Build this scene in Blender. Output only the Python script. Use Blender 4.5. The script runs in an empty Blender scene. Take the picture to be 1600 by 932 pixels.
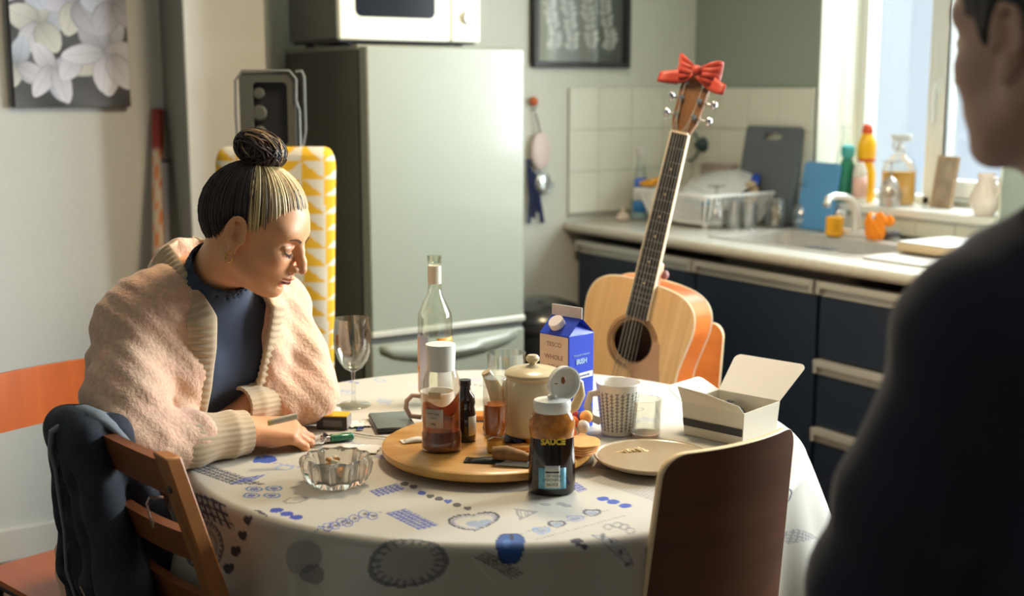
import bpy, bmesh, math, random
import numpy as np
from mathutils import Vector, Matrix
random.seed(7); rng = np.random.default_rng(7)
PI = math.pi; R = math.radians
SC = bpy.context.scene; COL = SC.collection

# ---------------------------------------------------------------- camera
# The room's axes: x along the back wall (the right wall is x = 0), y along the right wall (the back wall is y = 0), z up.
# "Plan" coordinates (X right, Y ahead, as seen from the spot where the photographer stood) are turned into room coordinates by room().
YAW = -33.0; CY, SY = math.cos(R(33)), math.sin(R(33))
EYE = 1.39
def room(X, Y, Z=0.0):
    return Vector((CY*(X-.72)+SY*(Y-5.0), -SY*(X-.72)+CY*(Y-5.0), Z))
def plan(x, y):
    return (.72+CY*x-SY*y, 5.0+SY*x+CY*y)
cam_d = bpy.data.cameras.new('camera'); cam = bpy.data.objects.new('camera', cam_d); COL.objects.link(cam)
cam.location = room(0, 0, EYE)
PITCH = 9.5
cam.rotation_euler = (R(90-PITCH), R(0.0), R(YAW))
cam_d.sensor_width = 36; cam_d.lens = 1950/1600*36; cam_d.clip_start = .05
cam_d.dof.use_dof = True; cam_d.dof.focus_distance = 2.15; cam_d.dof.aperture_fstop = 2.8
SC.camera = cam
SC.view_settings.view_transform = 'Standard'; SC.view_settings.look = 'None'
SC.view_settings.gamma = 1; SC.view_settings.use_curve_mapping = False
SC.view_settings.exposure = 0.36
# measured sight lines: a point of the photograph at height z, or at distance Y, in plan coordinates
_F, _CP, _SP = 1950.0, math.cos(R(PITCH)), math.sin(R(PITCH))
def _ray(px, py):
    v = 466-py
    return (px-800, _F*_CP+v*_SP, v*_CP-_F*_SP)
def on(px, py, z):
    a, b, c = _ray(px, py); k = (z-EYE)/c
    return (a*k, b*k, z)
def far(px, py, Y):
    a, b, c = _ray(px, py); k = Y/b
    return (a*k, Y, EYE+c*k)
def onr(px, py, z):
    p = on(px, py, z); w = room(*p); return (w.x, w.y, z)
def on_wall_back(px, py, y=0.0):      # room point on the plane y = const
    a, b, c = _ray(px, py); d = room(a, b)-room(0, 0); o = room(0, 0); k = (y-o.y)/d.y
    return (o.x+d.x*k, y, EYE+c*k)
def on_wall_right(px, py, x=0.0):
    a, b, c = _ray(px, py); d = room(a, b)-room(0, 0); o = room(0, 0); k = (x-o.x)/d.x
    return (x, o.y+d.y*k, EYE+c*k)

# ---------------------------------------------------------------- light
w = bpy.data.worlds.new('sky'); SC.world = w; w.use_nodes = True
bg = w.node_tree.nodes['Background']; bg.inputs[0].default_value = (.74, .86, .95, 1); bg.inputs[1].default_value = .85
def area(name, loc, rot, sx, sy, power, col):
    l = bpy.data.lights.new(name, 'AREA'); l.shape = 'RECTANGLE'; l.size = sx; l.size_y = sy; l.energy = power; l.color = col
    o = bpy.data.objects.new(name, l); COL.objects.link(o); o.location = loc; o.rotation_euler = rot; return o
# area lamp added at an assumed second window of the same wall, out of view
area('daylight_assumed_window', (.18, -2.35, 1.60), (0, R(90), 0), 1.05, 1.1, 120, (.90, .96, 1.0))
# area lamp added for daylight outside the window in the picture, high up
area('daylight_above_yard', (.95, -1.05, 2.75), (0, R(52), 0), 1.2, 1.5, 215, (.90, .96, 1.0))

# ---------------------------------------------------------------- materials
_M = {}
def mat(name, col=(.8, .8, .8), rough=.5, metal=0.0, bump=0.0, scale=40.0, var=0.0, spec=None, sub=0.0, coat=0.0,
        trans=0.0, ior=1.45, emit=None, attr=None, stretch=None, kind='noise', sheen=0.0, bdist=.002, alpha=1.0):
    if name in _M: return _M[name]
    m = bpy.data.materials.new(name); m.use_nodes = True; _M[name] = m
    nt = m.node_tree; N = nt.nodes; L = nt.links; p = N['Principled BSDF']
    c = (*col, 1) if len(col) == 3 else col
    p.inputs['Base Color'].default_value = c; p.inputs['Roughness'].default_value = rough; p.inputs['Metallic'].default_value = metal
    if spec is not None: p.inputs['Specular IOR Level'].default_value = spec
    if sub: p.inputs['Subsurface Weight'].default_value = sub; p.inputs['Subsurface Radius'].default_value = (.012, .005, .003); p.inputs['Subsurface Scale'].default_value = 1.0
    if coat: p.inputs['Coat Weight'].default_value = coat; p.inputs['Coat Roughness'].default_value = .08
    if trans: p.inputs['Transmission Weight'].default_value = trans; p.inputs['IOR'].default_value = ior
    if sheen: p.inputs['Sheen Weight'].default_value = sheen; p.inputs['Sheen Roughness'].default_value = .4
    if emit: p.inputs['Emission Color'].default_value = (*emit[:3], 1); p.inputs['Emission Strength'].default_value = emit[3]
    if alpha < 1: p.inputs['Alpha'].default_value = alpha
    src = None
    if attr:
        a = N.new('ShaderNodeAttribute'); a.attribute_name = attr; L.new(a.outputs['Color'], p.inputs['Base Color']); src = a.outputs['Color']
    if bump or var:
        tc = N.new('ShaderNodeTexCoord'); mp = N.new('ShaderNodeMapping'); L.new(tc.outputs['Object'], mp.inputs[0])
        if stretch: mp.inputs['Scale'].default_value = stretch
        if kind == 'voronoi':
            t = N.new('ShaderNodeTexVoronoi'); t.inputs['Scale'].default_value = scale; fac = t.outputs['Distance']
        elif kind == 'wave':
            t = N.new('ShaderNodeTexWave'); t.inputs['Scale'].default_value = scale; t.inputs['Distortion'].default_value = 4; t.inputs['Detail'].default_value = 3; fac = t.outputs['Fac']
        else:
            t = N.new('ShaderNodeTexNoise'); t.inputs['Scale'].default_value = scale; t.inputs['Detail'].default_value = 4; fac = t.outputs['Fac']
        L.new(mp.outputs[0], t.inputs['Vector'])
        if bump:
            b = N.new('ShaderNodeBump'); b.inputs['Strength'].default_value = bump; b.inputs['Distance'].default_value = bdist
            L.new(fac, b.inputs['Height']); L.new(b.outputs[0], p.inputs['Normal'])
        if var:
            mx = N.new('ShaderNodeMix'); mx.data_type = 'RGBA'; mx.blend_type = 'MULTIPLY'; mx.inputs[0].default_value = 1
            rmp = N.new('ShaderNodeValToRGB'); L.new(fac, rmp.inputs[0])
            rmp.color_ramp.elements[0].position = .3; rmp.color_ramp.elements[1].position = .7
            rmp.color_ramp.elements[0].color = (1-var, 1-var, 1-var, 1); rmp.color_ramp.elements[1].color = (1+var*.4,)*3+(1,)
            if src: L.new(src, mx.inputs[6])
            else: mx.inputs[6].default_value = c
            L.new(rmp.outputs[0], mx.inputs[7]); L.new(mx.outputs[2], p.inputs['Base Color'])
    return m
def wood(name, c1, c2, scale=6, axis=(1, 8, 8), rough=.45, coat=0.0, bump=.08):
    if name in _M: return _M[name]
    m = bpy.data.materials.new(name); m.use_nodes = True; _M[name] = m
    nt = m.node_tree; N = nt.nodes; L = nt.links; p = N['Principled BSDF']; p.inputs['Roughness'].default_value = rough
    if coat: p.inputs['Coat Weight'].default_value = coat; p.inputs['Coat Roughness'].default_value = .1
    tc = N.new('ShaderNodeTexCoord'); mp = N.new('ShaderNodeMapping'); mp.inputs['Scale'].default_value = axis; L.new(tc.outputs['Object'], mp.inputs[0])
    t = N.new('ShaderNodeTexNoise'); t.inputs['Scale'].default_value = scale; t.inputs['Detail'].default_value = 7; t.inputs['Distortion'].default_value = .6; L.new(mp.outputs[0], t.inputs['Vector'])
    r = N.new('ShaderNodeValToRGB'); r.color_ramp.elements[0].position = .32; r.color_ramp.elements[1].position = .68
    r.color_ramp.elements[0].color = (*c1, 1); r.color_ramp.elements[1].color = (*c2, 1)
    L.new(t.outputs['Fac'], r.inputs[0]); L.new(r.outputs[0], p.inputs['Base Color'])
    b = N.new('ShaderNodeBump'); b.inputs['Strength'].default_value = bump; b.inputs['Distance'].default_value = .001
    L.new(t.outputs['Fac'], b.inputs['Height']); L.new(b.outputs[0], p.inputs['Normal'])
    return m
def glass(name, tint=(1, 1, 1), refl=1.0, edge=.35, rough=.02, base=.02):
    """Thin glass: what lies behind shows through, reflection and edge tint rise where the surface turns away."""
    if name in _M: return _M[name]
    m = bpy.data.materials.new(name); m.use_nodes = True; _M[name] = m
    nt = m.node_tree; N = nt.nodes; L = nt.links; N.remove(N['Principled BSDF']); out = N['Material Output']
    tr = N.new('ShaderNodeBsdfTransparent'); gl = N.new('ShaderNodeBsdfGlossy'); gl.inputs['Roughness'].default_value = rough
    lw = N.new('ShaderNodeLayerWeight'); lw.inputs['Blend'].default_value = .35
    rp = N.new('ShaderNodeValToRGB'); rp.color_ramp.elements[0].position = .55; rp.color_ramp.elements[1].position = 1.0
    rp.color_ramp.elements[0].color = (*tint, 1); rp.color_ramp.elements[1].color = tuple(t*edge for t in tint)+(1,)
    L.new(lw.outputs['Facing'], rp.inputs[0]); L.new(rp.outputs[0], tr.inputs[0])
    fr = N.new('ShaderNodeFresnel'); fr.inputs['IOR'].default_value = 1.5
    mu = N.new('ShaderNodeMath'); mu.operation = 'MULTIPLY'; mu.inputs[1].default_value = refl; mu.use_clamp = True; L.new(fr.outputs[0], mu.inputs[0])
    mi = N.new('ShaderNodeMath'); mi.operation = 'MINIMUM'; mi.inputs[1].default_value = .38; L.new(mu.outputs[0], mi.inputs[0])
    ad = N.new('ShaderNodeMath'); ad.operation = 'ADD'; ad.inputs[1].default_value = base; ad.use_clamp = True; L.new(mi.outputs[0], ad.inputs[0])
    mx = N.new('ShaderNodeMixShader'); L.new(ad.outputs[0], mx.inputs[0]); L.new(tr.outputs[0], mx.inputs[1]); L.new(gl.outputs[0], mx.inputs[2])
    L.new(mx.outputs[0], out.inputs[0])
    return m

# ---------------------------------------------------------------- mesh helpers
class MB:
    def __init__(s): s.v = []; s.f = []; s.c = []; s.col = None
    def _add(s, vs, fs):
        o = len(s.v); s.v += [tuple(v) for v in vs]; s.f += [tuple(i+o for i in f) for f in fs]
        s.c += [s.col]*len(vs); return s
    def color(s, c): s.col = c; return s
    def box(s, c, d, rz=0.0, M=None, taper=1.0):
        x, y, z = d[0]/2, d[1]/2, d[2]/2; t = taper
        vs = [(-x, -y, -z), (x, -y, -z), (x, y, -z), (-x, y, -z), (-x*t, -y*t, z), (x*t, -y*t, z), (x*t, y*t, z), (-x*t, y*t, z)]
        if M is None: M = Matrix.Rotation(rz, 3, 'Z')
        vs = [M @ Vector(v)+Vector(c) for v in vs]
        return s._add(vs, [(0, 3, 2, 1), (4, 5, 6, 7), (0, 1, 5, 4), (1, 2, 6, 5), (2, 3, 7, 6), (3, 0, 4, 7)])
    def span(s, a, b):
        return s.box([(a[i]+b[i])/2 for i in range(3)], [abs(a[i]-b[i]) for i in range(3)])
    def tube(s, pts, r, n=12, closed=False, caps=True, flat=1.0, up=None):
        P = [Vector(p) for p in pts]; m = len(P); rs = r if hasattr(r, '__len__') else [r]*m
        vs = []; prev = None
        for i in range(m):
            if closed: t = P[(i+1) % m]-P[i-1]
            else: t = P[min(i+1, m-1)]-P[max(i-1, 0)]
            t.normalize()
            if prev is None:
                a = Vector(up) if up else (Vector((0, 0, 1)) if abs(t.z) < .9 else Vector((1, 0, 0)))
                u = (a-t*a.dot(t)).normalized()
            else: u = (prev-t*prev.dot(t)).normalized()
            prev = u; w_ = t.cross(u)
            for k in range(n):
                a = 2*PI*k/n; vs.append(P[i]+u*(math.cos(a)*rs[i]*flat)+w_*(math.sin(a)*rs[i]))
        fs = []
        for i in range(m if closed else m-1):
            j = (i+1) % m
            for k in range(n):
                l_ = (k+1) % n; fs.append((i*n+k, i*n+l_, j*n+l_, j*n+k))
        if caps and not closed:
            fs.append(tuple(range(n-1, -1, -1))); fs.append(tuple((m-1)*n+k for k in range(n)))
        return s._add(vs, fs)
    def lathe(s, prof, c=(0, 0, 0), n=32, M=None, sx=1.0, sy=1.0, wob=None):
        vs = []; c = Vector(c)
        for r, z in prof:
            for k in range(n):
                a = 2*PI*k/n; q = wob(a, r, z) if wob else 1.0
                v = Vector((r*q*math.cos(a)*sx, r*q*math.sin(a)*sy, z)); vs.append((M @ v if M else v)+c)
        fs = []
        for i in range(len(prof)-1):
            for k in range(n):
                l_ = (k+1) % n; fs.append((i*n+k, i*n+l_, (i+1)*n+l_, (i+1)*n+k))
        if prof[0][0] > 0: fs.append(tuple(range(n-1, -1, -1)))
        if prof[-1][0] > 0: fs.append(tuple((len(prof)-1)*n+k for k in range(n)))
        return s._add(vs, fs)
    def ball(s, c, r, n=16, m=10, M=None):
        r = r if hasattr(r, '__len__') else (r, r, r); vs = []; fs = []; c = Vector(c)
        for i in range(m+1):
            ph = PI*i/m
            for k in range(n):
                a = 2*PI*k/n; v = Vector((r[0]*math.sin(ph)*math.cos(a), r[1]*math.sin(ph)*math.sin(a), -r[2]*math.cos(ph)))
                vs.append((M @ v if M else v)+c)
        for i in range(m):
            for k in range(n):
                l_ = (k+1) % n; fs.append((i*n+k, i*n+l_, (i+1)*n+l_, (i+1)*n+k))
        return s._add(vs, fs)
    def prism(s, poly, h, M=None, c=(0, 0, 0)):
        """poly in x,y extruded from z=0 to h, then moved by M and c"""
        n = len(poly); vs = [Vector((x, y, 0)) for x, y in poly]+[Vector((x, y, h)) for x, y in poly]
        if M is not None: vs = [M @ v for v in vs]
        c = Vector(c); vs = [v+c for v in vs]
        fs = [tuple(range(n-1, -1, -1)), tuple(range(n, 2*n))]+[(i, (i+1) % n, (i+1) % n+n, i+n) for i in range(n)]
        return s._add(vs, fs)
    def sheet(s, rows, thick=None, closed=False):
        """rows of points -> surface"""
        nr, nc = len(rows), len(rows[0]); vs = [p for r in rows for p in r]; fs = []
        for i in range(nr-1):
            for k in range(nc if closed else nc-1):
                l_ = (k+1) % nc; fs.append((i*nc+k, i*nc+l_, (i+1)*nc+l_, (i+1)*nc+k))
        return s._add(vs, fs)
    def build(s, name, m, parent=None, bevel=0, subsurf=0, solid=0, smooth=40, loc=(0, 0, 0), off=None, label=None):
        me = bpy.data.meshes.new(name); me.from_pydata([tuple(v) for v in s.v], [], s.f)
        if any(c is not None for c in s.c):
            a = me.color_attributes.new('col', 'FLOAT_COLOR', 'POINT')
            arr = np.array([(*(c or (1, 1, 1)), 1.0) for c in s.c], dtype=np.float32); a.data.foreach_set('color', arr.ravel())
        return finish(me, name, m, parent, bevel, subsurf, solid, smooth, loc, label)
def finish(me, name, m, parent=None, bevel=0, subsurf=0, solid=0, smooth=40, loc=(0, 0, 0), label=None):
    if name.startswith('_'): name = name[1:]
    bm = bmesh.new(); bm.from_mesh(me); bmesh.ops.remove_doubles(bm, verts=bm.verts, dist=1e-6) if len(bm.verts) < 60000 else None
    bmesh.ops.recalc_face_normals(bm, faces=bm.faces); bm.to_mesh(me); bm.free()
    if smooth:
        me.polygons.foreach_set('use_smooth', [True]*len(me.polygons))
        if smooth < 180: me.set_sharp_from_angle(angle=R(smooth))
    me.materials.append(m); o = bpy.data.objects.new(name, me); COL.objects.link(o); o.location = loc
    if parent: o.parent = parent
    if bevel:
        b = o.modifiers.new('bevel', 'BEVEL'); b.width = bevel; b.segments = 2; b.limit_method = 'ANGLE'; b.angle_limit = R(40); b.harden_normals = False
    if subsurf:
        b = o.modifiers.new('sub', 'SUBSURF'); b.levels = subsurf; b.render_levels = subsurf
    if solid:
        b = o.modifiers.new('solid', 'SOLIDIFY'); b.thickness = solid; b.offset = 0
    if label: o['label'] = label
    return o
def mesh_np(name, V, F, m, parent=None, colors=None, smooth=180, label=None, solid=0):
    """large quad meshes straight from numpy"""
    me = bpy.data.meshes.new(name); F = np.asarray(F, np.int32); V = np.asarray(V, np.float32)
    me.vertices.add(len(V)); me.vertices.foreach_set('co', V.ravel())
    me.loops.add(F.size); me.loops.foreach_set('vertex_index', F.ravel())
    me.polygons.add(len(F)); me.polygons.foreach_set('loop_start', np.arange(0, F.size, F.shape[1], dtype=np.int32))
    me.polygons.foreach_set('use_smooth', np.ones(len(F), bool))
    me.update(calc_edges=True); me.validate()
    if colors is not None:
        a = me.color_attributes.new('col', 'FLOAT_COLOR', 'POINT')
        c4 = np.ones((len(V), 4), np.float32); c4[:, :3] = colors; a.data.foreach_set('color', c4.ravel())
    if smooth < 180: me.set_sharp_from_angle(angle=R(smooth))
    me.materials.append(m); o = bpy.data.objects.new(name, me); COL.objects.link(o)
    if parent: o.parent = parent
    if solid:
        b = o.modifiers.new('solid', 'SOLIDIFY'); b.thickness = solid; b.offset = -1
    if label: o['label'] = label
    return o
def tag(o, label=None, cat=None, group=None, kind=None):
    if label: o['label'] = label
    if cat: o['category'] = cat
    if group: o['group'] = group
    if kind: o['kind'] = kind
    return o
def thing(name, label, cat, p, rz=0.0, group=None, world=False):
    """Empty at the base of a thing. p in plan coordinates, or room coordinates with world=True."""
    o = bpy.data.objects.new(name, None); o.empty_display_size = .05; COL.objects.link(o)
    if world: o.location = p; o.rotation_euler = (0, 0, R(rz))
    else: o.location = room(*p); o.rotation_euler = (0, 0, R(YAW+rz))
    return tag(o, label, cat, group)
def struct(o): o['kind'] = 'structure'; return o
def copy_tree(o, parent=None):
    c = o.copy(); COL.objects.link(c)
    if parent: c.parent = parent
    for ch in list(o.children): copy_tree(ch, c)
    return c
def text(name, body, size, m, parent, M, depth=.0004, align='CENTER', label=None, bold=0.0, sx=1.0):
    """lettering as a thin raised mesh; M places the text plane"""
    cu = bpy.data.curves.new(name, 'FONT'); cu.body = body; cu.size = size; cu.extrude = depth/2; cu.align_x = align; cu.align_y = 'CENTER'; cu.offset = bold; cu.resolution_u = 3
    t = bpy.data.objects.new('tmp', cu); COL.objects.link(t)
    dg = bpy.context.evaluated_depsgraph_get(); me = bpy.data.meshes.new_from_object(t.evaluated_get(dg))
    bpy.data.objects.remove(t); me.transform(Matrix.Diagonal((sx, 1, 1, 1))); me.transform(M); me.materials.clear(); me.materials.append(m)
    o = bpy.data.objects.new(name, me); COL.objects.link(o); o.parent = parent
    if label: o['label'] = label
    return o
def frame_M(origin, xdir, ydir):
    x = Vector(xdir).normalized(); y = Vector(ydir); y = (y-x*y.dot(x)).normalized(); z = x.cross(y)
    M = Matrix((x, y, z)).transposed().to_4x4(); M.translation = Vector(origin); return M

# ---------------------------------------------------------------- signed-distance modelling (for bodies, hair and cloth)
class SDF:
    def __init__(s, lo, hi, h):
        s.lo = np.array(lo, float); s.h = h; s.n = np.ceil((np.array(hi)-s.lo)/h).astype(int)+1
        s.ax = [s.lo[i]+np.arange(s.n[i])*h for i in range(3)]
        s.F = np.full(tuple(s.n), .05, np.float32)
    def _blk(s, lo, hi, k):
        sl = []
        for i in range(3):
            a = int(max(0, math.floor((lo[i]-k-s.lo[i])/s.h))); b = int(min(s.n[i], math.ceil((hi[i]+k-s.lo[i])/s.h)+1))
            if b <= a: return None, None
            sl.append(slice(a, b))
        X = s.ax[0][sl[0]][:, None, None].astype(np.float32); Y = s.ax[1][sl[1]][None, :, None].astype(np.float32); Z = s.ax[2][sl[2]][None, None, :].astype(np.float32)
        return tuple(sl), (X, Y, Z)
    def _mix(s, sl, d, k, op):
        A = s.F[sl]
        if op == 'add':
            if k > 0:
                hh = np.clip(.5+.5*(A-d)/k, 0, 1); s.F[sl] = A*(1-hh)+d*hh-k*hh*(1-hh)
            else: s.F[sl] = np.minimum(A, d)
        else:
            if k > 0:
                hh = np.clip(.5-.5*(A+d)/k, 0, 1); s.F[sl] = A*(1-hh)-d*hh+k*hh*(1-hh)
            else: s.F[sl] = np.maximum(A, -d)
    def ell(s, c, r, k=.01, M=None, op='add'):
        c = np.array(c, float); r = np.array(r, float); e = (max(r),)*3 if M is not None else r
        mg = k+.05 if op == 'add' else k+.02
        sl, P = s._blk(c-e, c+e, mg)
        if sl is None: return s
        X, Y, Z = P[0]-c[0], P[1]-c[1], P[2]-c[2]
        if M is not None:
            m = np.array(M); X, Y, Z = (m[0, 0]*X+m[1, 0]*Y+m[2, 0]*Z), (m[0, 1]*X+m[1, 1]*Y+m[2, 1]*Z), (m[0, 2]*X+m[1, 2]*Y+m[2, 2]*Z)
        k0 = np.sqrt((X/r[0])**2+(Y/r[1])**2+(Z/r[2])**2)+1e-6
        k1 = np.sqrt((X/r[0]**2)**2+(Y/r[1]**2)**2+(Z/r[2]**2)**2)+1e-6
        s._mix(sl, (k0*(k0-1)/k1).astype(np.float32), k, op); return s
    def cap(s, a, b, r1, r2, k=.01, op='add', flat=None):
        a = np.array(a, float); b = np.array(b, float); rm = max(r1, r2)
        sl, P = s._blk(np.minimum(a, b)-rm, np.maximum(a, b)+rm, k+.05 if op == 'add' else k+.02)
        if sl is None: return s
        ab = b-a; L2 = float(ab@ab)+1e-12
        X, Y, Z = P[0]-a[0], P[1]-a[1], P[2]-a[2]
        t = np.clip((X*ab[0]+Y*ab[1]+Z*ab[2])/L2, 0, 1)
        d = np.sqrt((X-ab[0]*t)**2+(Y-ab[1]*t)**2+(Z-ab[2]*t)**2)-(r1+(r2-r1)*t)
        s._mix(sl, d.astype(np.float32), k, op); return s
    def chain(s, pts, rs, k=.01, op='add'):
        for i in range(len(pts)-1): s.cap(pts[i], pts[i+1], rs[i], rs[i+1], k, op)
        return s
    def plane(s, p, n, k=0.0):
        """cut away everything on the side n points to"""
        p = np.array(p, float); n = np.array(n, float); n /= np.linalg.norm(n)
        X, Y, Z = s.ax[0][:, None, None], s.ax[1][None, :, None], s.ax[2][None, None, :]
        d = ((X-p[0])*n[0]+(Y-p[1])*n[1]+(Z-p[2])*n[2]).astype(np.float32)
        if k > 0:
            hh = np.clip(.5-.5*(d-s.F)/k, 0, 1); s.F = d*(1-hh)+s.F*hh+k*hh*(1-hh)
        else: s.F = np.maximum(s.F, d)
        return s
    def warp(s, fn):
        X, Y, Z = s.ax[0][:, None, None], s.ax[1][None, :, None], s.ax[2][None, None, :]
        s.F = s.F+fn(X, Y, Z).astype(np.float32); return s
    def smooth(s, n=1):
        for _ in range(n):
            for ax in range(3):
                F = s.F; s.F = (np.roll(F, 1, ax)+2*F+np.roll(F, -1, ax))/4
        return s
    def mesh(s):
        """surface nets"""
        F = s.F; F[0] = F[-1] = .05; F[:, 0] = F[:, -1] = .05; F[:, :, 0] = F[:, :, -1] = .05
        I = F < 0; nx, ny, nz = F.shape
        cnt = np.zeros((nx-1, ny-1, nz-1), np.int8)
        for dx in (0, 1):
            for dy in (0, 1):
                for dz in (0, 1): cnt += I[dx:nx-1+dx, dy:ny-1+dy, dz:nz-1+dz]
        act = (cnt > 0) & (cnt < 8); ci, cj, ck = np.nonzero(act); n = len(ci)
        idx = np.full(act.shape, -1, np.int32); idx[ci, cj, ck] = np.arange(n)
        S = np.zeros((n, 3)); C = np.zeros(n)
        for ax in range(3):
            o1, o2 = [(1, 2), (0, 2), (0, 1)][ax]
            for u in (0, 1):
                for v in (0, 1):
                    d = [0, 0, 0]; d[o1] = u; d[o2] = v; e = list(d); e[ax] = 1
                    fa = F[ci+d[0], cj+d[1], ck+d[2]]; fb = F[ci+e[0], cj+e[1], ck+e[2]]
                    cr = (fa < 0) != (fb < 0); t = np.where(cr, fa/(fa-fb+1e-12), 0)
                    p = np.array(d, float)[None, :].repeat(n, 0); p[:, ax] = t
                    S += p*cr[:, None]; C += cr
        V = (np.stack([ci, cj, ck], 1)+S/C[:, None])*s.h+s.lo
        quads = []
        for ax in range(3):
            o1, o2 = [(1, 2), (2, 0), (0, 1)][ax]
            A = [slice(1, -1)]*3; A[ax] = slice(0, -1); B = list(A); B[ax] = slice(1, None)
            sa = I[tuple(A)]; sb = I[tuple(B)]
            for flip, msk in ((False, sa & ~sb), (True, ~sa & sb)):
                g = np.stack(np.nonzero(msk), 1)
                if not len(g): continue
                base = g.copy()
                for q in range(3):
                    if q != ax: base[:, q] += 1
                def cell(d1, d2):
                    c = base.copy(); c[:, o1] -= d1; c[:, o2] -= d2; return idx[c[:, 0], c[:, 1], c[:, 2]]
                q4 = np.stack([cell(1, 1), cell(0, 1), cell(0, 0), cell(1, 0)], 1)
                if flip: q4 = q4[:, ::-1]
                quads.append(q4)
        Q = np.concatenate(quads); Q = Q[(Q >= 0).all(1)]
        return V, Q
def relax(V, Q, n=3):
    """a few rounds of smoothing over the mesh edges"""
    V = V.copy(); a = np.concatenate([Q[:, 0], Q[:, 1], Q[:, 2], Q[:, 3]]); b = np.concatenate([Q[:, 1], Q[:, 2], Q[:, 3], Q[:, 0]])
    for _ in range(n):
        acc = np.zeros_like(V); c = np.zeros(len(V))
        for i in range(3): acc[:, i] = np.bincount(a, V[b, i], len(V))+np.bincount(b, V[a, i], len(V))
        c = np.bincount(a, minlength=len(V))+np.bincount(b, minlength=len(V)); V = V*.4+.6*acc/np.maximum(c, 1)[:, None]
    return V
def join_np(parts):
    V = []; Q = []; C = []; o = 0
    for p in parts:
        V.append(p[0]); Q.append(p[1]+o); o += len(p[0])
        if len(p) > 2: C.append(p[2])
    return np.concatenate(V), np.concatenate(Q), (np.concatenate(C) if C else None)
def noise3(P, s, seed=0):
    """cheap smooth noise from summed sines, P (n,3)"""
    r = np.random.default_rng(seed); out = np.zeros(len(P))
    for i in range(7):
        d = r.normal(size=3); d /= np.linalg.norm(d); out += np.sin(P@d*s*(.7+.25*i)+r.uniform(0, 6.28))
    return out/7
# ================================================================ THE ROOM
WALL = mat('painted_wall_paint', (.60, .62, .53), .75, bump=.05, scale=90, bdist=.001, var=.03)
WALL_R = mat('unlit_window_wall_paint', (.30, .36, .30), .75, bump=.05, scale=90, bdist=.001)  # darker than the back wall: its unlit tone is put into the colour
WALL_L = mat('pale_wall_paint', (.68, .69, .63), .75, bump=.05, scale=90, bdist=.001, var=.03)
WHITE_PAINT = mat('white_gloss_paint', (.80, .80, .70), .35)
UPVC = mat('white_window_frame', (.78, .80, .74), .3)
FLOOR = wood('brown_floor', (.10, .055, .03), (.17, .10, .055), 3, (2, 14, 1), .5)
XL, YF, HC = -4.6, -5.2, 2.42
def wall(name, a, b, m): return struct(MB().span(a, b).build(name, m, smooth=0))
wall('floor', (XL-.1, YF-.1, -.1), (.3, .1, 0), FLOOR)
wall('ceiling', (XL-.1, YF-.1, HC), (.3, .1, HC+.1), mat('ceiling_paint', (.36, .36, .33), .8))
wall('wall_back', (XL-.1, 0, 0), (.3, .12, HC), WALL)
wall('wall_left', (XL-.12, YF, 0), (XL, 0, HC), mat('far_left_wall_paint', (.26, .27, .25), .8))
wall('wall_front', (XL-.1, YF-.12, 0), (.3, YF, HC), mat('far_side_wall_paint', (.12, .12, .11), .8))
# the stretch of back wall left of the pier is paler
wall('wall_back_pale_panel', (XL, -.004, 0), (-2.12, 0, HC), WALL_L).name = 'wall_back_left'
# pier beside the fridge: front pale, left side's shade put into a grey sheet
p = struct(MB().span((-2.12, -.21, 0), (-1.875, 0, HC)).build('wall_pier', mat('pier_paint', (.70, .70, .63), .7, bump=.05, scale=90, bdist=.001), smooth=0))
struct(MB().span((-2.124, -.212, 0), (-2.119, -.001, HC)).build('trim_1', mat('pier_side_shade_paint', (.28, .28, .23), .7), smooth=0))
# right wall with the visible window opening and an assumed second one, unseen
W1 = (-.66, -1.42, 1.0, 2.15); W2 = (-1.75, -2.95, .98, 2.15)
wr = MB()
wr.span((0, 0, 0), (.27, W1[0], HC)); wr.span((0, W1[0], 0), (.27, W1[1], W1[2])); wr.span((0, W1[0], W1[3]), (.27, W1[1], HC))
wr.span((0, W1[1], 0), (.27, W2[0], HC)); wr.span((0, W2[0], 0), (.27, W2[1], W2[2])); wr.span((0, W2[0], W2[3]), (.27, W2[1], HC)); wr.span((0, W2[1], 0), (.27, YF, HC))
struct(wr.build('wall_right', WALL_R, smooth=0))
# pale plaster lining of the reveal
rv = MB().span((-.003, W1[0]-.004, W1[2]), (.265, W1[0]+.001, W1[3])).span((-.003, W1[1]-.001, W1[2]), (.265, W1[1]+.004, W1[3])).span((-.003, W1[0], W1[3]-.004), (.265, W1[1], W1[3]+.001))
struct(rv.build('trim_2', mat('reveal_paint', (.80, .80, .66), .6), smooth=0))
# window 1: fixed light and opening casement
def frame_rect(mb, y0, y1, z0, z1, x0, x1, t, tb=None):
    tb = tb or t
    mb.span((x0, y0, z0), (x1, y0-t, z1)).span((x0, y1+t, z0), (x1, y1, z1)).span((x0, y0-t, z0), (x1, y1+t, z0+tb)).span((x0, y0-t, z1-t), (x1, y1+t, z1))
PANE = glass('window_pane_glass', (.97, .985, 1.0), .6, .9)
w1 = thing('window_1', None, None, (.20, -1.0, 1.0), 0, world=True)
def win_local(mb): mb.v = [(x-.20, y+1.0, z-1.0) for x, y, z in mb.v]; return mb
fr = MB(); frame_rect(fr, W1[0], W1[1], W1[2], W1[3], .20, .262, .034, .028); fr.span((.20, -.965, 1.0), (.262, -.995, 2.15))
win_local(fr).build('window_frame', UPVC, w1, bevel=.004)
sa = MB(); frame_rect(sa, -.995, -1.386, 1.028, 2.116, .185, .245, .062, .062); cs = win_local(sa).build('casement', UPVC, w1, bevel=.006)
hd = MB().box((.178, -1.02, 1.40), (.014, .022, .05)).tube([(.17, -1.02, 1.41), (.160, -1.02, 1.39), (.158, -1.02, 1.28)], .007, 8)
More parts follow.
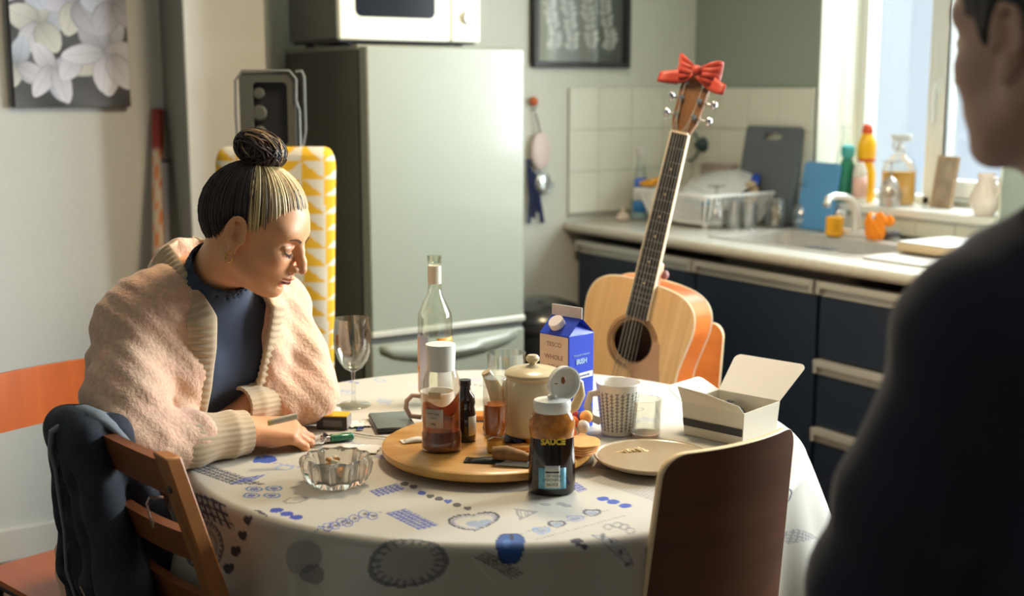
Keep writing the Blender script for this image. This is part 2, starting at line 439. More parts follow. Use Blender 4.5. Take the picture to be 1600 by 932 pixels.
win_local(hd).build('window_handle', UPVC, cs)
win_local(MB().span((.228, -.694, 1.028), (.232, -.965, 2.116))).build('pane', PANE, w1, smooth=0)
win_local(MB().span((.213, -1.057, 1.09), (.217, -1.324, 2.054))).build('pane', PANE, cs, smooth=0)
w1['kind'] = 'structure'
w2 = MB(); frame_rect(w2, W2[0], W2[1], W2[2], W2[3], .10, .16, .05); w2.span((.10, -2.33, W2[2]), (.16, -2.37, W2[3]))  # frame of the assumed second window, unseen, added with its daylight lamp
struct(w2.build('window_2', UPVC, bevel=.004))
# sill board
SILL = mat('white_sill', (.80, .79, .70), .25, coat=.3)
struct(MB().span((-.035, W1[0]-.0005, .975), (.20, W1[1]+.0, 1.004)).build('trim_3', SILL, bevel=.006))
# blind cord down the reveal
cord = MB().tube([(.12, W1[0]-.012, 2.1), (.121, W1[0]-.013, 1.7), (.118, W1[0]-.012, 1.35), (.12, W1[0]-.013, 1.16)], .0022, 6)
tag(cord.build('blind_cord', mat('cord_white', (.7, .7, .6), .6)), 'thin pale blind cord hanging down the window reveal', 'cord')
# skirting
BASE = mat('skirting_paint', (.72, .70, .62), .4)
struct(MB().span((XL, -.018, 0), (-2.12, -.0045, .10)).build('baseboard_left', BASE, bevel=.003))
struct(MB().span((-1.875, -.018, 0), (-.62, -.0, .10)).build('baseboard_back', BASE, bevel=.003))
# wall tiles, each its own piece, on the back wall beside the corner, on the right wall up to the window and below it
TILE = mat('cream_glazed_tile', (.72, .74, .62), .18, bump=.04, scale=14, bdist=.001, coat=.3)
GROUT = mat('grout', (.36, .36, .30), .8)
TW = .155; ZT = 1.395; ZB = .915
tb = struct(MB().span((-.612, -.006, ZB), (0, 0, ZT)).build('trim_4', GROUT, smooth=0))
tr = struct(MB().span((-.006, -.006, ZB), (0, W1[0]+.01, ZT)).span((-.006, W1[0]+.01, ZB), (0, W1[1]-.5, .974)).build('trim_5', GROUT, smooth=0))
def tiles(parent, plane):
    rows = []; z = ZT
    while z > ZB+.02:
        rows.append((max(z-TW+.002, ZB), z)); z -= TW
    proto = {}
    def put(a0, a1, z0, z1):
        key = (round(a1-a0, 4), round(z1-z0, 4)); d = random.uniform(0, .0006)
        if key not in proto:
            mb = MB().box((0, 0, 0), (a1-a0, .006, z1-z0)); o = mb.build('tile', TILE, parent, bevel=.0012); proto[key] = o
        else: o = proto[key].copy(); COL.objects.link(o)
        if plane == 'b': o.location = ((a0+a1)/2, -.0085-d, (z0+z1)/2)
        else: o.location = (-.0085-d, (a0+a1)/2, (z0+z1)/2); o.rotation_euler = (0, 0, R(90))
        o.parent = parent
    if plane == 'b':
        for z0, z1 in rows:
            a = -.012
            while a > -.60:
                b = max(a-TW+.002, -.612); put(b, a, z0, z1); a -= TW
    else:
        for z0, z1 in rows:
            a = -.012
            while a > W1[0]+.02:
                b = max(a-TW+.002, W1[0]+.012); put(b, a, z0, z1); a -= TW
        a = W1[0]+.010
        while a > W1[1]-.45:
            put(a-TW+.002, a, ZB, .972); a -= TW
tiles(tb, 'b'); tiles(tr, 'r')

# ================================================================ KITCHEN UNITS
NAVY = mat('navy_cabinet_front', (.012, .024, .050), .42, bump=.02, scale=200)
NAVY2 = mat('navy_carcass', (.020, .028, .040), .6)
PLINTH = mat('dark_plinth', (.02, .02, .022), .6)
ALU = mat('pale_handle_rail', (.62, .62, .56), .32, metal=.35)
XF = -.585      # front plane of the units
TOPZ = .865
def unit(name, label, y0, y1, doors, side=None, bz=TOPZ):
    t = thing(name, label, 'cabinet', (XF+.29, (y0+y1)/2, 0), world=True)
    ox, oy = XF+.29, (y0+y1)/2
    def loc(mb): mb.v = [(x-ox, y-oy, z) for x, y, z in mb.v]; return mb
    loc(MB().span((XF+.02, y0, .10), (-.012, y1, bz))).build('body', NAVY2, t, smooth=0)
    loc(MB().span((XF+.06, y0, 0), (-.012, y1, .10))).build('plinth', PLINTH, t, smooth=0)
    for z0, z1, nm in doors:
        f = loc(MB().span((XF, y0-.003, z0), (XF+.019, y1+.003, z1-.046))).build(nm, NAVY, t, bevel=.0015)
        # the handle is a full-width grip rail along the top edge
        h = MB().span((XF-.004, y0-.002, z1-.045), (XF+.019, y1+.002, z1)).span((XF-.020, y0-.002, z1-.008), (XF-.003, y1+.002, z1)).span((XF-.020, y0-.002, z1-.020), (XF-.016, y1+.002, z1-.008))
        loc(h).build('handle', ALU, f, bevel=.0012)
        for yy in (y0-.010, y1+.010): loc(MB().span((XF-.0205, yy-.006, z1-.040), (XF-.003, yy+.006, z1-.001))).build('end_cap', mat('handle_cap', (.45, .46, .43), .4), f, bevel=.001)
    return t
unit('base_cabinet', 'navy base cabinet at the far end of the worktop, behind the guitar', -.035, -.694, [(.12, .835, 'door')], bz=.70)
unit('base_cabinet', 'navy base cabinet with a tall door below the sink, between guitar and drawers', -.700, -1.238, [(.12, .835, 'door')], bz=.70)
unit('drawer_cabinet', 'navy cabinet of stacked drawers with pale grip rails, beside the dark sleeve', -1.247, -1.80, [(.606, .835, 'drawer'), (.398, .599, 'drawer'), (.12, .391, 'drawer')], bz=.70)
unit('base_cabinet', 'navy base cabinet with a tall door below the draining board, beyond the drawers', -1.806, -2.40, [(.12, .835, 'door')])
unit('base_cabinet', 'navy base cabinet with a tall door, last under the worktop', -2.406, -3.00, [(.12, .835, 'door')])
# worktop with a sink cut into it
WT = mat('cream_worktop', (.62, .60, .50), .28, var=.10, scale=60, coat=.25)
wt = thing('worktop', 'long cream speckled worktop with a rounded front edge along the window wall', 'worktop', (-.3, -1.5, TOPZ), world=True)
sy0, sy1, sx0, sx1 = -.66, -1.30, -.50, -.14
mb = MB(); zt = .037
for a, b in (((XF-.03, -.010, 0), (-.010, sy0, zt)), ((XF-.03, sy1, 0), (-.010, -3.6, zt)), ((XF-.03, sy0, 0), (sx0, sy1, zt)), ((sx1, sy0, 0), (-.010, sy1, zt))):
    mb.span((a[0]+.3, a[1]+1.5, a[2]), (b[0]+.3, b[1]+1.5, b[2]))
bmw = mb.build('worktop_board', WT, wt, smooth=0)
MB().tube([(XF-.03+.3, -.010+1.5, .0185), (XF-.03+.3, -3.6+1.5, .0185)], .0185, 12).build('rounded_edge', WT, wt)
STEEL = mat('sink_enamel', (.52, .50, .44), .3, metal=.25, var=.08, scale=30)
sk = thing('sink', 'inset cream grey sink bowl let into the worktop below the window', 'sink', ((sx0+sx1)/2, (sy0+sy1)/2, TOPZ+.037), world=True)
hx, hy = (sx1-sx0)/2, (sy0-sy1)/2
def rr(hx, hy, r, z, n=6):
    out = []
    for cx, cy, a0 in ((hx-r, hy-r, 0), (-hx+r, hy-r, 90), (-hx+r, -hy+r, 180), (hx-r, -hy+r, 270)):
        for i in range(n+1):
            a = R(a0+90*i/n); out.append((cx+r*math.cos(a), cy+r*math.sin(a), z))
    return out
MB().sheet([rr(hx+.014, hy+.014, .05, .0005), rr(hx+.014, hy+.014, .05, .004), rr(hx+.002, hy+.002, .045, .005), rr(hx-.012, hy-.012, .05, -.004), rr(hx-.03, hy-.03, .06, -.13), rr(hx-.09, hy-.09, .04, -.15), rr(.004, .004, .003, -.152)], closed=True).build('bowl', STEEL, sk)
g = MB()
for i in range(5): g.box((-.11+.0*i, -.17+.022*i, .0035), (.05, .006, .004))
g.build('overflow_grille', mat('sink_slot', (.06, .06, .06), .5), sk)
# draining board moulding, right of the bowl
MB().sheet([rr(.19, .22, .03, .0), rr(.19, .22, .03, .005), rr(.175, .205, .03, .006), rr(.17, .20, .03, .002), rr(.005, .005, .003, .0015)], closed=True).build('draining_board', STEEL, sk).location = (0, -.56, .001)

# ================================================================ FRIDGE AND MICROWAVE
FR = mat('fridge_door_enamel', (.27, .30, .235), .38, bump=.02, scale=60, bdist=.0005, coat=.15)
FRS = mat('fridge_dark_side', (.050, .054, .042), .38)
fx0, fx1, fy = -1.736, -1.20, -.60
fg = thing('fridge_freezer', 'tall pale grey fridge freezer with dark sides, under the microwave', 'fridge', ((fx0+fx1)/2, -.32, 0), world=True)
def fl(mb): mb.v = [(x-(fx0+fx1)/2, y+.32, z) for x, y, z in mb.v]; return mb
fl(MB().span((fx0, -.03, .03), (fx1, fy+.055, 1.505))).build('body', FRS, fg, bevel=.004)
fl(MB().span((fx0, -.03, 1.5), (fx1, fy+.052, 1.516))).build('top_panel', mat('fridge_top', (.30, .31, .26), .4), fg, bevel=.003)
fl(MB().span((fx0+.002, fy, .690), (fx1-.002, fy+.05, 1.512))).build('upper_door', FR, fg, bevel=.006)
fl(MB().span((fx0+.002, fy, .06), (fx1-.002, fy+.05, .655))).build('lower_door', FR, fg, bevel=.006)
fl(MB().span((fx0+.004, fy+.012, .655), (fx1-.004, fy+.05, .690))).build('door_gap', mat('fridge_gap', (.10, .11, .09), .5), fg)
fl(MB().span((fx0+.002, fy-.006, .676), (fx1-.002, fy+.01, .694))).build('grip_rail', mat('fridge_rail', (.62, .63, .54), .3, metal=.3), fg, bevel=.003)
rows = []
for i in range(13):
    u = i/12; rows.append([(fx0+.03+u*(fx1-fx0-.06), fy-.001-.010*math.sin(PI*u), .650), (fx0+.03+u*(fx1-fx0-.06), fy-.003-.016*math.sin(PI*u), .640-.03*math.sin(PI*u)**.6), (fx0+.03+u*(fx1-fx0-.06), fy+.001, .625-.045*math.sin(PI*u)**.6)])
fl(MB().sheet(rows)).build('curved_grip', FR, fg, solid=.003)
fl(MB().span((fx0+.004, fy+.008, .02), (fx1-.004, fy+.05, .06)).span((fx0+.02, -.10, 0), (fx0+.06, -.14, .03)).span((fx1-.06, -.10, 0), (fx1-.02, -.14, .03)).span((fx0+.02, fy+.08, 0), (fx0+.06, fy+.12, .03)).span((fx1-.06, fy+.08, 0), (fx1-.02, fy+.12, .03))).build('feet', PLINTH, fg)
# microwave
mx0, mx1, my, my1 = -1.785, -1.318, -.535, -.17
mw = thing('microwave', 'white microwave with a dark rounded window on top of the fridge', 'microwave', ((mx0+mx1)/2, -.35, 1.516), world=True)
def ml(mb): mb.v = [(x-(mx0+mx1)/2, y+.35, z-1.516) for x, y, z in mb.v]; return mb
MWW = mat('microwave_white', (.80, .80, .66), .28, coat=.3)
z0 = 1.532
ml(MB().span((mx0+.004, my+.02, z0), (mx1-.004, my1, z0+.27))).build('body', mat('microwave_grey_case', (.085, .09, .075), .45), mw, bevel=.004)
dr = ml(MB().span((mx0, my, z0-.004), (mx1-.105, my+.022, z0+.275))).build('door', MWW, mw, bevel=.006)
cp = ml(MB().span((mx1-.103, my, z0-.004), (mx1, my+.022, z0+.275))).build('control_panel', MWW, mw, bevel=.006)
def rrect(x0, x1, z0_, z1_, r, y, n=5):
    out = []
    for cx, cz, a0 in ((x1-r, z1_-r, 0), (x0+r, z1_-r, 90), (x0+r, z0_+r, 180), (x1-r, z0_+r, 270)):
        for i in range(n+1):
            a = R(a0+90*i/n); out.append((cx+r*math.cos(a), y, cz+r*math.sin(a)))
    return out
def plate_y(poly, y0_, y1_):
    n = len(poly); mb = MB(); vs = [(p[0], y0_, p[2]) for p in poly]+[(p[0], y1_, p[2]) for p in poly]
    mb._add(vs, [tuple(range(n)), tuple(range(2*n-1, n-1, -1))]+[(i, (i+1) % n, (i+1) % n+n, i+n) for i in range(n)]); return mb
ml(plate_y(rrect(mx0+.052, mx1-.158, z0+.062, z0+.245, .02, 0), my-.002, my+.005)).build('window', mat('microwave_window', (.012, .015, .022), .15), dr)
ml(plate_y(rrect(mx0+.03, mx1-.13, z0+.045, z0+.262, .03, 0), my-.0008, my+.003)).build('window_surround', mat('microwave_surround', (.74, .74, .60), .3), dr)
ml(MB().lathe([(.019, 0), (.019, .012), (.016, .016), (0, .016)], (mx1-.048, my, z0+.068), 24, M=Matrix.Rotation(R(90), 3, 'X'))).build('knob', mat('microwave_knob', (.55, .56, .52), .25, metal=.6), cp)
ml(MB().lathe([(.019, 0), (.019, .012), (.016, .016), (0, .016)], (mx1-.048, my, z0+.16), 24, M=Matrix.Rotation(R(90), 3, 'X'))).build('knob', mat('microwave_knob'), cp)
fe = MB()
for x in (mx0+.05, mx1-.05):
    for y in (my+.05, my1-.05): fe.lathe([(.014, 0), (.012, .016)], (x, y, 1.516), 12)
fe.box(((mx0+mx1)/2, (my+my1)/2, 1.5275), (mx1-mx0-.02, my1-my-.04, .009))
ml(fe).build('feet', PLINTH, mw)

# ================================================================ ASSUMED CEILING LAMP, added for warm light over the dining table (above the picture)
lp = thing('assumed_ceiling_lamp', 'assumed round white opal ceiling lamp, unseen, over the dining table', 'lamp', (.10, 2.75, 2.30))
MB().lathe([(0, .12), (.06, .12), (.06, .105), (.012, .10), (.012, .02), (.03, .015), (.03, 0), (0, 0)], n=24).build('ceiling_rose', mat('lamp_white', (.8, .8, .76), .4), lp)
MB().lathe([(.03, .01), (.16, -.01), (.19, -.04), (.19, -.055), (.186, -.055), (.186, -.042), (.155, -.014), (.03, .004)], n=40).build('lamp_shade', mat('lamp_white'), lp)
l = bpy.data.lights.new('assumed_ceiling_lamp_light', 'AREA'); l.shape = 'DISK'; l.size = .34; l.energy = 18; l.color = (1.0, .78, .52)
lo = bpy.data.objects.new('assumed_ceiling_lamp_light', l); COL.objects.link(lo); lo.parent = lp; lo.location = (0, 0, -.05)
# ================================================================ PICTURES
def lin(c): return tuple(((x/255)/12.92 if x/255 <= .04045 else ((x/255+.055)/1.055)**2.4) for x in c)
PRINT = mat('picture_print', (1, 1, 1), .55, attr='col')
def painted(name, w, h, step, fn, m, parent, M):
    nx, nz = int(w/step)+1, int(h/step)+1
    u = np.linspace(-w/2, w/2, nx); v = np.linspace(0, h, nz); U, Vv = np.meshgrid(u, v, indexing='ij')
    C = fn(U.ravel(), Vv.ravel()); P = np.stack([U.ravel(), Vv.ravel(), np.zeros(U.size), np.ones(U.size)], 1)
    P = (np.array(M) @ P.T).T[:, :3]; i = np.arange(nx*nz).reshape(nx, nz)
    Q = np.stack([i[:-1, :-1], i[1:, :-1], i[1:, 1:], i[:-1, 1:]], -1).reshape(-1, 4)
    return mesh_np(name, P, Q, m, parent, C)
def petal(C, u, v, c, ang, L, W, col, veil=1.0):
    """one pale petal printed on the picture: oval, brighter to one edge, fine vein"""
    a = R(ang); x = (u-c[0])*math.cos(a)+(v-c[1])*math.sin(a); y = -(u-c[0])*math.sin(a)+(v-c[1])*math.cos(a)
    t = np.clip(x/L, 0, 1); w = W*1.12*np.sin(PI*np.clip(t, 0, 1)**.85)**.58+1e-5
    m = (x > 0) & (x < L) & (np.abs(y) < w); e = np.abs(y)/w
    sh = .80+.25*t-.18*(np.abs(y) < .0012)-.22*(e > .88)+.10*np.sin(y*400)*.2
    sh = np.clip(sh-.28*(1-t)**3, .2, 1.05)
    for i in range(3): C[m, i] = (col[i]*sh)[m]
def paint_petals(u, v):
    C = np.zeros((len(u), 3)); g = .5+.5*np.sin(u*30+v*17)*np.cos(v*25)
    for i, q in enumerate((.085, .088, .092)): C[:, i] = q*(.5+g)
    pal = [(.62, .62, .72), (.70, .70, .74), (.52, .53, .60), (.66, .66, .60), (.55, .60, .68)]
    r = random.Random(3)
    # clusters (centre u, v up from the picture's lower edge) read off the photograph
    for c, n, a0, L, W in (((-.085, .235), 5, 20, .105, .030), ((.095, .155), 5, 60, .120, .036), ((-.055, .100), 4, 200, .085, .024), ((-.150, .120), 4, 70, .09, .024), ((.02, .30), 6, 10, .12, .036), ((.13, .30), 5, 30, .11, .034), ((-.12, .36), 5, 0, .11, .03), ((.05, .43), 6, 15, .11, .034), ((-.09, .47), 5, 15, .11, .034)):
        for k in range(n):
            petal(C, u, v, c, a0+360*k/n+r.uniform(-14, 14), L*r.uniform(.85, 1.1), W*r.uniform(.85, 1.15), pal[r.randrange(5)])
    for cc, a, L, W in (((-.055, .118), 238, .105, .024), ((-.045, .115), 285, .11, .025), ((.02, .150), 235, .09, .028), ((.10, .150), 262, .11, .033), ((.11, .150), 300, .115, .032), ((.09, .155), 185, .12, .027)):
        petal(C, u, v, cc, a, L, W, (.74, .74, .80))
    return C
cx = (-2.559-2.231)/2
pc = thing('canvas_picture', 'unframed canvas print of pale petals high on the pale wall', 'picture', (cx, -.001, 1.339), world=True)
MB().span((-.164, -.030, 0), (.164, -.003, .50)).build('canvas', mat('canvas_edge', (.04, .04, .05), .7), pc, bevel=.001)
painted('printed_face', .326, .498, .0022, paint_petals, PRINT, pc, Matrix.Translation((0, -.0312, .001)) @ Matrix.Rotation(R(90), 4, 'X'))
def paint_sprigs(u, v):
    C = np.zeros((len(u), 3)); t = np.clip((u+.18)/.36, 0, 1)
    for i in range(3): C[:, i] = np.array([.33, .36, .27][i])*(1-t)**1.2+np.array([.045, .055, .05][i])*t
    r = random.Random(5)
    for sx in (-.13, -.05, .035, .12):
        zt = .03; col = (.62, .64, .55) if sx < 0 else (.50, .52, .46)
        st = np.abs(u-sx-.012*np.sin(v*22)) < .0016
        m = st & (v > zt) & (v < .36)
        for i in range(3): C[m, i] = col[i]*.7
        z = zt+.02; k = 0
        while z < .40:
            for sgn in (-1, 1):
                petal(C, u, v, (sx+.012*math.sin(z*22), z), 90+sgn*(35+r.uniform(0, 35)), .036*r.uniform(.8, 1.2), .008*r.uniform(.8, 1.4), col)
            z += .022*r.uniform(.8, 1.2)
    return C
pf = thing('framed_picture', 'dark framed botanical print of pale leaf sprigs on the wall beside the fridge', 'picture', ((-.781-.343)/2, -.001, 1.468), world=True)
hw = (.781-.343)/2; fm = MB()
fm.span((-hw, -.028, 0), (hw, 0, .022)).span((-hw, -.028, .50), (hw, 0, .522)).span((-hw, -.028, .022), (-hw+.022, 0, .50)).span((hw-.022, -.028, .022), (hw, 0, .50))
fm.build('frame', mat('dark_frame', (.018, .018, .018), .35), pf, bevel=.003)
painted('print', hw*2-.04, .48, .0025, paint_sprigs, PRINT, pf, Matrix.Translation((0, -.010, .021)) @ Matrix.Rotation(R(90), 4, 'X'))
MB().span((-hw+.02, -.0135, .02), (hw-.02, -.0125, .502)).build('glass_pane', glass('picture_glass', (1, 1, 1), .8, .9), pf, smooth=0)

# ================================================================ THINGS LEANING BY THE PIER
def roll(name, label, a, b, r, mk):
    t = thing(name, label, 'roll', (b[0], b[1], 0), world=True); o = Vector((b[0], b[1], 0))
    mk(t, Vector(a)-o, Vector(b)-o, r); return t
def mk1(t, a, b, r):
    d = a-b; mb = MB(); pts = []; cols = []
    n = 60; rows = []
    for i in range(n+1):
        q = b+d*(i/n); w = d.normalized(); u = Vector((1, 0, 0)); u = (u-w*u.dot(w)).normalized(); v_ = w.cross(u)
        z = i/n
        for k in range(16):
            an = 2*PI*k/16
            mb.col = (.30, .03, .02) if z > .90 else ((.70, .22, .06) if (int(i/1.5)+int(k/2)) % 3 == 0 else (.66, .56, .42))
            mb.v.append(tuple(q+u*(math.cos(an)*r)+v_*(math.sin(an)*r))); mb.c.append(mb.col)
    for i in range(n):
        for k in range(16): mb.f.append((i*16+k, i*16+(k+1) % 16, (i+1)*16+(k+1) % 16, (i+1)*16+k))
    mb.f.append(tuple(n*16+k for k in range(16))); mb.f.append(tuple(range(15, -1, -1)))
    mb.build('paper', mat('roll_paper', (1, 1, 1), .5, attr='col'), t)
roll('wrapping_paper_roll', 'tall wrapping paper roll with red top and orange checks leaning beside the pier', (-2.150, -.026, 1.33), (-2.26, -.20, 0), .018, mk1)
def mk2(t, a, b, r):
    MB().tube([b, a], r, 14).build('tube', mat('grey_tube', (.42, .40, .42), .45), t)
    MB().tube([a, a+(a-b).normalized()*.012], r*1.1, 14).build('end_cap', mat('tube_cap', (.10, .10, .10), .5), t)
roll('cardboard_tube', 'thin grey tube leaning beside the wrapping paper roll', (-2.146, -.060, 1.17), (-2.20, -.17, 0), .012, mk2)

# ================================================================ IRONING BOARD (folded, upright, iron rest on top)
ib = thing('ironing_board', 'folded ironing board with yellow and cream triangle cover standing beside the fridge', 'ironing board', (-.62, 3.22, 0))
HB = 1.245
def width(v):      # half width over the height
    v = np.clip(v, 0, HB); base = .132+.022*np.clip((v)/HB, 0, 1); e = np.clip((HB-v)/.055, 0, 1); tp = np.clip(v/.40, 0, 1)
    return base*(.82+.18*np.sqrt(1-(1-e)**2))*(.35+.65*np.sqrt(1-(1-tp)**2))
nu, nv = 66, 250
uu = np.linspace(-1, 1, nu); vv = np.linspace(.08, HB, nv); U, Vv = np.meshgrid(uu, vv, indexing='ij')
Wd = width(Vv); X = U*Wd+.018*(Vv/HB)-.004; Yd = -.018*(1-np.abs(U)**8)*np.clip((HB-Vv)/.02, 0, 1)**.5+.0015*noise3(np.stack([U*3, Vv*9, U*0], -1).reshape(-1, 3), 2.5, 1).reshape(U.shape)
s_ = .056; fx = (X/s_+.5) % 1; fz = (Vv/(s_*.8)) % 1; yel = (fx+fz < 1)
yel = np.where((np.floor(X/s_+.5) % 2) > 0, fx < fz, yel)
Cc = np.where(yel.reshape(-1)[:, None], np.array(lin((232, 184, 40))), np.array(lin((226, 222, 205))))
i = np.arange(nu*nv).reshape(nu, nv); Q = np.stack([i[:-1, :-1], i[1:, :-1], i[1:, 1:], i[:-1, 1:]], -1).reshape(-1, 4)
P = np.stack([X.ravel(), Yd.ravel()-.012, Vv.ravel()], 1); P2 = P.copy(); P2[:, 1] = .004
COV = mat('ironing_cover', (1, 1, 1), .8, attr='col', bump=.2, scale=300, bdist=.0005)
rim = []
e = [i[:, -1], i[-1, ::-1], i[::-1, 0], i[0, :]]; loop = np.concatenate([q[:-1] for q in e]); n0 = nu*nv
Qr = np.stack([loop, np.roll(loop, -1), np.roll(loop, -1)+n0, loop+n0], 1)
mesh_np('cover', np.concatenate([P, P2]), np.concatenate([Q, Q[:, ::-1]+n0, Qr]), COV, ib, np.concatenate([Cc, Cc]), smooth=50)
MET = mat('dull_grey_metal', (.30, .31, .29), .38, metal=.75); MET2 = mat('grey_painted_metal', (.115, .12, .10), .42, metal=.2)
# iron rest: pressed plate with a dark cut-out window and ribs
def rrz(x0, x1, z0_, z1_, r, y): return [(p[0], y, p[2]) for p in rrect(x0, x1, z0_, z1_, r, 0)]
cxp = -.018; x0, x1 = cxp-.056, cxp+.086; za, zb = 1.225, 1.432
pl = MB(); n = 24; o1 = rrz(x0, x1, za, zb, .014, -.004); i1 = rrz(x0+.034, x1-.020, za+.024, zb-.024, .012, -.004)
o2 = [(p[0], .006, p[2]) for p in o1]; i2 = [(p[0], .006, p[2]) for p in i1]
pl.sheet([o2, o1, i1, i2, o2], closed=True); pl.build('iron_rest', MET2, ib)
bk = MB().span((x0+.03, .012, za+.02), (x1-.016, .015, zb-.02)).build('rest_recess', mat('rest_dark', (.012, .013, .015), .6), ib)
rb = MB()
for zc, w_ in ((.055, .018), (.105, .020), (.155, .015)):
    rb.lathe([(w_, -.003), (w_*.8, .004), (0, .005)], (x0+.048, .004, za+zc), 18, M=Matrix.Rotation(R(90), 3, 'X'))
rb.build('pressed_boss', MET2, ib)
MB().tube([(x0-.006, -.004, za-.03), (x0-.010, -.006, za+.10), (x0-.008, -.006, zb-.02), (x0+.01, -.006, zb+.004), (x1-.012, -.006, zb+.004), (x1+.004, -.006, zb-.016), (x1+.002, -.006, zb-.07), (x1+.010, -.006, zb-.095), (x1+.010, -.006, za+.01), (x1+.028, -.006, za-.018)], .0034, 8).build('wire_frame', MET, ib)
MB().tube([(x1+.006, .01, za-.02), (x1+.022, .012, za+.06), (x1+.022, .012, zb-.01), (x1+.016, .012, zb+.004), (x1+.0, .012, zb+.002)], .0034, 8).build('wire_frame', MET, ib)
for sx_ in (-1, 1):
    MB().tube([(sx_*.055, .022, .0), (sx_*.045, .022, 1.15)], .011, 10).build('leg', MET, ib)
MB().tube([(-.07, .022, .012), (.07, .022, .012)], .012, 10).build('foot_bar', PLINTH, ib)
ib.rotation_euler[0] = R(0)

# ================================================================ HANGING THINGS BESIDE THE FRIDGE
hk = thing('wall_hook', 'orange capped wall hook between fridge and tiles', 'hook', (-.776, 0, 1.335), world=True)
MB().ball((0, -.018, .012), (.017, .014, .017)).build('cap', mat('orange_plastic', lin((190, 90, 40)), .4), hk)
MB().tube([(0, -.002, -.02), (.004, -.012, -.022), (.006, -.02, -.01), (.0, -.018, .012)], .003, 8).build('peg', MET, hk)
ld = thing('hanging_ladle', 'pale pink ladle hanging from the orange hook', 'utensil', (-.76, -.020, 1.19), world=True)
MB().tube([(-.012, 0, .115), (.0, -.001, .08), (.010, -.002, .04)], .0035, 8).build('handle', mat('ladle_dark', (.22, .16, .15), .5), ld)
MB().ball((.010, -.006, -.022), (.042, .010, .068)).build('bowl', mat('pale_pink', (.66, .55, .50), .5), ld)
st = thing('hanging_strainer', 'small shiny metal strainer hanging below the pink ladle', 'utensil', (-.755, -.020, 1.05), world=True)
MB().ball((.012, -.01, -.0), (.036, .014, .042)).build('bowl', mat('strainer_steel', (.55, .60, .60), .22, metal=.8), st)
MB().tube([(.030, -.01, -.03), (.050, -.012, -.018), (.058, -.012, .0)], .004, 8).build('rest_lug', mat('strainer_steel'), st)
MB().tube([(-.004, 0, .075), (.0, -.004, .035)], .004, 8).build('handle', mat('strainer_steel'), st)
nv_ = MB()
for k in range(4):
    x = -.80+.012*k; nv_.tube([(x-.004, -.016-.003*k, 1.135-.02*k), (x+.002*k, -.022, 1.08), (x+.006, -.022-.004*(k % 2), 1.0), (x+.002+.008*k, -.02, .905+.02*(k % 3))], [.006, .010, .008, .011], 8, flat=.5)
nv_.span((-.802, -.003, 1.13), (-.765, -.024, 1.137))
tag(nv_.build('hanging_cloth', mat('navy_cloth', (.03, .045, .13), .8)), 'narrow navy cloth hanging at the fridge edge below the ladle', 'cloth')

# ================================================================ BIN
bn = thing('pedal_bin', 'black pedal bin with a domed shiny lid between fridge and cabinets', 'bin', (-.90, -.26, 0), world=True)
MB().lathe([(.135, 0), (.145, .01), (.145, .57), (.143, .575)], n=40).build('body', mat('bin_black', (.015, .015, .016), .35, metal=.2), bn)
MB().lathe([(.150, .575), (.152, .60), (.150, .612), (.12, .650), (.06, .672), (0, .678)], n=40).build('lid', mat('bin_lid', (.10, .10, .09), .22, metal=.8), bn)
MB().lathe([(.153, .570), (.155, .585), (.151, .597)], n=40).build('rim', mat('bin_rim', (.02, .02, .02), .5), bn)
MB().box((-.05, -.155, .02), (.05, .05, .012)).build('pedal', mat('bin_black'), bn, bevel=.004)

# ================================================================ ON THE WORKTOP
WZ = .9025
def wobj(name, label, cat, px, py, group=None, z=WZ, xy=None, rz=0):
    if xy is None: p = onr(px, py, z); xy = (p[0], p[1])
    return thing(name, label, cat, (xy[0], xy[1], z), rz, group, world=True)
CG = glass('clear_glass', (.98, .99, .96), 1.2, .80, .05, .04)
CGP = glass('clear_plastic', (.94, .97, .95), .8, .75, .08, .04)
def bottle_shell(prof): return prof
# soap bottle in the corner
b = wobj('soap_bottle', 'clear tapered bottle with blue labels at the far end of the worktop', 'bottle', 0, 0, xy=(-.345, -.10))
MB().lathe([(.036, 0), (.040, .01), (.040, .06), (.034, .13), (.017, .205), (.013, .235), (.013, .245)], n=28, sy=.8).build('bottle_body', CGP, b)
MB().lathe([(.034, .004), (.037, .012), (.037, .05), (.034, .052), (0, .052)], n=28, sy=.8).build('liquid', mat('pale_soap', (.45, .62, .70), .2), b)
MB().lathe([(.0145, .243), (.0145, .265), (.011, .268), (0, .268)], n=20).build('cap', mat('soap_cap', (.62, .60, .58), .4), b)
lb = mat('soap_label_blue', lin((70, 110, 200)), .5); lw = mat('soap_label_white', (.75, .76, .74), .5)
def curved_label(t, name, m, r, z0_, z1_, a0, a1, sy=1.0, r1=None, lab=None):
    rows = []
    for i in range(9):
        a = R(a0+(a1-a0)*i/8); rr_ = r; r2 = r1 or r
        rows.append([(rr_*math.cos(a), rr_*math.sin(a)*sy, z0_), ((rr_+r2)/2*math.cos(a), (rr_+r2)/2*math.sin(a)*sy, (z0_+z1_)/2), (r2*math.cos(a), r2*math.sin(a)*sy, z1_)])
    return MB().sheet(rows).build(name, m, t, solid=.0006, label=lab)
curved_label(b, 'label', lb, .0395, .125, .16, -165, -75, .82, .032); curved_label(b, 'label', lw, .0415, .075, .122, -165, -75, .82, .0395); curved_label(b, 'label', mat('soap_label_teal', lin((40, 120, 190)), .5), .0418, .03, .073, -165, -75, .82, .0418)
# little garlic-like lump and crumbs left of it
b = wobj('garlic_bulb', 'small pinkish garlic bulb beside the clear soap bottle', 'garlic', 0, 0, xy=(-.45, -.13))
MB().lathe([(0, 0), (.018, .003), (.024, .014), (.018, .028), (.006, .040), (.004, .055), (0, .057)], n=18, wob=lambda a, r, z: 1+.10*math.cos(6*a)).build('bulb', mat('garlic_skin', (.66, .55, .45), .6), b)
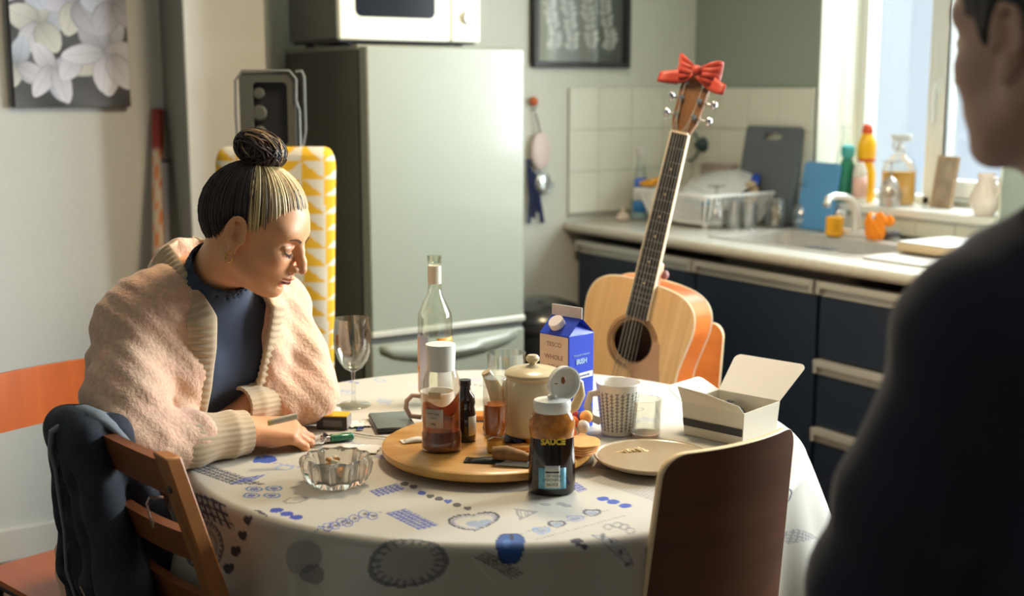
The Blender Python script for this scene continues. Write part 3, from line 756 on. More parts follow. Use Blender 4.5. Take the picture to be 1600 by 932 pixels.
# drying rack: white plastic basket with slotted sides
RX0, RX1, RY0, RY1 = -.395, -.045, -.135, -.525
rk = thing('drying_rack', 'white plastic drying rack with slotted sides beside the sink', 'rack', ((RX0+RX1)/2, (RY0+RY1)/2, WZ), 0, world=True)
RW = mat('white_plastic_rack', (.88, .88, .84), .35); hx_, hy_ = (RX1-RX0)/2, (RY0-RY1)/2
def ring(s, z, r=.03): return rr(hx_*s, hy_*s, r, z, 4)
MB().sheet([ring(.80, .012), ring(.83, .012), ring(.83, .020), ring(.80, .020), ring(.80, .012)], closed=True).build('bottom_rim', RW, rk)
MB().sheet([ring(1.0, .112), ring(1.04, .112), ring(1.04, .122), ring(1.0, .124), ring(1.0, .112)], closed=True).build('top_rim', RW, rk, bevel=.001)
lo_, hi_ = ring(.82, .016), ring(1.01, .115); sl = MB(); N_ = 64
def along(poly, t):
    P_ = [Vector(p) for p in poly]; L_ = [(P_[(i+1) % len(P_)]-P_[i]).length for i in range(len(P_))]; T = sum(L_)*t
    for i, l_ in enumerate(L_):
        if T <= l_: return P_[i].lerp(P_[(i+1) % len(P_)], T/max(l_, 1e-9))
        T -= l_
    return P_[0]
for k in range(N_):
    sl.tube([along(lo_, k/N_), along(hi_, k/N_)], .0046, 6, up=(0, 0, 1))
tag(sl.build('side_slats', RW, rk), kind='stuff')
MB().box((0, 0, .014), (hx_*1.6, hy_*1.6, .004)).build('base_plate', RW, rk)
for sx_, sy_ in ((-1, -1), (1, -1), (-1, 1), (1, 1)): MB().lathe([(.010, 0), (.013, .016)], (sx_*hx_*.72, sy_*hy_*.72, 0), 10).build('leg', RW, rk)
# crockery in the rack
def plate_prof(r): return [(0, 0), (r*.55, 0), (r*.62, .004), (r, .018), (r, .021), (r*.60, .008), (0, .005)]
WP = mat('white_china', (.78, .80, .80), .2, coat=.3)
def crockery(name, label, loc, r, tilt, rzz, prof, m, grp=None, cat='plate'):
    t = thing(name, label, cat, loc, 0, grp, world=True); MB().lathe(prof, n=36).build('dish', m, t)
    t.rotation_euler = (R(tilt), 0, R(rzz)); return t
crockery('bowl', 'white rounded bowl upturned in the drying rack behind the guitar neck', (-.250, -.305, 1.02), .07, 150, -60, [(.02, -.002), (.028, 0), (.055, .02), (.078, .062), (.076, .064), (.05, .024), (0, .008)], WP, cat='bowl')
crockery('oval_plate', 'large white plate lying tilted over the drying rack', (-.160, -.33, 1.062), .13, 203, -75, plate_prof(.135), WP)
crockery('blue_plate', 'pale blue plate lying under the white plate in the rack', (-.190, -.345, 1.012), .12, 188, -68, plate_prof(.118), mat('pale_blue_china', lin((120, 160, 185)), .25))
tag(MB().ball((-.115, -.455, 1.0), (.020, .030, .05), M=Matrix.Rotation(R(25), 3, 'Y')).ball((-.115, -.455, 1.045), (.022, .022, .016)).build('wooden_spoon', mat('spoon_wood', (.55, .42, .25), .5)), 'pale wooden spoon head standing in the near end of the rack', 'spoon')
t = wobj('blue_spatula', 'bright blue plastic spatula standing slanted in the rack', 'utensil', 0, 0, xy=(-.13, -.43), z=.955)
MB().tube([(0, 0, 0), (.012, -.01, .05)], .006, 8).build('handle', mat('blue_plastic', lin((35, 80, 190)), .4), t)
MB().sheet([[(.006, 0, .045), (.028, -.03, .050)], [(.030, .0, .100), (.052, -.03, .110)], [(.048, 0, .125), (.062, -.02, .130)]]).build('blade', mat('blue_plastic'), t, solid=.004)
t = wobj('orange_scoop', 'orange plastic utensil lying on the far end of the rack', 'utensil', 0, 0, xy=(-.33, -.14), z=1.028)
MB().ball((0, .02, .012), (.040, .05, .014)).build('scoop', mat('bright_orange_plastic', lin((240, 165, 30)), .4), t)
MB().tube([(-.015, -.02, .020), (.03, -.045, .035), (.05, -.055, .03)], .009, 8).build('handle', mat('bright_orange_plastic'), t)
# upturned glasses
WGL = glass('worktop_glass', (.97, .98, .96), 1.8, .50, .22, .26)
def wine_down(label, loc, h=.165, r=.036, grp=None):
    t = thing('wine_glass', label, 'glass', loc, 0, grp, world=True)
    MB().lathe([(r*.86, 0), (r, .03), (r*.98, .05), (r*.6, .085), (.006, .100)], n=28).build('bowl', WGL, t)
    MB().lathe([(.006, .100), (.0038, .11), (.0038, h-.006)], n=12).build('stem', WGL, t)
    MB().lathe([(.0038, h-.008), (.010, h-.005), (.032, h-.001), (.032, h+.001), (0, h+.001)], n=28).build('foot', WGL, t)
    return t
wine_down('upturned wine glass drying before the white rack', (*onr(1118, 357, WZ)[:2], WZ), .150)
wine_down('upturned wine glass standing by the blue chopping board', (*onr(1252, 357, WZ)[:2], WZ), .160, .040)
wine_down('upturned wine glass standing on the window sill', (-.012, -1.005, 1.005), .150, .038)
def tumbler(t, r0, r1, h, m, th=.0022):
    return MB().lathe([(0, .004), (r0-.004, .004), (r0, .0), (r1, h), (r1-th, h), (r0-th, .010), (0, .010)], n=32).build('glass_body', m, t)
for k, (px, py, hh) in enumerate(((1146, 358, .10), (1170, 358, .095))):
    t = wobj('tumbler', ['clear tumbler beside the upturned wine glass at the rack', 'clear tumbler next to the glass jar at the rack'][k], 'glass', px, py); tumbler(t, .026, .030, hh, WGL)
t = wobj('glass_jar', 'square clear jar with pale contents at the near end of the rack', 'jar', 1211, 356)
MB().lathe([(.030, 0), (.036, .004), (.036, .085), (.032, .094), (.032, .104)], n=24).build('jar_body', WGL, t)
cn = MB(); r_ = random.Random(2)
for k in range(9): cn.ball((r_.uniform(-.018, .018), r_.uniform(-.018, .018), .014+.007*k), (.012, .010, .009), 8, 6)
tag(cn.build('contents', mat('jar_contents', (.60, .52, .30), .5), t), kind='stuff')
# chopping boards leaning on the tiles
def board(name, label, yc, zc, w, h, th, m, x_b, lean, slot=True, rzz=0):
    t = thing(name, label, 'chopping board', (x_b, yc, WZ+.004), rzz, world=True)
    o = rrect(-w/2, w/2, 0, h, .018, 0); vs = [(p[0], 0, p[2]) for p in o]
    mb = MB()
    if slot:
        i_ = [(.040*math.cos(2*PI*(k+.5)/24+PI/2*0)*1.0, 0, h-.036+.013*math.sin(2*PI*(k+.5)/24)) for k in range(24)]
        i_ = [(max(-.045, min(.045, p[0]*1.35)), 0, p[2]) for p in i_]
        f, bq = [(p[0], -th/2, p[2]) for p in o], [(p[0], th/2, p[2]) for p in o]; fi, bi = [(p[0], -th/2, p[2]) for p in i_], [(p[0], th/2, p[2]) for p in i_]
        mb.sheet([bq, f], closed=True); mb.sheet([f, fi], closed=True); mb.sheet([fi, bi], closed=True); mb.sheet([bi, bq], closed=True)
    else: mb = plate_y(o, -th/2, th/2)
    mb.build('board', m, t)
    t.rotation_euler = (R(-lean), 0, R(-90+rzz)); return t
board('grey_chopping_board', 'tall grey chopping board with a cut-out grip leaning on the tiles', -.475, 0, .285, .355, .008, mat('grey_board', (.115, .135, .155), .5), -.085, 10)
board('blue_chopping_board', 'smaller light blue chopping board leaning below the window sill', -.738, 0, .165, .235, .007, mat('light_blue_board', lin((90, 155, 205)), .45), -.085, 9, slot=False, rzz=0)
# mixer tap
tp = thing('mixer_tap', 'cream and chrome mixer tap with a curved spout behind the sink', 'tap', (-.118, -.965, WZ), world=True)
CRM = mat('cream_tap', (.72, .70, .62), .18, metal=.35, coat=.4)
MB().tube([(0, .075, .012), (0, -.075, .012)], .017, 12).build('tap_bar', CRM, tp)
MB().tube([(0, 0, .01), (-.004, 0, .06), (-.012, 0, .100), (-.035, .0, .128), (-.065, .002, .140), (-.110, .006, .143), (-.135, .008, .136), (-.140, .008, .118)], [.017, .015, .0135, .0125, .012, .012, .012, .012], 14).build('spout', CRM, tp)
MB().tube([(-.140, .008, .121), (-.1405, .008, .108)], .0135, 14).build('nozzle', mat('tap_grey', (.25, .25, .25), .4), tp)
for s2 in (-1, 1):
    k = MB().lathe([(.014, .012), (.012, .04), (.010, .045), (.017, .055), (.019, .075), (.015, .085), (0, .087)], (0, s2*.075, 0), 16, wob=lambda a, r, z: 1+(.08*math.cos(4*a) if z > .05 else 0)).build('tap_handle', mat('tap_crystal', (.70, .72, .72), .12, metal=.3), tp)
# sponge, cloth, brush
tag(MB().box((-.150, -.895, WZ+.034), (.030, .055, .065), rz=.3).build('sponge', mat('yellow_sponge', lin((235, 165, 30)), .9, bump=.6, scale=160), bevel=.006), 'yellow orange sponge standing behind the tap spout', 'sponge')
sd = SDF((-.20, -1.13, .895), (-.05, -.97, 1.03), .0035)
for c_, r_2 in (((-.125, -1.050, .932), (.022, .034, .036)), ((-.118, -1.055, .965), (.014, .024, .032)), ((-.10, -1.078, .968), (.010, .024, .018)), ((-.132, -1.030, .955), (.014, .018, .040))): sd.ell(c_, r_2, .01)
sd.warp(lambda X, Y, Z: .003*np.sin(X*200+Z*80)*np.cos(Y*190-Z*100)); V, Q = sd.mesh()
tag(mesh_np('dish_cloth', V, Q, mat('orange_cloth', lin((245, 140, 25)), .85)), 'crumpled bright orange dish cloth beside the tap', 'cloth')
t = wobj('dish_brush', 'dark grey dish brush lying right of the orange cloth', 'brush', 1392, 376)
MB().ball((0, 0, .018), (.022, .034, .012), M=Matrix.Rotation(R(-20), 3, 'X')).build('brush_head', mat('brush_grey', (.10, .11, .13), .5), t)
MB().tube([(0, .02, .024), (0, .06, .030), (.01, .11, .026)], [.007, .006, .007], 8).build('handle', mat('brush_grey'), t)
br = MB()
for k in range(40): x, y = random.uniform(-.016, .016), random.uniform(-.026, .026); br.tube([(x, y, .014), (x*1.2, y*1.2, .001)], .0012, 4)
tag(br.build('bristles', mat('bristle_white', (.6, .6, .58), .7), t), kind='stuff')
# wooden board lying at the near end
t = wobj('bread_board', 'thick pale wooden board lying on the near worktop beside the sleeve', 'chopping board', 0, 0, xy=(-.215, -1.50), rz=0, z=WZ+.006)
MB().box((0, 0, .016), (.24, .38, .028)).build('board', wood('pale_board', (.55, .40, .22), (.68, .54, .33), 5, (8, 1, 8)), t, bevel=.005)
MB().box((0, 0, .0315), (.236, .376, .003)).build('board_top', mat('board_white', (.80, .80, .74), .4), t, bevel=.001)
# suction hook with ring near the corner
t = thing('suction_hook', 'round dark suction hook with a wire ring high on the corner tiles', 'hook', (-.012, -.075, 1.175), world=True)
MB().lathe([(.030, 0), (.026, .012), (.016, .022), (.014, .036), (0, .038)], n=24, M=Matrix.Rotation(R(-90), 3, 'Y')).build('suction_cup', mat('dark_green_rubber', (.03, .06, .06), .3), t)
MB().tube([(-.02-.0*k, .062+.058*math.cos(2*PI*k/28), -.005+.058*math.sin(2*PI*k/28)) for k in range(28)], .0045, 8, closed=True).build('ring', mat('dark_wire', (.08, .13, .13), .35, metal=.5), t)
# rusty pink tin in the corner behind the rack
tag(MB().box((-.062, -.225, WZ+.105), (.055, .16, .205)).build('storage_tin', mat('dusky_tin', (.36, .29, .25), .5, var=.2, scale=25), bevel=.006), 'dusky brown tin standing behind the drying rack', 'tin')

# ================================================================ ON THE SILL
SZ = 1.0045
def sill(name, label, cat, y, x=.03): return thing(name, label, cat, (x, y, SZ), world=True)
t = sill('detergent_bottle', 'orange yellow detergent bottle with a red cap on the sill', 'bottle', -.838, .055)
YD = mat('detergent_yellow', lin((250, 190, 20)), .3)
MB().lathe([(.034, 0), (.038, .01), (.038, .10), (.029, .13), (.036, .165), (.035, .20), (.022, .232), (.014, .240)], n=28, sx=1.0, sy=.8).build('bottle_body', YD, t)
MB().lathe([(.017, .234), (.020, .242), (.016, .262), (.008, .270), (0, .271)], n=20).build('cap', mat('red_cap', lin((225, 90, 40)), .35), t)
curved_label(t, 'label', mat('det_red_label', lin((215, 80, 30)), .5), .0345, .140, .150, -190, -60, .82, .0355)
t = sill('cleaner_bottle', 'small white bottle with a pinkish label before the yellow detergent', 'bottle', -.862, -.0)
MB().lathe([(.022, 0), (.025, .008), (.025, .085), (.022, .115), (.012, .135), (.011, .14), (0, .141)], n=24).build('bottle_body', mat('white_plastic_warm', (.80, .76, .66), .35), t)
curved_label(t, 'label', mat('pink_label', lin((235, 190, 170)), .5), .0256, .02, .09, -200, -70)
t = sill('green_bottle', 'green bleach bottle leaning at the sill edge beside the blue board', 'bottle', -.785, .012)
MB().lathe([(.038, 0), (.042, .008), (.042, .08), (.032, .125), (.018, .155), (.016, .165)], n=24, sy=.7).build('bottle_body', mat('green_plastic', lin((50, 140, 110)), .3), t)
MB().lathe([(.022, .160), (.024, .190), (.018, .198), (0, .198)], n=20).build('cap', mat('teal_cap', lin((70, 170, 165)), .4), t)
t.rotation_euler = (R(8), R(-6), 0)
t = sill('clear_bottle', 'ghostly clear empty bottle behind the green bottle at the reveal', 'bottle', -.725, .07)
MB().lathe([(.028, 0), (.030, .01), (.030, .15), (.014, .215), (.012, .245), (.015, .250), (.015, .262)], n=24).build('bottle_body', CGP, t)
t = sill('spray_bottle', 'clear trigger spray bottle filled with orange liquid on the sill', 'bottle', -.965, .075)
MB().lathe([(.044, 0), (.048, .008), (.048, .12), (.038, .150), (.016, .170), (.013, .18)], n=28, sy=1.3).build('bottle_body', CGP, t)
MB().lathe([(.042, .004), (.0455, .010), (.0455, .112), (0, .113)], n=28, sy=1.3).build('liquid', mat('orange_liquid', lin((240, 180, 80)), .2), t)
MB().lathe([(.016, .178), (.016, .196), (.010, .200), (.009, .215)], n=18).build('collar', mat('spray_head', (.72, .76, .76), .3), t)
MB().box((0, -.008, .226), (.022, .075, .024)).box((0, .036, .229), (.010, .016, .010)).build('trigger_head', mat('spray_head'), t, bevel=.005)
MB().tube([(0, .018, .216), (0, .030, .20), (0, .028, .182)], [.005, .005, .004], 8, flat=.8).build('trigger', mat('spray_head'), t)
t = sill('small_frame', 'small wooden photo frame leaning in the window corner of the fixed light', 'picture', -1.115, .11)
MB().span((-.006, -.05, 0), (.006, -.038, .17)).span((-.006, .038, 0), (.006, .05, .17)).span((-.006, -.04, 0), (.006, .04, .012)).span((-.006, -.04, .158), (.006, .04, .17)).build('frame', wood('frame_wood', (.35, .25, .15), (.5, .38, .25)), t, bevel=.002)
MB().span((-.002, -.038, .012), (.003, .038, .158)).build('photo', mat('faded_photo', (.45, .36, .26), .5, var=.35, scale=18), t)
t.rotation_euler = (0, R(8), R(-12))
t = sill('ceramic_jug', 'pale cream ceramic jug at the near end of the sill beside the shoulder', 'jug', -1.365, -.0)
MB().lathe([(.026, 0), (.030, .004), (.046, .04), (.048, .06), (.034, .09), (.024, .11), (.028, .13), (.026, .13), (.021, .11), (0, .02)], n=28).build('jug_body', mat('cream_ceramic', (.72, .62, .52), .3), t)
MB().tube([(-.01, -.024, .12), (-.015, -.055, .115), (-.016, -.062, .085), (-.014, -.046, .06)], .005, 8).build('handle', mat('cream_ceramic'), t)
# ================================================================ TABLE AND CLOTH
TC_ = (-.03, 2.235); TR = .55; TZ = .757
tt = thing('round_table', 'round dining table hidden under the printed cloth', 'table', (*TC_, 0))
TWD = wood('table_wood', (.16, .08, .035), (.25, .14, .07), 5, (2, 8, 2))
MB().lathe([(0, TZ-.034), (TR-.02, TZ-.034), (TR-.012, TZ-.03), (TR-.012, TZ-.008), (TR-.018, TZ-.004), (0, TZ-.004)], n=64).build('tabletop', TWD, tt)
for a in (45, 135, 225, 315):
    x, y = .30*math.cos(R(a)), .30*math.sin(R(a)); MB().box((x, y, (TZ-.034)/2), (.05, .05, TZ-.034)).build('leg', TWD, tt, bevel=.004)
# --- the cloth: flat top, rounded edge, hanging folds; printed with patches, hearts, apple and rows of little motifs
NA, NR = 1300, 300
ang = np.linspace(0, 2*PI, NA, endpoint=False); SMAX = TR+.27; s1 = np.linspace(.002, SMAX, NR); A, S = np.meshgrid(ang, s1, indexing='ij')
d = np.clip(S-TR, 0, None); rb_ = .014; th = np.clip(d/rb_, 0, PI/2); below = np.clip(d-rb_*PI/2, 0, None)
f = np.clip(below/.22, 0, 1)
fold = .030*np.cos(7*A+.6)+.022*np.cos(11*A+2.2)+.014*np.cos(17*A+1.0)+.010*np.cos(26*A)
# the hem corner hanging beside the dark sleeve swings outwards
seatd = np.exp(-((np.angle(np.exp(1j*(A-R(-50)))))/.42)**2)
fold = fold*f**.8*(1-.85*seatd)-.050*seatd*f
cdir = np.exp(-((np.angle(np.exp(1j*(A-R(-22)))))/.30)**2)*.055*f
crease = np.exp(-((np.angle(np.exp(1j*(A-R(-121)))))/.035)**2)*.030*f**.7
rad = np.where(d > 0, TR-.0+rb_*np.sin(th)+fold+cdir+crease+.02*f, S); zz = np.where(d > 0, TZ-rb_*(1-np.cos(th))-below*.97, TZ)
top = np.stack([S*np.cos(A), S*np.sin(A), S*0], -1).reshape(-1, 3)
wr_ = (.0008*noise3(top, 18, 3)+.0005*noise3(top, 45, 4)).reshape(S.shape)
zz = zz+np.where(d > 0, 0, np.abs(wr_)*.8)
P = np.stack([rad*np.cos(A), rad*np.sin(A), zz], -1).reshape(-1, 3)
U = (TC_[0]+S*np.cos(A)).ravel(); W = (TC_[1]+S*np.sin(A)).ravel()      # flattened cloth coordinates
base = np.array(lin((192, 187, 172))); CC = np.tile(base, (len(U), 1))
CC *= (1+.03*noise3(np.stack([U, W, U*0], 1), 12, 9))[:, None]
BL = lin((40, 70, 165)); NV = lin((30, 36, 62)); GR = lin((120, 118, 120)); TL = lin((60, 115, 170)); DK = lin((45, 45, 50)); LIL = lin((150, 145, 185)); SKY = lin((120, 155, 200))
def q2(px, py):
    p = on(px, py, TZ); dx, dy = p[0]-TC_[0], p[1]-TC_[1]
    if math.hypot(dx, dy) <= TR or p[1] > TC_[1]: return np.array(p[:2])
    # the sight line meets the hanging side instead: unroll that point on to the flat cloth
    a, b, c = _ray(px, py); A2 = a*a+b*b; B2 = -2*(a*TC_[0]+b*TC_[1]); C2 = TC_[0]**2+TC_[1]**2-(TR+.01)**2; D2 = B2*B2-4*A2*C2
    if D2 < 0: return np.array(p[:2])
    k = (-B2-math.sqrt(D2))/(2*A2); X_, Y_, Z_ = a*k, b*k, EYE+c*k; s_ = TR+max(0, TZ-Z_); f_ = math.atan2(Y_-TC_[1], X_-TC_[0])
    return np.array([TC_[0]+s_*math.cos(f_), TC_[1]+s_*math.sin(f_)])
def aff(o, x, y):
    """affine frame from three sight points on the flat cloth; returns a, b in 0..1 over the patch"""
    o, x, y = q2(*o), q2(*x), q2(*y); Mx = np.linalg.inv(np.stack([x-o, y-o], 1)); dU, dW = U-o[0], W-o[1]
    return Mx[0, 0]*dU+Mx[0, 1]*dW, Mx[1, 0]*dU+Mx[1, 1]*dW
def paint(m, c, al=1.0):
    CC[m] = CC[m]*(1-al)+np.array(c)*al
def gingham(o, x, y, nx, ny, c, al=.9):
    a, b = aff(o, x, y); m = (a > 0) & (a < 1) & (b > 0) & (b < 1); la = (a*nx) % 1; lb_ = (b*ny) % 1
    paint(m, c, al*.25); paint(m & ((la < .34) | (lb_ < .36)), c, al)
def loc2(c, w, h, ang_=0.0):
    """centre, half width and half height in sight pixels -> normalised coordinates (x right, y up)"""
    ca, sa = math.cos(R(ang_)), math.sin(R(ang_))
    o = q2(*c); x = q2(c[0]+w*ca, c[1]-w*sa); y = q2(c[0]-h*sa, c[1]-h*ca); Mx = np.linalg.inv(np.stack([x-o, y-o], 1)); dU, dW = U-o[0], W-o[1]
    return Mx[0, 0]*dU+Mx[0, 1]*dW, Mx[1, 0]*dU+Mx[1, 1]*dW
def oval(c, w, h, col, al=1.0, ang_=0, hollow=0.0):
    x, y = loc2(c, w, h, ang_); r = np.sqrt(x*x+y*y); paint((r < 1) & (r > hollow), col, al)
def heartf(x, y): return (x*x+y*y-1)**3-x*x*y**3
def heart(c, w, h, col, al=1.0, ang_=0, hollow=None, inner=None):
    x, y = loc2(c, w/1.15, h/1.15, ang_); m = heartf(x, y) < 0
    if hollow: m &= heartf(x/hollow, y/hollow) >= 0
    paint(m, col, al)
gingham((602, 803), (655, 829), (634, 796), 10, 4, BL); gingham((577, 768), (592, 777), (620, 756), 4, 6, BL)
gingham((299, 776), (353, 796), (310, 812), 7, 3, NV); gingham((288, 744), (362, 758), (332, 728), 12, 4, NV); gingham((362, 757), (380, 747), (400, 751), 4, 5, BL)
gingham((884, 756), (905, 770), (898, 752), 5, 4, BL); gingham((925, 752), (1025, 785), (950, 738), 18, 9, GR, .45); gingham((430, 690), (470, 700), (450, 680), 8, 4, LIL, .5)
heart((741, 818), 41, 14, NV, .95, 6, .90); heart((741, 818), 35, 11.5, BL, .35, 6, .86); heart((748, 820), 20, 6, TL, .5, 6)
x, y = loc2((741, 818), 36, 13, 6); paint((heartf(x, y) < 0) & (heartf(x/.80, y/.80) > 0) & (np.sin(np.arctan2(y, x)*34) > .2), NV, .8)
for k in (-1, 0, 1): oval((798+k*8, 852), 15, 18, lin((28, 62, 120)), 1)
oval((799, 853), 21, 18, lin((36, 78, 140)), 1); oval((792, 850), 6, 7, lin((60, 110, 170)), .8); oval((799, 840), 3, 5, NV)
oval((415, 718), 18, 6, lin((45, 80, 170))); oval((404, 720), 10, 3, lin((45, 80, 170)), 1, 14); oval((409, 713), 2, 4, GR)
for c in ((397, 765), (428, 764), (393, 775), (425, 775)):
    oval(c, 14, 4.2, TL, .9, 0, .72); oval(c, 7, 2.2, BL, .8)
for c in ((432, 798), (448, 804), (463, 809)): oval(c, 11, 3.6, lin((40, 62, 160)), 1, 3)
for c in ((942, 780), (958, 785), (977, 791)): oval(c, 10, 3.6, lin((45, 75, 165)), 1)
for i_, c in enumerate(((632, 757), (646, 762), (659, 771), (672, 777), (686, 780), (700, 785), (714, 790), (731, 796))): (heart if i_ % 2 else oval)(c, 6.5, 3.4, [DK, BL][i_ % 3 == 2], .9)
for c in ((500, 829), (523, 822), (534, 816), (553, 811), (568, 804), (582, 807), (543, 818), (512, 824)):
    oval(c, 9, 6, BL, .8, 0, .78); oval((c[0]+2, c[1]), 4, 2.2, NV, .7)
a_, b_ = aff((488, 836), (596, 800), (492, 842)); paint((a_ > 0) & (a_ < 1) & (np.abs(b_-.5-.45*np.sin(a_*38)) < .16), BL, .8)
for c in ((390, 823), (380, 848), (370, 873), (362, 900), (402, 806)): heart(c, 6.5, 9, DK, .95)
oval((331, 862), 24, 40, NV, .75, 8, .80); oval((331, 862), 17, 28, NV, .4, 8, .72); x, y = loc2((331, 862), 22, 37, 8); rr_ = np.sqrt(x*x+y*y); paint((rr_ < 1) & (rr_ > .8) & (np.sin(np.arctan2(y, x)*26) > .1), base, .8)
oval((478, 878), 30, 26, NV, .35); oval((495, 905), 22, 16, NV, .5)
oval((640, 885), 62, 42, NV, .30, 0, .0); oval((640, 885), 62, 42, NV, .5, 0, .86); x, y = loc2((640, 885), 55, 37); rr_ = np.sqrt(x*x+y*y); paint((rr_ < 1) & (rr_ > .72) & (np.sin(np.arctan2(y, x)*22) > .2), NV, .5)
for k in range(9): oval((738+k*4, 880+k*5), 2.3, 2.6, base*1.2); 
gingham((742, 880), (800, 915), (762, 868), 10, 4, NV, .6)
a_, b_ = aff((803, 795), (842, 800), (812, 814)); paint((a_ > 0) & (b_ > 0) & (a_+b_ < 1) & ((a_ < .12) | (b_ < .14) | (a_+b_ > .88) | (np.sin(a_*40) > .5)), GR, .7)
for c, col in (((925, 803), NV), ((899, 812), LIL), ((870, 821), NV), ((846, 831), SKY)):
    heart(c, 15, 6, col, .9, 0, .72); heart(c, 9, 3.4, TL, .5)
a_, b_ = aff((815, 835), (955, 798), (835, 843)); paint((a_ > 0) & (a_ < 1) & (b_ > -.2) & (b_ < 1.2) & (np.abs(np.abs(b_-.5)-.62) < .10) & (np.sin(a_*150) > .2), GR, .7)
for c in ((903, 846), (898, 852), (909, 852), (903, 857), (912, 862)): oval(c, 5.5, 4.4, NV, .9)
oval((960, 862), 38, 9, GR, .8, -48, .84); oval((960, 862), 36, 8, SKY, .18, -48)
for c in ((942, 838), (955, 853), (968, 870), (978, 890)): oval(c, 4, 4, NV, .7)
for c in ((965, 821), (975, 824), (985, 830), (950, 824)): oval(c, 8, 5, GR, .7, 0, .6)
heart((1222, 786), 11, 18, NV, .9, -8, .78); heart((1222, 786), 6, 9, TL, .8, -8); gingham((1236, 835), (1262, 800), (1252, 850), 5, 8, GR, .7)
for c in ((876, 788), (886, 791), (838, 779), (852, 789)): oval(c, 8, 2.5, [GR, BL][c[0] % 2], .6)
oval((462, 782), 20, 5, GR, .6, 8, .70); oval((470, 780), 13, 3, GR, .4, 8)
rd = random.Random(11)
for k in range(70):       # small faint motifs over the far half
    c = (rd.uniform(430, 1230), rd.uniform(592, 745)); col = rd.choice([LIL, GR, SKY, BL, LIL]); w_ = rd.uniform(6, 16); t_ = rd.random()
    if t_ < .35: oval(c, w_, w_*.28, col, .55, rd.uniform(-10, 10), .6)
    elif t_ < .6: heart(c, w_, w_*.3, col, .55, 0, .7)
    elif t_ < .8: gingham(c, (c[0]+w_*2, c[1]+4), (c[0]+8, c[1]-5), 7, 3, col, .55)
    else:
        for j in range(5): oval((c[0]+j*9, c[1]+j*1.5), 3.4, 1.5, col, .7)
for k in range(16):       # rows of dots and hearts on the hanging part all round
    a0 = rd.uniform(0, 2*PI); s0 = TR+rd.uniform(.06, .2); cx_, cy_ = TC_[0]+s0*math.cos(a0), TC_[1]+s0*math.sin(a0)
    if math.sin(a0) < -.2: continue
    rr_ = np.hypot(U-cx_, W-cy_); paint((rr_ < .05) & (rr_ > .043), NV, .7); paint((rr_ < .035) & (np.sin(U*400) > 0), BL, .4)
idx = np.arange(NA*NR).reshape(NA, NR); nx_ = np.roll(idx, -1, 0)
Q = np.stack([idx[:, :-1], idx[:, 1:], nx_[:, 1:], nx_[:, :-1]], -1).reshape(-1, 4)
CLOTH = mat('printed_cotton', (1, 1, 1), .75, attr='col', bump=.15, scale=500, bdist=.0004, sheen=.1)
cl = mesh_np('tablecloth', np.concatenate([P, [[0, 0, TZ]]]), Q, CLOTH, None, np.concatenate([CC, [base]]))
cl.location = room(*TC_); cl.rotation_euler = (0, 0, R(YAW))
tag(cl, 'pale cloth printed with blue hearts, checks and an apple over the round table', 'tablecloth')
me_ = cl.data; bm = bmesh.new(); bm.from_mesh(me_); bm.verts.ensure_lookup_table(); c0 = bm.verts[NA*NR]
ringv = [bm.verts[i*NR] for i in range(NA)]; col_l = bm.verts.layers.float_color.get('col')
bm.faces.new([ringv[i] for i in range(0, NA, 10)]); bm.to_mesh(me_); bm.free()
# ================================================================ ON THE TABLE
T = TZ+.0015
BOARD = wood('susan_wood', lin((196, 140, 66)), lin((222, 172, 96)), 4, (1.2, 9, 1), .38, coat=.2)
SX, SYc, SR = -.042, 2.10, .184; SZT = .786
ls = thing('lazy_susan', 'round wooden turntable board in the middle of the cloth', 'turntable', (SX, SYc, T))
MB().lathe([(0, .008), (SR-.012, .008), (SR-.003, .011), (SR, .016), (SR-.0005, .024), (SR-.006, SZT-T), (0, SZT-T)], n=96).build('board', BOARD, ls, smooth=50)
MB().lathe([(0, 0), (.085, 0), (.085, .008), (0, .008)], n=40).build('base', PLINTH, ls)
def item(name, label, cat, px, py, z=T, group=None, rz=0, p=None):
    p = p or on(px, py, z); return thing(name, label, cat, (p[0], p[1], z), rz, group)
def tint(name, col, dens=.5, rough=.08):
    return mat(name, col, rough, coat=.5, spec=.5)
WCAP = mat('white_plastic_cap', (.82, .82, .74), .3)
# --- brown sauce squeezed low in a clear bottle, white cap
S_ = SZT+.0005
b = item('sauce_bottle', 'clear squeezy bottle smeared with reddish brown sauce, white cap, on the turntable', 'bottle', 690, 704, S_)
prof = [(.029, 0), (.0335, .004), (.0340, .030), (.0315, .036), (.0320, .100), (.0325, .120), (.026, .138), (.0235, .146)]
MB().lathe([(0, 0)]+prof, n=40, sy=.78).build('bottle_body', glass('sauce_clear', (.96, .95, .90), .9, .72, .06, .05), b)
SAU = mat('brown_red_sauce', lin((168, 82, 38)), .22, var=.6, scale=55, coat=.4); SAUD = mat('dark_red_sauce', lin((142, 78, 58)), .22, var=.3, scale=40, coat=.4)
MB().lathe([(0, .002), (.027, .002), (.0322, .006), (.0326, .030), (.0303, .035), (.0303, .042), (0, .042)], n=40, sy=.77).build('sauce', SAUD, b)
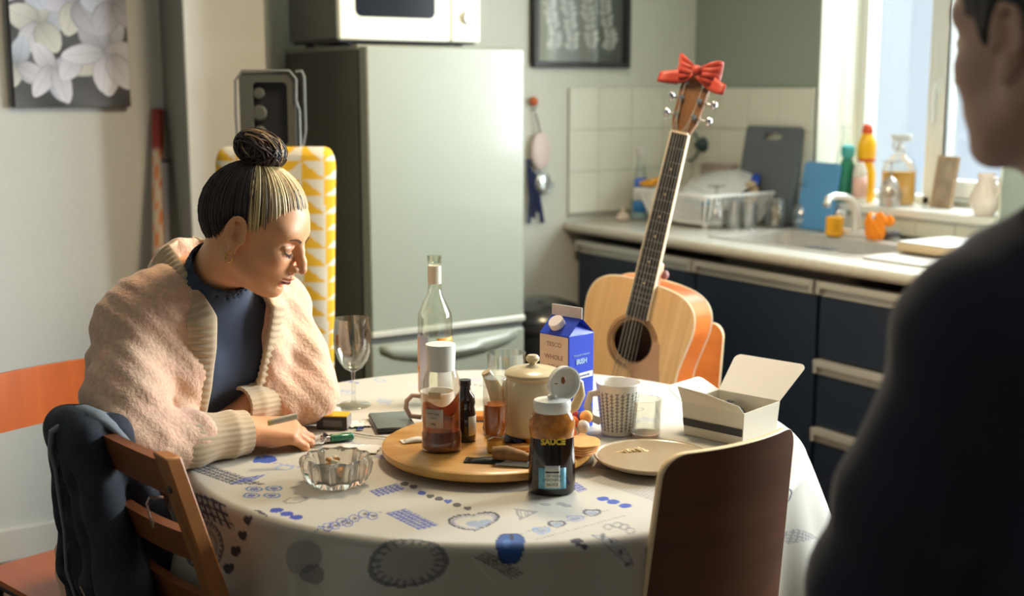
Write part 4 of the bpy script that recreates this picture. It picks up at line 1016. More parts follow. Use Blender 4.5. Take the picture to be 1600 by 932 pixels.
# smears climbing the wall to an uneven height
rows = []; n_ = 72
for j in range(22):
    rw = []
    for k in range(n_+1):
        a = 2*PI*k/n_; hh = .080+.011*math.sin(a*2+.8)+.006*math.sin(a*3+1); z = .036+(hh-.036)*j/21
        rw.append((.0309*math.cos(a), .0309*.77*math.sin(a), z))
    rows.append(rw)
sm = MB(); sm.sheet(rows); rg = random.Random(4)
sm.c = [tuple(np.array(lin((214, 118, 60)))*(1-.62*max(0, math.sin((i_ % (n_+1))*.33+1.0)*math.sin((i_//(n_+1))*.35+(i_ % (n_+1))*.12+.6)))) for i_ in range(len(sm.v))]
sm.build('sauce_smear', mat('smeared_sauce', (1, 1, 1), .22, attr='col', coat=.4), b, smooth=180)
MB().lathe([(.0235, .140), (.0238, .142), (.0255, .180), (.0250, .184), (0, .185)], n=40).build('cap', WCAP, b)
def lbl(t, name, m, r, z0_, z1_, a0, a1, sy, lab=None): return curved_label(t, name, m, r, z0_, z1_, a0, a1, sy, None, lab)
lbl(b, 'label', mat('sauce_label_paper', lin((205, 188, 165)), .6), .0330, .045, .077, -140, -82, .78)
lbl(b, 'brand_label', mat('sauce_brand', lin((226, 190, 140)), .5), .0330, .095, .106, -128, -88, .78)
for k, (z, s) in enumerate(((.070, .0042), (.0625, .0036), (.052, .0046))):
    th_ = R(-111); text('label_print', ('brown sauce', 'ketchup', '490g')[k], s, mat('label_ink', (.10, .07, .06), .6), b, frame_M((.0337*math.cos(th_), .0337*.78*math.sin(th_), z), (math.sin(R(69)), math.cos(R(111)), 0), (0, 0, 1)), .0002)
# --- small dark jar behind it
b = item('dark_sauce_jar', 'small dark glass jar with a pale label behind the brown sauce bottle', 'jar', 727, 688, S_)
MB().lathe([(0, 0), (.017, 0), (.0185, .004), (.0185, .052), (.0165, .060), (.0185, .068), (.016, .080), (.010, .088), (.009, .100)], n=28).build('jar_body', mat('dark_glass', lin((40, 30, 24)), .1, coat=.6), b)
MB().lathe([(.0105, .098), (.0105, .108), (0, .109)], n=20).build('cap', mat('black_cap', (.02, .02, .02), .35), b)
lbl(b, 'label', mat('jar_label', lin((225, 222, 205)), .6), .0189, .012, .046, -70, 0, 1)
# --- glass cruet half full of amber oil, thick foot
b = item('glass_cruet', 'tall clear glass cruet half full of amber liquid on the turntable', 'glass', 774, 706, S_)
CL2 = glass('cruet_glass', (.97, .97, .92), 1.0, .72, .03, .03)
MB().lathe([(0, 0), (.0145, 0), (.0155, .003), (.0150, .022), (.0190, .030), (.0205, .040), (.0205, .125), (.0195, .128)], n=36).build('glass_body', CL2, b)
MB().lathe([(0, .0315), (.017, .0315), (.0187, .040), (.0187, .083), (0, .083)], n=36).build('liquid', tint('amber_liquid', lin((176, 92, 28))), b)
MB().lathe([(0, .0015), (.0135, .0015), (.0138, .021), (0, .026)], n=30).build('foot', tint('amber_foot', lin((220, 165, 60))), b)
# --- teapot
tpot = item('teapot', 'cream stoneware teapot with a round knob on its lid, on the felt ball mat', 'teapot', 832, 676, SZT+.016)
STONE = mat('cream_stoneware', lin((205, 188, 148)), .3, coat=.35, bump=.04, scale=60)
MB().lathe([(0, 0), (.046, 0), (.050, .003), (.0545, .030), (.0560, .060), (.0540, .080), (.0500, .092), (.0470, .098), (.0490, .101), (.0490, .104), (.0460, .105)], n=48).build('pot_body', STONE, tpot)
lid = MB().lathe([(.0480, .105), (.0480, .108), (.042, .1125), (.028, .1165), (.010, .1185), (.0065, .121), (0, .121)], n=44).build('lid', STONE, tpot)
MB().lathe([(.006, .119), (.006, .123), (.0115, .128), (.0120, .133), (.0085, .1375), (0, .139)], n=24).build('lid_knob', STONE, lid)
MB().tube([(-.040, -.008, .040), (-.058, -.012, .062), (-.066, -.014, .082), (-.074, -.016, .100), (-.080, -.018, .112)], [.019, .016, .0125, .010, .0088], 16).build('spout', STONE, tpot)
MB().tube([(.048, .004, .090), (.066, .006, .096), (.080, .007, .085), (.083, .008, .065), (.074, .007, .045), (.052, .005, .032)], [.0065, .007, .007, .007, .007, .0065], 12, flat=1.3).build('handle', STONE, tpot)
# --- felt ball mat: every ball a part
fm_ = item('felt_ball_mat', 'round mat of multicoloured felt balls under the teapot', 'mat', 832, 676, SZT+.0005)
fc = [lin(c) for c in ((225, 110, 50), (60, 85, 150), (205, 200, 195), (150, 45, 50), (120, 150, 190), (70, 60, 75), (235, 165, 95), (190, 120, 120))]
fms = [mat('felt_%d' % i_, c, .95, bump=.4, scale=300, bdist=.0006) for i_, c in enumerate(fc)]
def ring_balls(r, n, br, z, ph):
    for k in range(n):
        a = 2*PI*k/n+ph; o = MB().ball((0, 0, 0), (br, br, br*.95), 14, 10).build('felt_ball', fms[(k*5+n) % 8], fm_); o.location = (r*math.cos(a), r*math.sin(a), z)
ring_balls(.078, 22, .0112, .0112, .1); ring_balls(.0555, 16, .0106, .0108, .3); ring_balls(.034, 10, .0102, .0104, .2); ring_balls(.013, 4, .0096, .0098, 0)
MB().lathe([(0, .003), (.07, .003), (.07, .006), (0, .006)], n=30).build('thread_base', mat('felt_dark', (.05, .05, .06), .9), fm_)
# a second heap of balls at the near right of the mat (its turned-up edge)
for k, (dx, dy, dz, ci) in enumerate(((.070, -.030, .026, 0), (.086, -.012, .030, 1), (.088, -.034, .020, 2), (.076, -.010, .030, 3), (.094, -.022, .034, 6), (.064, -.045, .013, 0))):
    o = MB().ball((0, 0, 0), .0118, 14, 10).build('felt_ball', fms[ci], fm_); o.location = (dx, dy, dz)
# --- pepper mill
b = item('pepper_mill', 'turned dark wooden pepper mill before the cream teapot', 'pepper mill', 850, 690, S_)
DKW = mat('dark_turned_wood', lin((48, 36, 44)), .3, coat=.3)
MB().lathe([(0, 0), (.019, 0), (.020, .004), (.0165, .018), (.013, .036), (.0155, .052), (.0150, .058)], n=28).build('mill_body', DKW, b)
MB().lathe([(.0135, .058), (.0165, .066), (.0185, .078), (.0165, .090), (.010, .096), (0, .097)], n=28).build('head', DKW, b)
MB().lathe([(.005, .096), (.006, .101), (.0035, .106), (0, .107)], n=16).build('knob', mat('mill_steel', (.55, .5, .5), .25, metal=.9), b)
# --- flip-top bottle of dark sauce in front of the board
b = item('dark_sauce_bottle', 'open flip-top bottle of dark sauce with yellow lettering in front of the turntable', 'bottle', 862, 768, T)
DSA = mat('dark_treacly_sauce', lin((30, 17, 12)), .12, coat=.6); DSM = mat('amber_smear', lin((196, 124, 50)), .2, var=.65, scale=60, coat=.5)
MB().lathe([(0, 0), (.034, 0), (.0375, .004), (.0375, .020), (.0365, .060), (.0345, .0905), (.0343, .0915)], n=44, sy=.72).build('bottle_lower', DSA, b)
MB().lathe([(.0343, .0905), (.0365, .104), (.0360, .118), (.0310, .128), (.0270, .134)], n=44, sy=.72).build('bottle_shoulder', DSM, b)
cp_ = MB().lathe([(.0280, .131), (.0295, .133), (.0300, .147), (.0285, .150), (.012, .1525), (.008, .153), (.007, .157), (0, .157)], n=40, sy=.85).build('cap_base', WCAP, b)
Mq = Matrix.Rotation(R(82), 3, 'X')
Lm = Matrix.Rotation(R(-14), 3, 'Z') @ Mq
MB().lathe([(0, .0), (.0250, .0), (.0272, .003), (.0280, .014), (.0252, .0145), (.0240, .004), (0, .0042)], (.014, .012, .1755), 40, M=Matrix.Rotation(R(30), 3, 'Z') @ Matrix.Rotation(R(92), 3, 'X')).build('flip_lid', WCAP, b)
MB().ball((.017, -.003, .1815), (.0035, .0016, .006)).ball((.006, -.003, .1765), (.0028, .0012, .001)).build('lid_smear', mat('lid_smear_brown', lin((150, 85, 45)), .3), b)
MB().box((.018, .018, .154), (.016, .004, .012)).build('hinge', WCAP, b)
lbl(b, 'label', mat('teal_label', lin((120, 185, 205)), .5), .0382, .012, .046, -124, -56, .72)
lbl(b, 'white_label', mat('white_label', lin((226, 226, 214)), .5), .0386, .014, .050, -108, -72, .72)
lbl(b, 'label_stripe', mat('stripe_black', (.02, .02, .02), .5), .0389, .0385, .0410, -106, -74, .72)
INK = mat('label_green_ink', lin((80, 110, 80)), .6)
for s_t, z, sz in (('1 OF YOUR', .0335, .0056), ('SPOONFUL', .0270, .0062), ('SAUCE', .0195, .0060)):
    text('label_lettering', s_t, sz, INK, b, frame_M((0, -.0283, z), (1, 0, 0), (0, 0, 1)), .0003)
text('yellow_lettering', 'SAUCE', .0125, mat('yellow_print', lin((222, 190, 60)), .5), b, frame_M((0.001, -.0262, .088), (1, 0, 0), (0, 0, 1)), .0008, bold=.0006)
# --- white mug behind the brown sauce, lying on its side so that its handle and mouth face the window side
mg = item('white_mug', 'small white mug with a brown rimmed handle behind the brown sauce bottle', 'mug', 684, 662, T)
WM = mat('white_mug_glaze', lin((222, 214, 200)), .2, coat=.4)
MB().lathe([(0, 0), (.028, 0), (.030, .003), (.033, .058), (.033, .064), (.030, .064), (.027, .008), (0, .008)], n=36).build('mug_body', WM, mg)
MB().tube([(-.0325+.0, 0, .054), (-.048, -.004, .056), (-.058, -.006, .046), (-.060, -.006, .032), (-.052, -.005, .016), (-.032, 0, .012)], .0048, 12).build('handle', mat('mug_handle', lin((190, 165, 150)), .3), mg)
# --- clear tumbler behind the teapot
t = item('water_tumbler', 'clear tumbler standing behind the teapot spout', 'glass', 790, 640, T, p=(-.0115, 2.50)); tumbler(t, .034, .040, .100, CG)
# --- tumbler beside the patterned mug
t = item('low_tumbler', 'clear tumbler with pinkish base between patterned mug and plate', 'glass', 1008, 683, T); tumbler(t, .0275, .030, .072, CG)
MB().lathe([(0, .001), (.025, .001), (.026, .008), (0, .009)], n=30).build('heavy_base', mat('pink_glass_base', lin((196, 165, 150)), .15, coat=.4), t)
# --- patterned mug
t = item('patterned_mug', 'tall white mug with grey leafy stripes beside the milk carton', 'mug', 965, 676, T)
nz, na = 46, 96; rows = []; cols = []
pr = [(.030, 0), (.0315, .003), (.0415, .094), (.0412, .096)]
mbm = MB()
for j in range(nz+1):
    z = .096*j/nz; r = .0305+.011*(z/.096)
    rw = []
    for k in range(na):
        a = 2*PI*k/na; rw.append((r*math.cos(a), r*math.sin(a), z))
        sp = (a*24/(2*PI)) % 1; zl = (z*150+(int(a*24/(2*PI)) % 2)*.5) % 1
        dark = .008 < z < .082 and (abs(sp-.5) < .10 or (abs(sp-.5) < .42 and abs(zl-.5-.3*abs(sp-.5)) < .17))
        cols.append(lin((112, 112, 108)) if dark else lin((224, 220, 208)))
    rows.append(rw)
mbm.sheet(rows, closed=True); mbm.c = cols
mbm.col = lin((224, 220, 208)); mbm.sheet([[(r_1*math.cos(2*PI*k/na), r_1*math.sin(2*PI*k/na), z_1) for k in range(na)] for r_1, z_1 in ((.0415, .096), (.0405, .097), (.0385, .096), (.029, .008), (.001, .007))], closed=True)
mbm.build('mug_body', mat('mug_print', (1, 1, 1), .2, attr='col', coat=.4), t, smooth=60)
MB().lathe([(0, .0), (.0305, .0), (.0305, .001), (0, .001)], n=30).build('foot', WM, t)
MB().tube([(-.036, -.006, .078), (-.052, -.010, .076), (-.058, -.012, .055), (-.052, -.010, .032), (-.033, -.005, .022)], .0048, 12, flat=1.5).build('handle', WM, t)
# --- milk carton
mc = thing('milk_carton', 'blue and white gable-top milk carton with a white screw cap', 'carton', (.103, 2.30, T), -43)
MBL = mat('carton_blue', lin((40, 72, 200)), .35, coat=.2); MCR = mat('carton_cream', lin((226, 205, 180)), .45); MWH = mat('carton_white', lin((226, 222, 214)), .45)
h_ = .036; H1, H2, H3 = .182, .212, .232
MB()._add([(-h_, -h_, 0), (h_, -h_, 0), (h_, h_, 0), (-h_, h_, 0), (-h_, -h_, H1), (h_, -h_, H1), (h_, h_, H1), (-h_, h_, H1)], [(0, 3, 2, 1), (0, 1, 5, 4), (1, 2, 6, 5), (2, 3, 7, 6), (3, 0, 4, 7), (4, 5, 6, 7)]).build('carton_body', MBL, mc, bevel=.0012)
# sloping roof over the two long sides, tucked gable on the right
MB()._add([(-h_, -h_, H1), (h_, -h_, H1), (h_, -.001, H2), (-h_, -.001, H2), (-h_, h_, H1), (h_, h_, H1), (h_, .001, H2), (-h_, .001, H2), (h_-.020, 0, H2-.002), (-h_+.020, 0, H2-.002)],
    [(0, 1, 2, 3), (5, 4, 7, 6), (1, 8, 2), (1, 5, 8), (5, 6, 8), (0, 3, 9), (0, 9, 4), (4, 9, 7)]).build('gable', MBL, mc, smooth=0)
MB().box((0, 0, (H2+H3)/2-.001), (2*h_+.001, .003, H3-H2+.002)).build('top_seal', mat('carton_seal', lin((205, 196, 190)), .5), mc, bevel=.0006)
nrm = Vector((0, -(H2-H1), h_)).normalized(); Mr = Matrix.Rotation(math.atan2(H2-H1, h_), 3, 'X')
cpm = Mr
MB().lathe([(.0150, 0), (.0150, .010), (.0138, .012), (0, .012)], (-.006, -.019, .1975), 28, M=cpm).build('cap', mat('milk_cap', lin((236, 228, 226)), .3), mc)
MB().span((-h_+.001, -h_-.0006, .012), (h_-.002, -h_+.001, H1-.002)).build('front_panel', MCR, mc, smooth=0)
for s_t, z, sz in (('TESCO', .163, .0120), ('WHOLE', .139, .0128), ('MILK', .120, .0128)):
    text('front_lettering', s_t, sz, mat('carton_ink', lin((150, 105, 95)), .6), mc, frame_M((0, -h_-.0008, z), (1, 0, 0), (0, 0, 1)), .0003)
MB().span((h_-.001, -h_+.004, .098), (h_+.0006, h_-.003, .109)).build('side_stripe', MWH, mc, smooth=0)
text('side_lettering', 'IRISH', .0135, mat('carton_pale_ink', lin((170, 205, 235)), .5), mc, frame_M((h_+.0007, 0, .131), (0, 1, 0), (0, 0, 1)), .0004, bold=.0004)
text('side_small_lettering', 'PRODUCED IN IRELAND', .0042, mat('carton_pale_ink'), mc, frame_M((h_+.0007, 0, .1435), (0, 1, 0), (0, 0, 1)), .0004)
text('stripe_lettering', 'fresh pasteurised milk', .0052, mat('carton_blue_ink', lin((90, 110, 190)), .6), mc, frame_M((h_+.0009, 0, .1035), (0, 1, 0), (0, 0, 1)), .0003)
# --- plate with a crust
pl_ = item('dinner_plate', 'speckled beige plate holding a leftover crust in front of the patterned mug', 'plate', 1019, 728, T)
MB().lathe([(0, 0), (.060, 0), (.070, .003), (.096, .014), (.0985, .018), (.0965, .019), (.090, .015), (.068, .008), (0, .006)], n=72).build('dish', mat('beige_stoneware', lin((190, 176, 145)), .28, coat=.35, var=.06, scale=200), pl_)
MB().lathe([(.0945, .0172), (.0975, .0198), (.0995, .0180), (.0975, .0158)], n=72).build('rim_band', mat('plate_rim', lin((160, 140, 110)), .35), pl_)
cr = item('bread_crust', 'pale folded crust of bread left on the beige plate', 'bread', 985, 716, T+.0062)
sd = SDF((-.04, -.02, -.002), (.045, .025, .022), .0016); sd.chain([(-.028, -.004, .006), (-.008, -.001, .008), (.014, .006, .009), (.030, .008, .006)], [.005, .0065, .0075, .005], .004).ell((.024, .002, .006), (.010, .007, .005), .004).ell((-.022, .003, .004), (.010, .006, .003), .004)
sd.warp(lambda X, Y, Z: .0012*np.sin(X*500+Y*300)*np.sin(Y*600+Z*400)); V, Q = sd.mesh(); mesh_np('crust', V, Q, mat('crust_bread', lin((222, 196, 142)), .8, var=.35, scale=120), cr)
mbq = MB(); rg = random.Random(8)
for k in range(14): mbq.ball((rg.uniform(-.05, .05), rg.uniform(-.03, .02), .0015), rg.uniform(.0012, .0028), 6, 4)
tag(mbq.build('crumbs', mat('crumb', lin((190, 140, 95)), .8), cr), kind='stuff')
# --- open takeaway box
bx = thing('takeaway_box', 'open white cardboard food box with a dark band behind the ply chair', 'box', (.405, 2.245, T), -42)
CARD = mat('box_card', lin((216, 206, 184)), .6); CARDW = mat('box_card_white', lin((222, 218, 208)), .6)
a1, b1, hb = .062, .058, .062
def slab(pts, m, name, th=.0012, par=None, bev=0): return MB()._add(pts, [tuple(range(len(pts)))]).build(name, m, par or bx, solid=th, smooth=0)
slab([(-a1, -b1, .001), (a1, -b1, .001), (a1, b1, .001), (-a1, b1, .001)], CARD, 'box_floor')
slab([(-a1, -b1, 0), (a1, -b1, 0), (a1+.004, -b1-.004, hb), (-a1-.004, -b1-.004, hb)], CARD, 'front_wall')
slab([(-a1, b1, 0), (a1, b1, 0), (a1+.004, b1+.004, hb), (-a1-.004, b1+.004, hb)], CARD, 'back_wall')
slab([(a1, -b1, 0), (a1, b1, 0), (a1+.004, b1+.004, hb), (a1+.004, -b1-.004, hb)], CARD, 'side_wall')
slab([(-a1, -b1, 0), (-a1, b1, 0), (-a1-.004, b1+.004, hb), (-a1-.004, -b1-.004, hb)], CARD, 'side_wall')
slab([(-a1-.0005, -b1-.0030, .018), (a1+.0005, -b1-.0030, .018), (a1+.0016, -b1-.0042, .032), (-a1-.0016, -b1-.0042, .032)], mat('box_band', (.03, .03, .03), .5), 'dark_band', .0008)
def flap(p0, p1, out, L, name, m, inset=.012, r_=.012, skew=0.0):
    p0, p1, n_ = Vector(p0), Vector(p1), Vector(out).normalized(); ax = (p1-p0).normalized(); pts = [p0, p1]
    q1, q0 = p1+n_*L+ax*(-inset+skew), p0+n_*L+ax*(inset+skew)
    for c, e1, e2 in ((q1-n_*r_-ax*r_, ax, n_), (q0-n_*r_+ax*r_, n_, -ax)):
        for k in range(6):
            a = R(90*k/5); pts.append(c+(e1*math.cos(a)+e2*math.sin(a))*r_)
    return MB()._add(pts, [tuple(range(len(pts)))]).build(name, m, bx, solid=.0012, smooth=0)
flap((-a1-.004, b1+.004, hb), (a1+.004, b1+.004, hb), (.04, .70, .58), .092, 'lid_flap', CARDW, -.010)
flap((-a1-.004, -b1-.004, hb), (-a1-.004, b1+.004, hb), (-.80, 0, .42), .046, 'side_flap', CARDW, .004)
slab([(-a1-.004, -b1-.004, hb), (a1+.004, -b1-.004, hb), (a1-.004, -b1-.008, hb+.012), (-.01, -b1-.014, hb+.026), (-a1-.004, -b1-.020, hb+.032)], CARD, 'torn_flap')
sd = SDF((-.055, -.05, 0), (.055, .055, .06), .0025); sd.ell((-.01, .015, .025), (.035, .028, .026), .01).ell((.02, -.01, .022), (.022, .03, .02), .01).ell((-.02, .03, .04), (.016, .014, .014), .006)
V, Q = sd.mesh(); fd = mesh_np('box_contents', V, Q, mat('shiny_dark_foil', (.05, .05, .055), .18, metal=.5), None); fd.location = bx.location; fd.rotation_euler = bx.rotation_euler
fd.location.z += .002; tag(fd, 'glossy dark wrapped food inside the open cardboard box', 'food')
# --- wine glass
def wine_glass(t):
    MB().lathe([(0, .0), (.034, .0), (.035, .0012), (.033, .003), (.010, .005), (.0045, .009), (.0038, .02), (.0038, .062), (.0050, .072)], n=36).build('foot_and_stem', CG, t)
    MB().lathe([(.005, .070), (.018, .078), (.030, .094), (.0365, .115), (.0385, .135), (.0370, .160), (.0345, .180), (.0337, .180), (.0362, .160), (.0375, .135), (.0355, .115), (.029, .095), (.016, .080), (0, .076)], n=40).build('bowl', CG, t)
t = item('wine_glass', 'upright empty wine glass standing on the cloth before the fridge', 'glass', 553, 634, T); wine_glass(t)
# --- wine bottle
t = thing('wine_bottle', 'empty clear wine bottle with white and orange labels behind the brown sauce', 'bottle', (-.157, 2.50, T), 0)
WG = glass('wine_bottle_glass', (.95, .97, .91), 1.0, .66, .03, .03)
MB().lathe([(0, .004), (.030, 0), (.0345, .004), (.0350, .01), (.0350, .165), (.0335, .182), (.024, .204), (.0150, .222), (.0133, .240), (.0130, .285), (.0150, .287), (.0150, .299), (.0128, .300), (.0115, .285)], n=40).build('bottle_body', WG, t)
MB().lathe([(.0138, .243), (.0136, .279), (.0136, .280)], n=28).build('neck_foil', mat('neck_foil_cream', lin((205, 200, 180)), .45), t)
curved_label(t, 'back_label', mat('wine_label_lilac', lin((200, 205, 222)), .5), .0354, .02, .140, -165, -108)
curved_label(t, 'label_edge', mat('wine_label_pink', lin((228, 190, 170)), .5), .0357, .02, .136, -172, -148)
curved_label(t, 'front_label', mat('wine_label_white', lin((224, 224, 226)), .5), .0354, .02, .120, -80, -15)
curved_label(t, 'label_band', mat('wine_label_orange', lin((225, 150, 40)), .5), .0356, .120, .136, -80, -15)
curved_label(t, 'label_spot', mat('wine_label_orange'), .0360, .062, .074, -172, -150)
# --- ashtray
at_ = item('ashtray', 'chunky cut crystal ashtray with cigarette ends near the cloth edge', 'ashtray', 526, 755, T)
CRY = mat('crystal', (.93, .90, .84), .04, trans=.92, ior=1.45)
wb = lambda a, r, z: 1+(.075*math.cos(12*a)+.02*math.cos(24*a))*(1 if z > .004 else .5)
MB().lathe([(0, 0), (.040, 0), (.046, .006), (.052, .018), (.0555, .034), (.054, .042), (.050, .046), (.044, .044), (.038, .034), (.034, .014), (.02, .010), (0, .010)], n=96, wob=wb).build('crystal_dish', CRY, at_, smooth=30)
mb_ = MB(); rg = random.Random(6)
bt = mat('cigarette_paper', lin((225, 215, 190)), .7); flt = mat('cigarette_filter', lin((205, 150, 90)), .7)
tag(MB().lathe([(0, .0105), (.033, .0105), (.030, .015), (.016, .018), (0, .020)], n=30, wob=lambda a, r, z: 1+.07*math.cos(5*a)).build('ash', mat('ash_grey', (.22, .21, .18), .95, bump=.6, scale=200), at_), kind='stuff')
grp = 'cigarette ends in the crystal ashtray'
for k in range(7):
    a = rg.uniform(0, 2*PI); p = on(526, 755, T); e_ = thing('cigarette_end', 'stubbed out cigarette end lying in the crystal ashtray', 'cigarette end', (p[0]+.014*math.cos(a), p[1]+.014*math.sin(a), T+.020+.003*k), rg.uniform(0, 360), grp)
    MB().tube([(-.010, 0, .001), (.004, 0, .002)], .0038, 10).build('paper', bt, e_); MB().tube([(.004, 0, .002), (.014, 0, .004)], .0039, 10).build('filter', flt, e_)
# --- tobacco box, lighter, phone with cable, rolling things
t = item('cigarette_box', 'black and yellow cigarette box lying beside the sleeve', 'box', 522, 668, T, rz=-6)
MB().box((0, 0, .0125), (.058, .036, .024)).build('box_body', mat('box_black', (.02, .02, .018), .35), t, bevel=.001)
MB().box((0, 0, .0255), (.0575, .0355, .002)).build('yellow_top', mat('box_yellow', lin((225, 175, 40)), .4), t)
MB().span((-.016, -.0187, .006), (.020, -.0180, .018)).build('health_panel', mat('box_grey_panel', (.12, .12, .11), .5), t, smooth=0)
MB().span((.0285, -.0182, .001), (.0297, .0182, .024)).build('box_side', mat('box_side_pale', lin((150, 145, 140)), .4), t, smooth=0)
t = item('lighter', 'green translucent lighter lying between cigarette box and ashtray', 'lighter', 524, 690, T, rz=22)
MB().box((.012, 0, .0068), (.044, .020, .012)).build('lighter_body', mat('lighter_green', lin((45, 125, 95)), .15, coat=.5), t, bevel=.004)
MB().box((-.018, 0, .0068), (.016, .017, .011)).build('metal_hood', mat('lighter_steel', (.45, .40, .42), .25, metal=.9), t, bevel=.002)
MB().tube([(-.018, -.006, .0135), (-.018, .006, .0135)], .0035, 10).build('flint_wheel', mat('lighter_dark', (.04, .03, .04), .4), t)
ph_ = thing('phone', 'flat dark grey phone face down between wine glass and turntable', 'phone', (*on(613, 664, T)[:2], T), 14)
MB().box((0, 0, .0050), (.078, .120, .009)).build('phone_body', mat('phone_edge', (.05, .05, .05), .3, metal=.6), ph_, bevel=.004)
MB().box((0, 0, .0098), (.073, .115, .0012)).build('phone_glass', mat('phone_grey', (.13, .15, .13), .22), ph_, bevel=.0005)
pts = [on(*q, T+.0026) for q in ((553, 677), (575, 681), (600, 683), (617, 685), (640, 690), (655, 696))]; o_ = Vector(pts[0])
cb = MB().tube([Vector(p)-o_ for p in pts], .0018, 8).build('charging_cable', mat('white_cable', (.75, .74, .70), .4)); cb.location = room(*pts[0]); cb.rotation_euler = (0, 0, R(YAW)); tag(cb, 'thin white charging cable between phone and wooden turntable', 'cable')
# crumpled wrapper and papers near the hands
def crumple(name, label, cat, px, py, w_, d_, hgt, m, seed, rz=0):
    p = on(px, py, T); rg_ = np.random.default_rng(seed); nn = 11; mb = MB(); rows = []
    for i_ in range(nn):
        rows.append([((i_/(nn-1)-.5)*w_+rg_.normal()*.0012, (j_/(nn-1)-.5)*d_+rg_.normal()*.0012, .0012+hgt*abs(math.sin(i_*1.7+seed)*math.cos(j_*1.3+seed*2))*rg_.uniform(.4, 1)) for j_ in range(nn)])
    o = mb.sheet(rows).build(name, m, None, solid=.0003, smooth=30); o.location = room(p[0], p[1], T); o.rotation_euler = (0, 0, R(YAW+rz)); return tag(o, label, cat)
crumple('clear_wrapper', 'crumpled shiny clear wrapper beside the fingertips', 'wrapper', 487, 694, .050, .05, .012, mat('cellophane', (.75, .75, .72), .15, alpha=.65), 3)
crumple('rolling_paper', 'small white rolling papers between cigarette box and phone', 'paper', 560, 664, .040, .045, .004, mat('thin_white_paper', (.78, .78, .74), .7), 5, 20)
crumple('tobacco_pinch', 'small blue scrap of foil beside the phone corner', 'scrap', 562, 672, .012, .010, .004, mat('blue_foil', lin((50, 90, 170)), .3, metal=.4), 9)
crumple('paper_slip', 'thin white printed slip lying behind the crystal ashtray', 'paper', 560, 703, .075, .05, .002, mat('thin_white_paper'), 12, -8)
crumple('cloth_napkin', 'white paper napkin lying flat between wine glass and arm', 'napkin', 500, 650, .09, .10, .004, mat('thin_white_paper'), 17, 15)
# --- sachets and snacks on the turntable
def sachet(label, px, py, L, Wd_, rz, c1, lift=0.0):
    p = on(px, py, S_+lift); t = thing('sachet', label, 'sachet', (p[0], p[1], S_+lift), rz, None); rows = []
    for i_ in range(9):
        u_ = i_/8; rows.append([((u_-.5)*L, (v_/4-.5)*Wd_, .0015+.007*math.sin(PI*u_)*math.sin(PI*v_/4)) for v_ in range(5)])
    MB().sheet(rows).build('wrapper', c1, t, solid=.0008); 
    MB().span((-L/2-.004, -Wd_/2, .0005), (-L/2+.002, Wd_/2, .0022)).build('crimped_end', c1, t, smooth=0); return t
sachet('flat black sachet at the near edge of the turntable', 770, 722, .085, .028, -8, mat('black_sachet', (.03, .03, .028), .35))
sachet('white sachet under the black sachet at the turntable edge', 815, 727, .075, .030, -14, mat('white_sachet', lin((222, 218, 205)), .5))
sachet('white folded paper beside the foot of the brown sauce bottle', 650, 690, .045, .022, 20, mat('white_sachet'))
t = item('pastry', 'rolled brown pastry end lying before the amber cruet', 'pastry', 790, 716, S_+.009)
MB().tube([(-.020, .0, .008), (.0, -.004, .010), (.028, -.012, .006), (.045, -.02, .004)], [.011, .012, .009, .004], 14).build('crust', mat('pastry_brown', lin((150, 110, 62)), .7, var=.4, scale=80), t)
MB().tube([(-.0215, .0, .008), (-.0195, .0, .008)], .0075, 12).build('filling', mat('pastry_dark', lin((90, 60, 35)), .7), t)
def wafer(name, label, px, py, c, rz, sx_, sy_, k, lift=0.0):
    t = item(name, label, 'food', px, py, S_+lift, rz=rz); 
    for j_ in range(k): MB().lathe([(0, .002+.004*j_), (sx_, .002+.004*j_), (sx_*1.02, .004+.004*j_), (sx_, .0055+.004*j_), (0, .0055+.004*j_)], (0.002*j_, .001*j_, 0), 30, sy=sy_/sx_, wob=lambda a, r, z: 1+.03*math.cos(5*a+j_)).build('layer', c, t)
wafer('flatbread', 'folded golden flatbread stacked at the far rim of the turntable', 905, 706, mat('flatbread_gold', lin((225, 160, 90)), .75, var=.2, scale=60), 0, .030, .036, 4)
wafer('flatbread_piece', 'small orange toasted piece between pastry and dark sauce bottle', 815, 705, mat('toast_orange', lin((222, 150, 66)), .75, var=.2, scale=60), 10, .022, .012, 2)
t = item('toast_slice', 'golden toast slice lying behind the dark jar on the turntable', 'toast', 745, 655, S_); MB().box((0, 0, .006), (.05, .04, .010)).build('slice', mat('toast_orange'), t, bevel=.003)
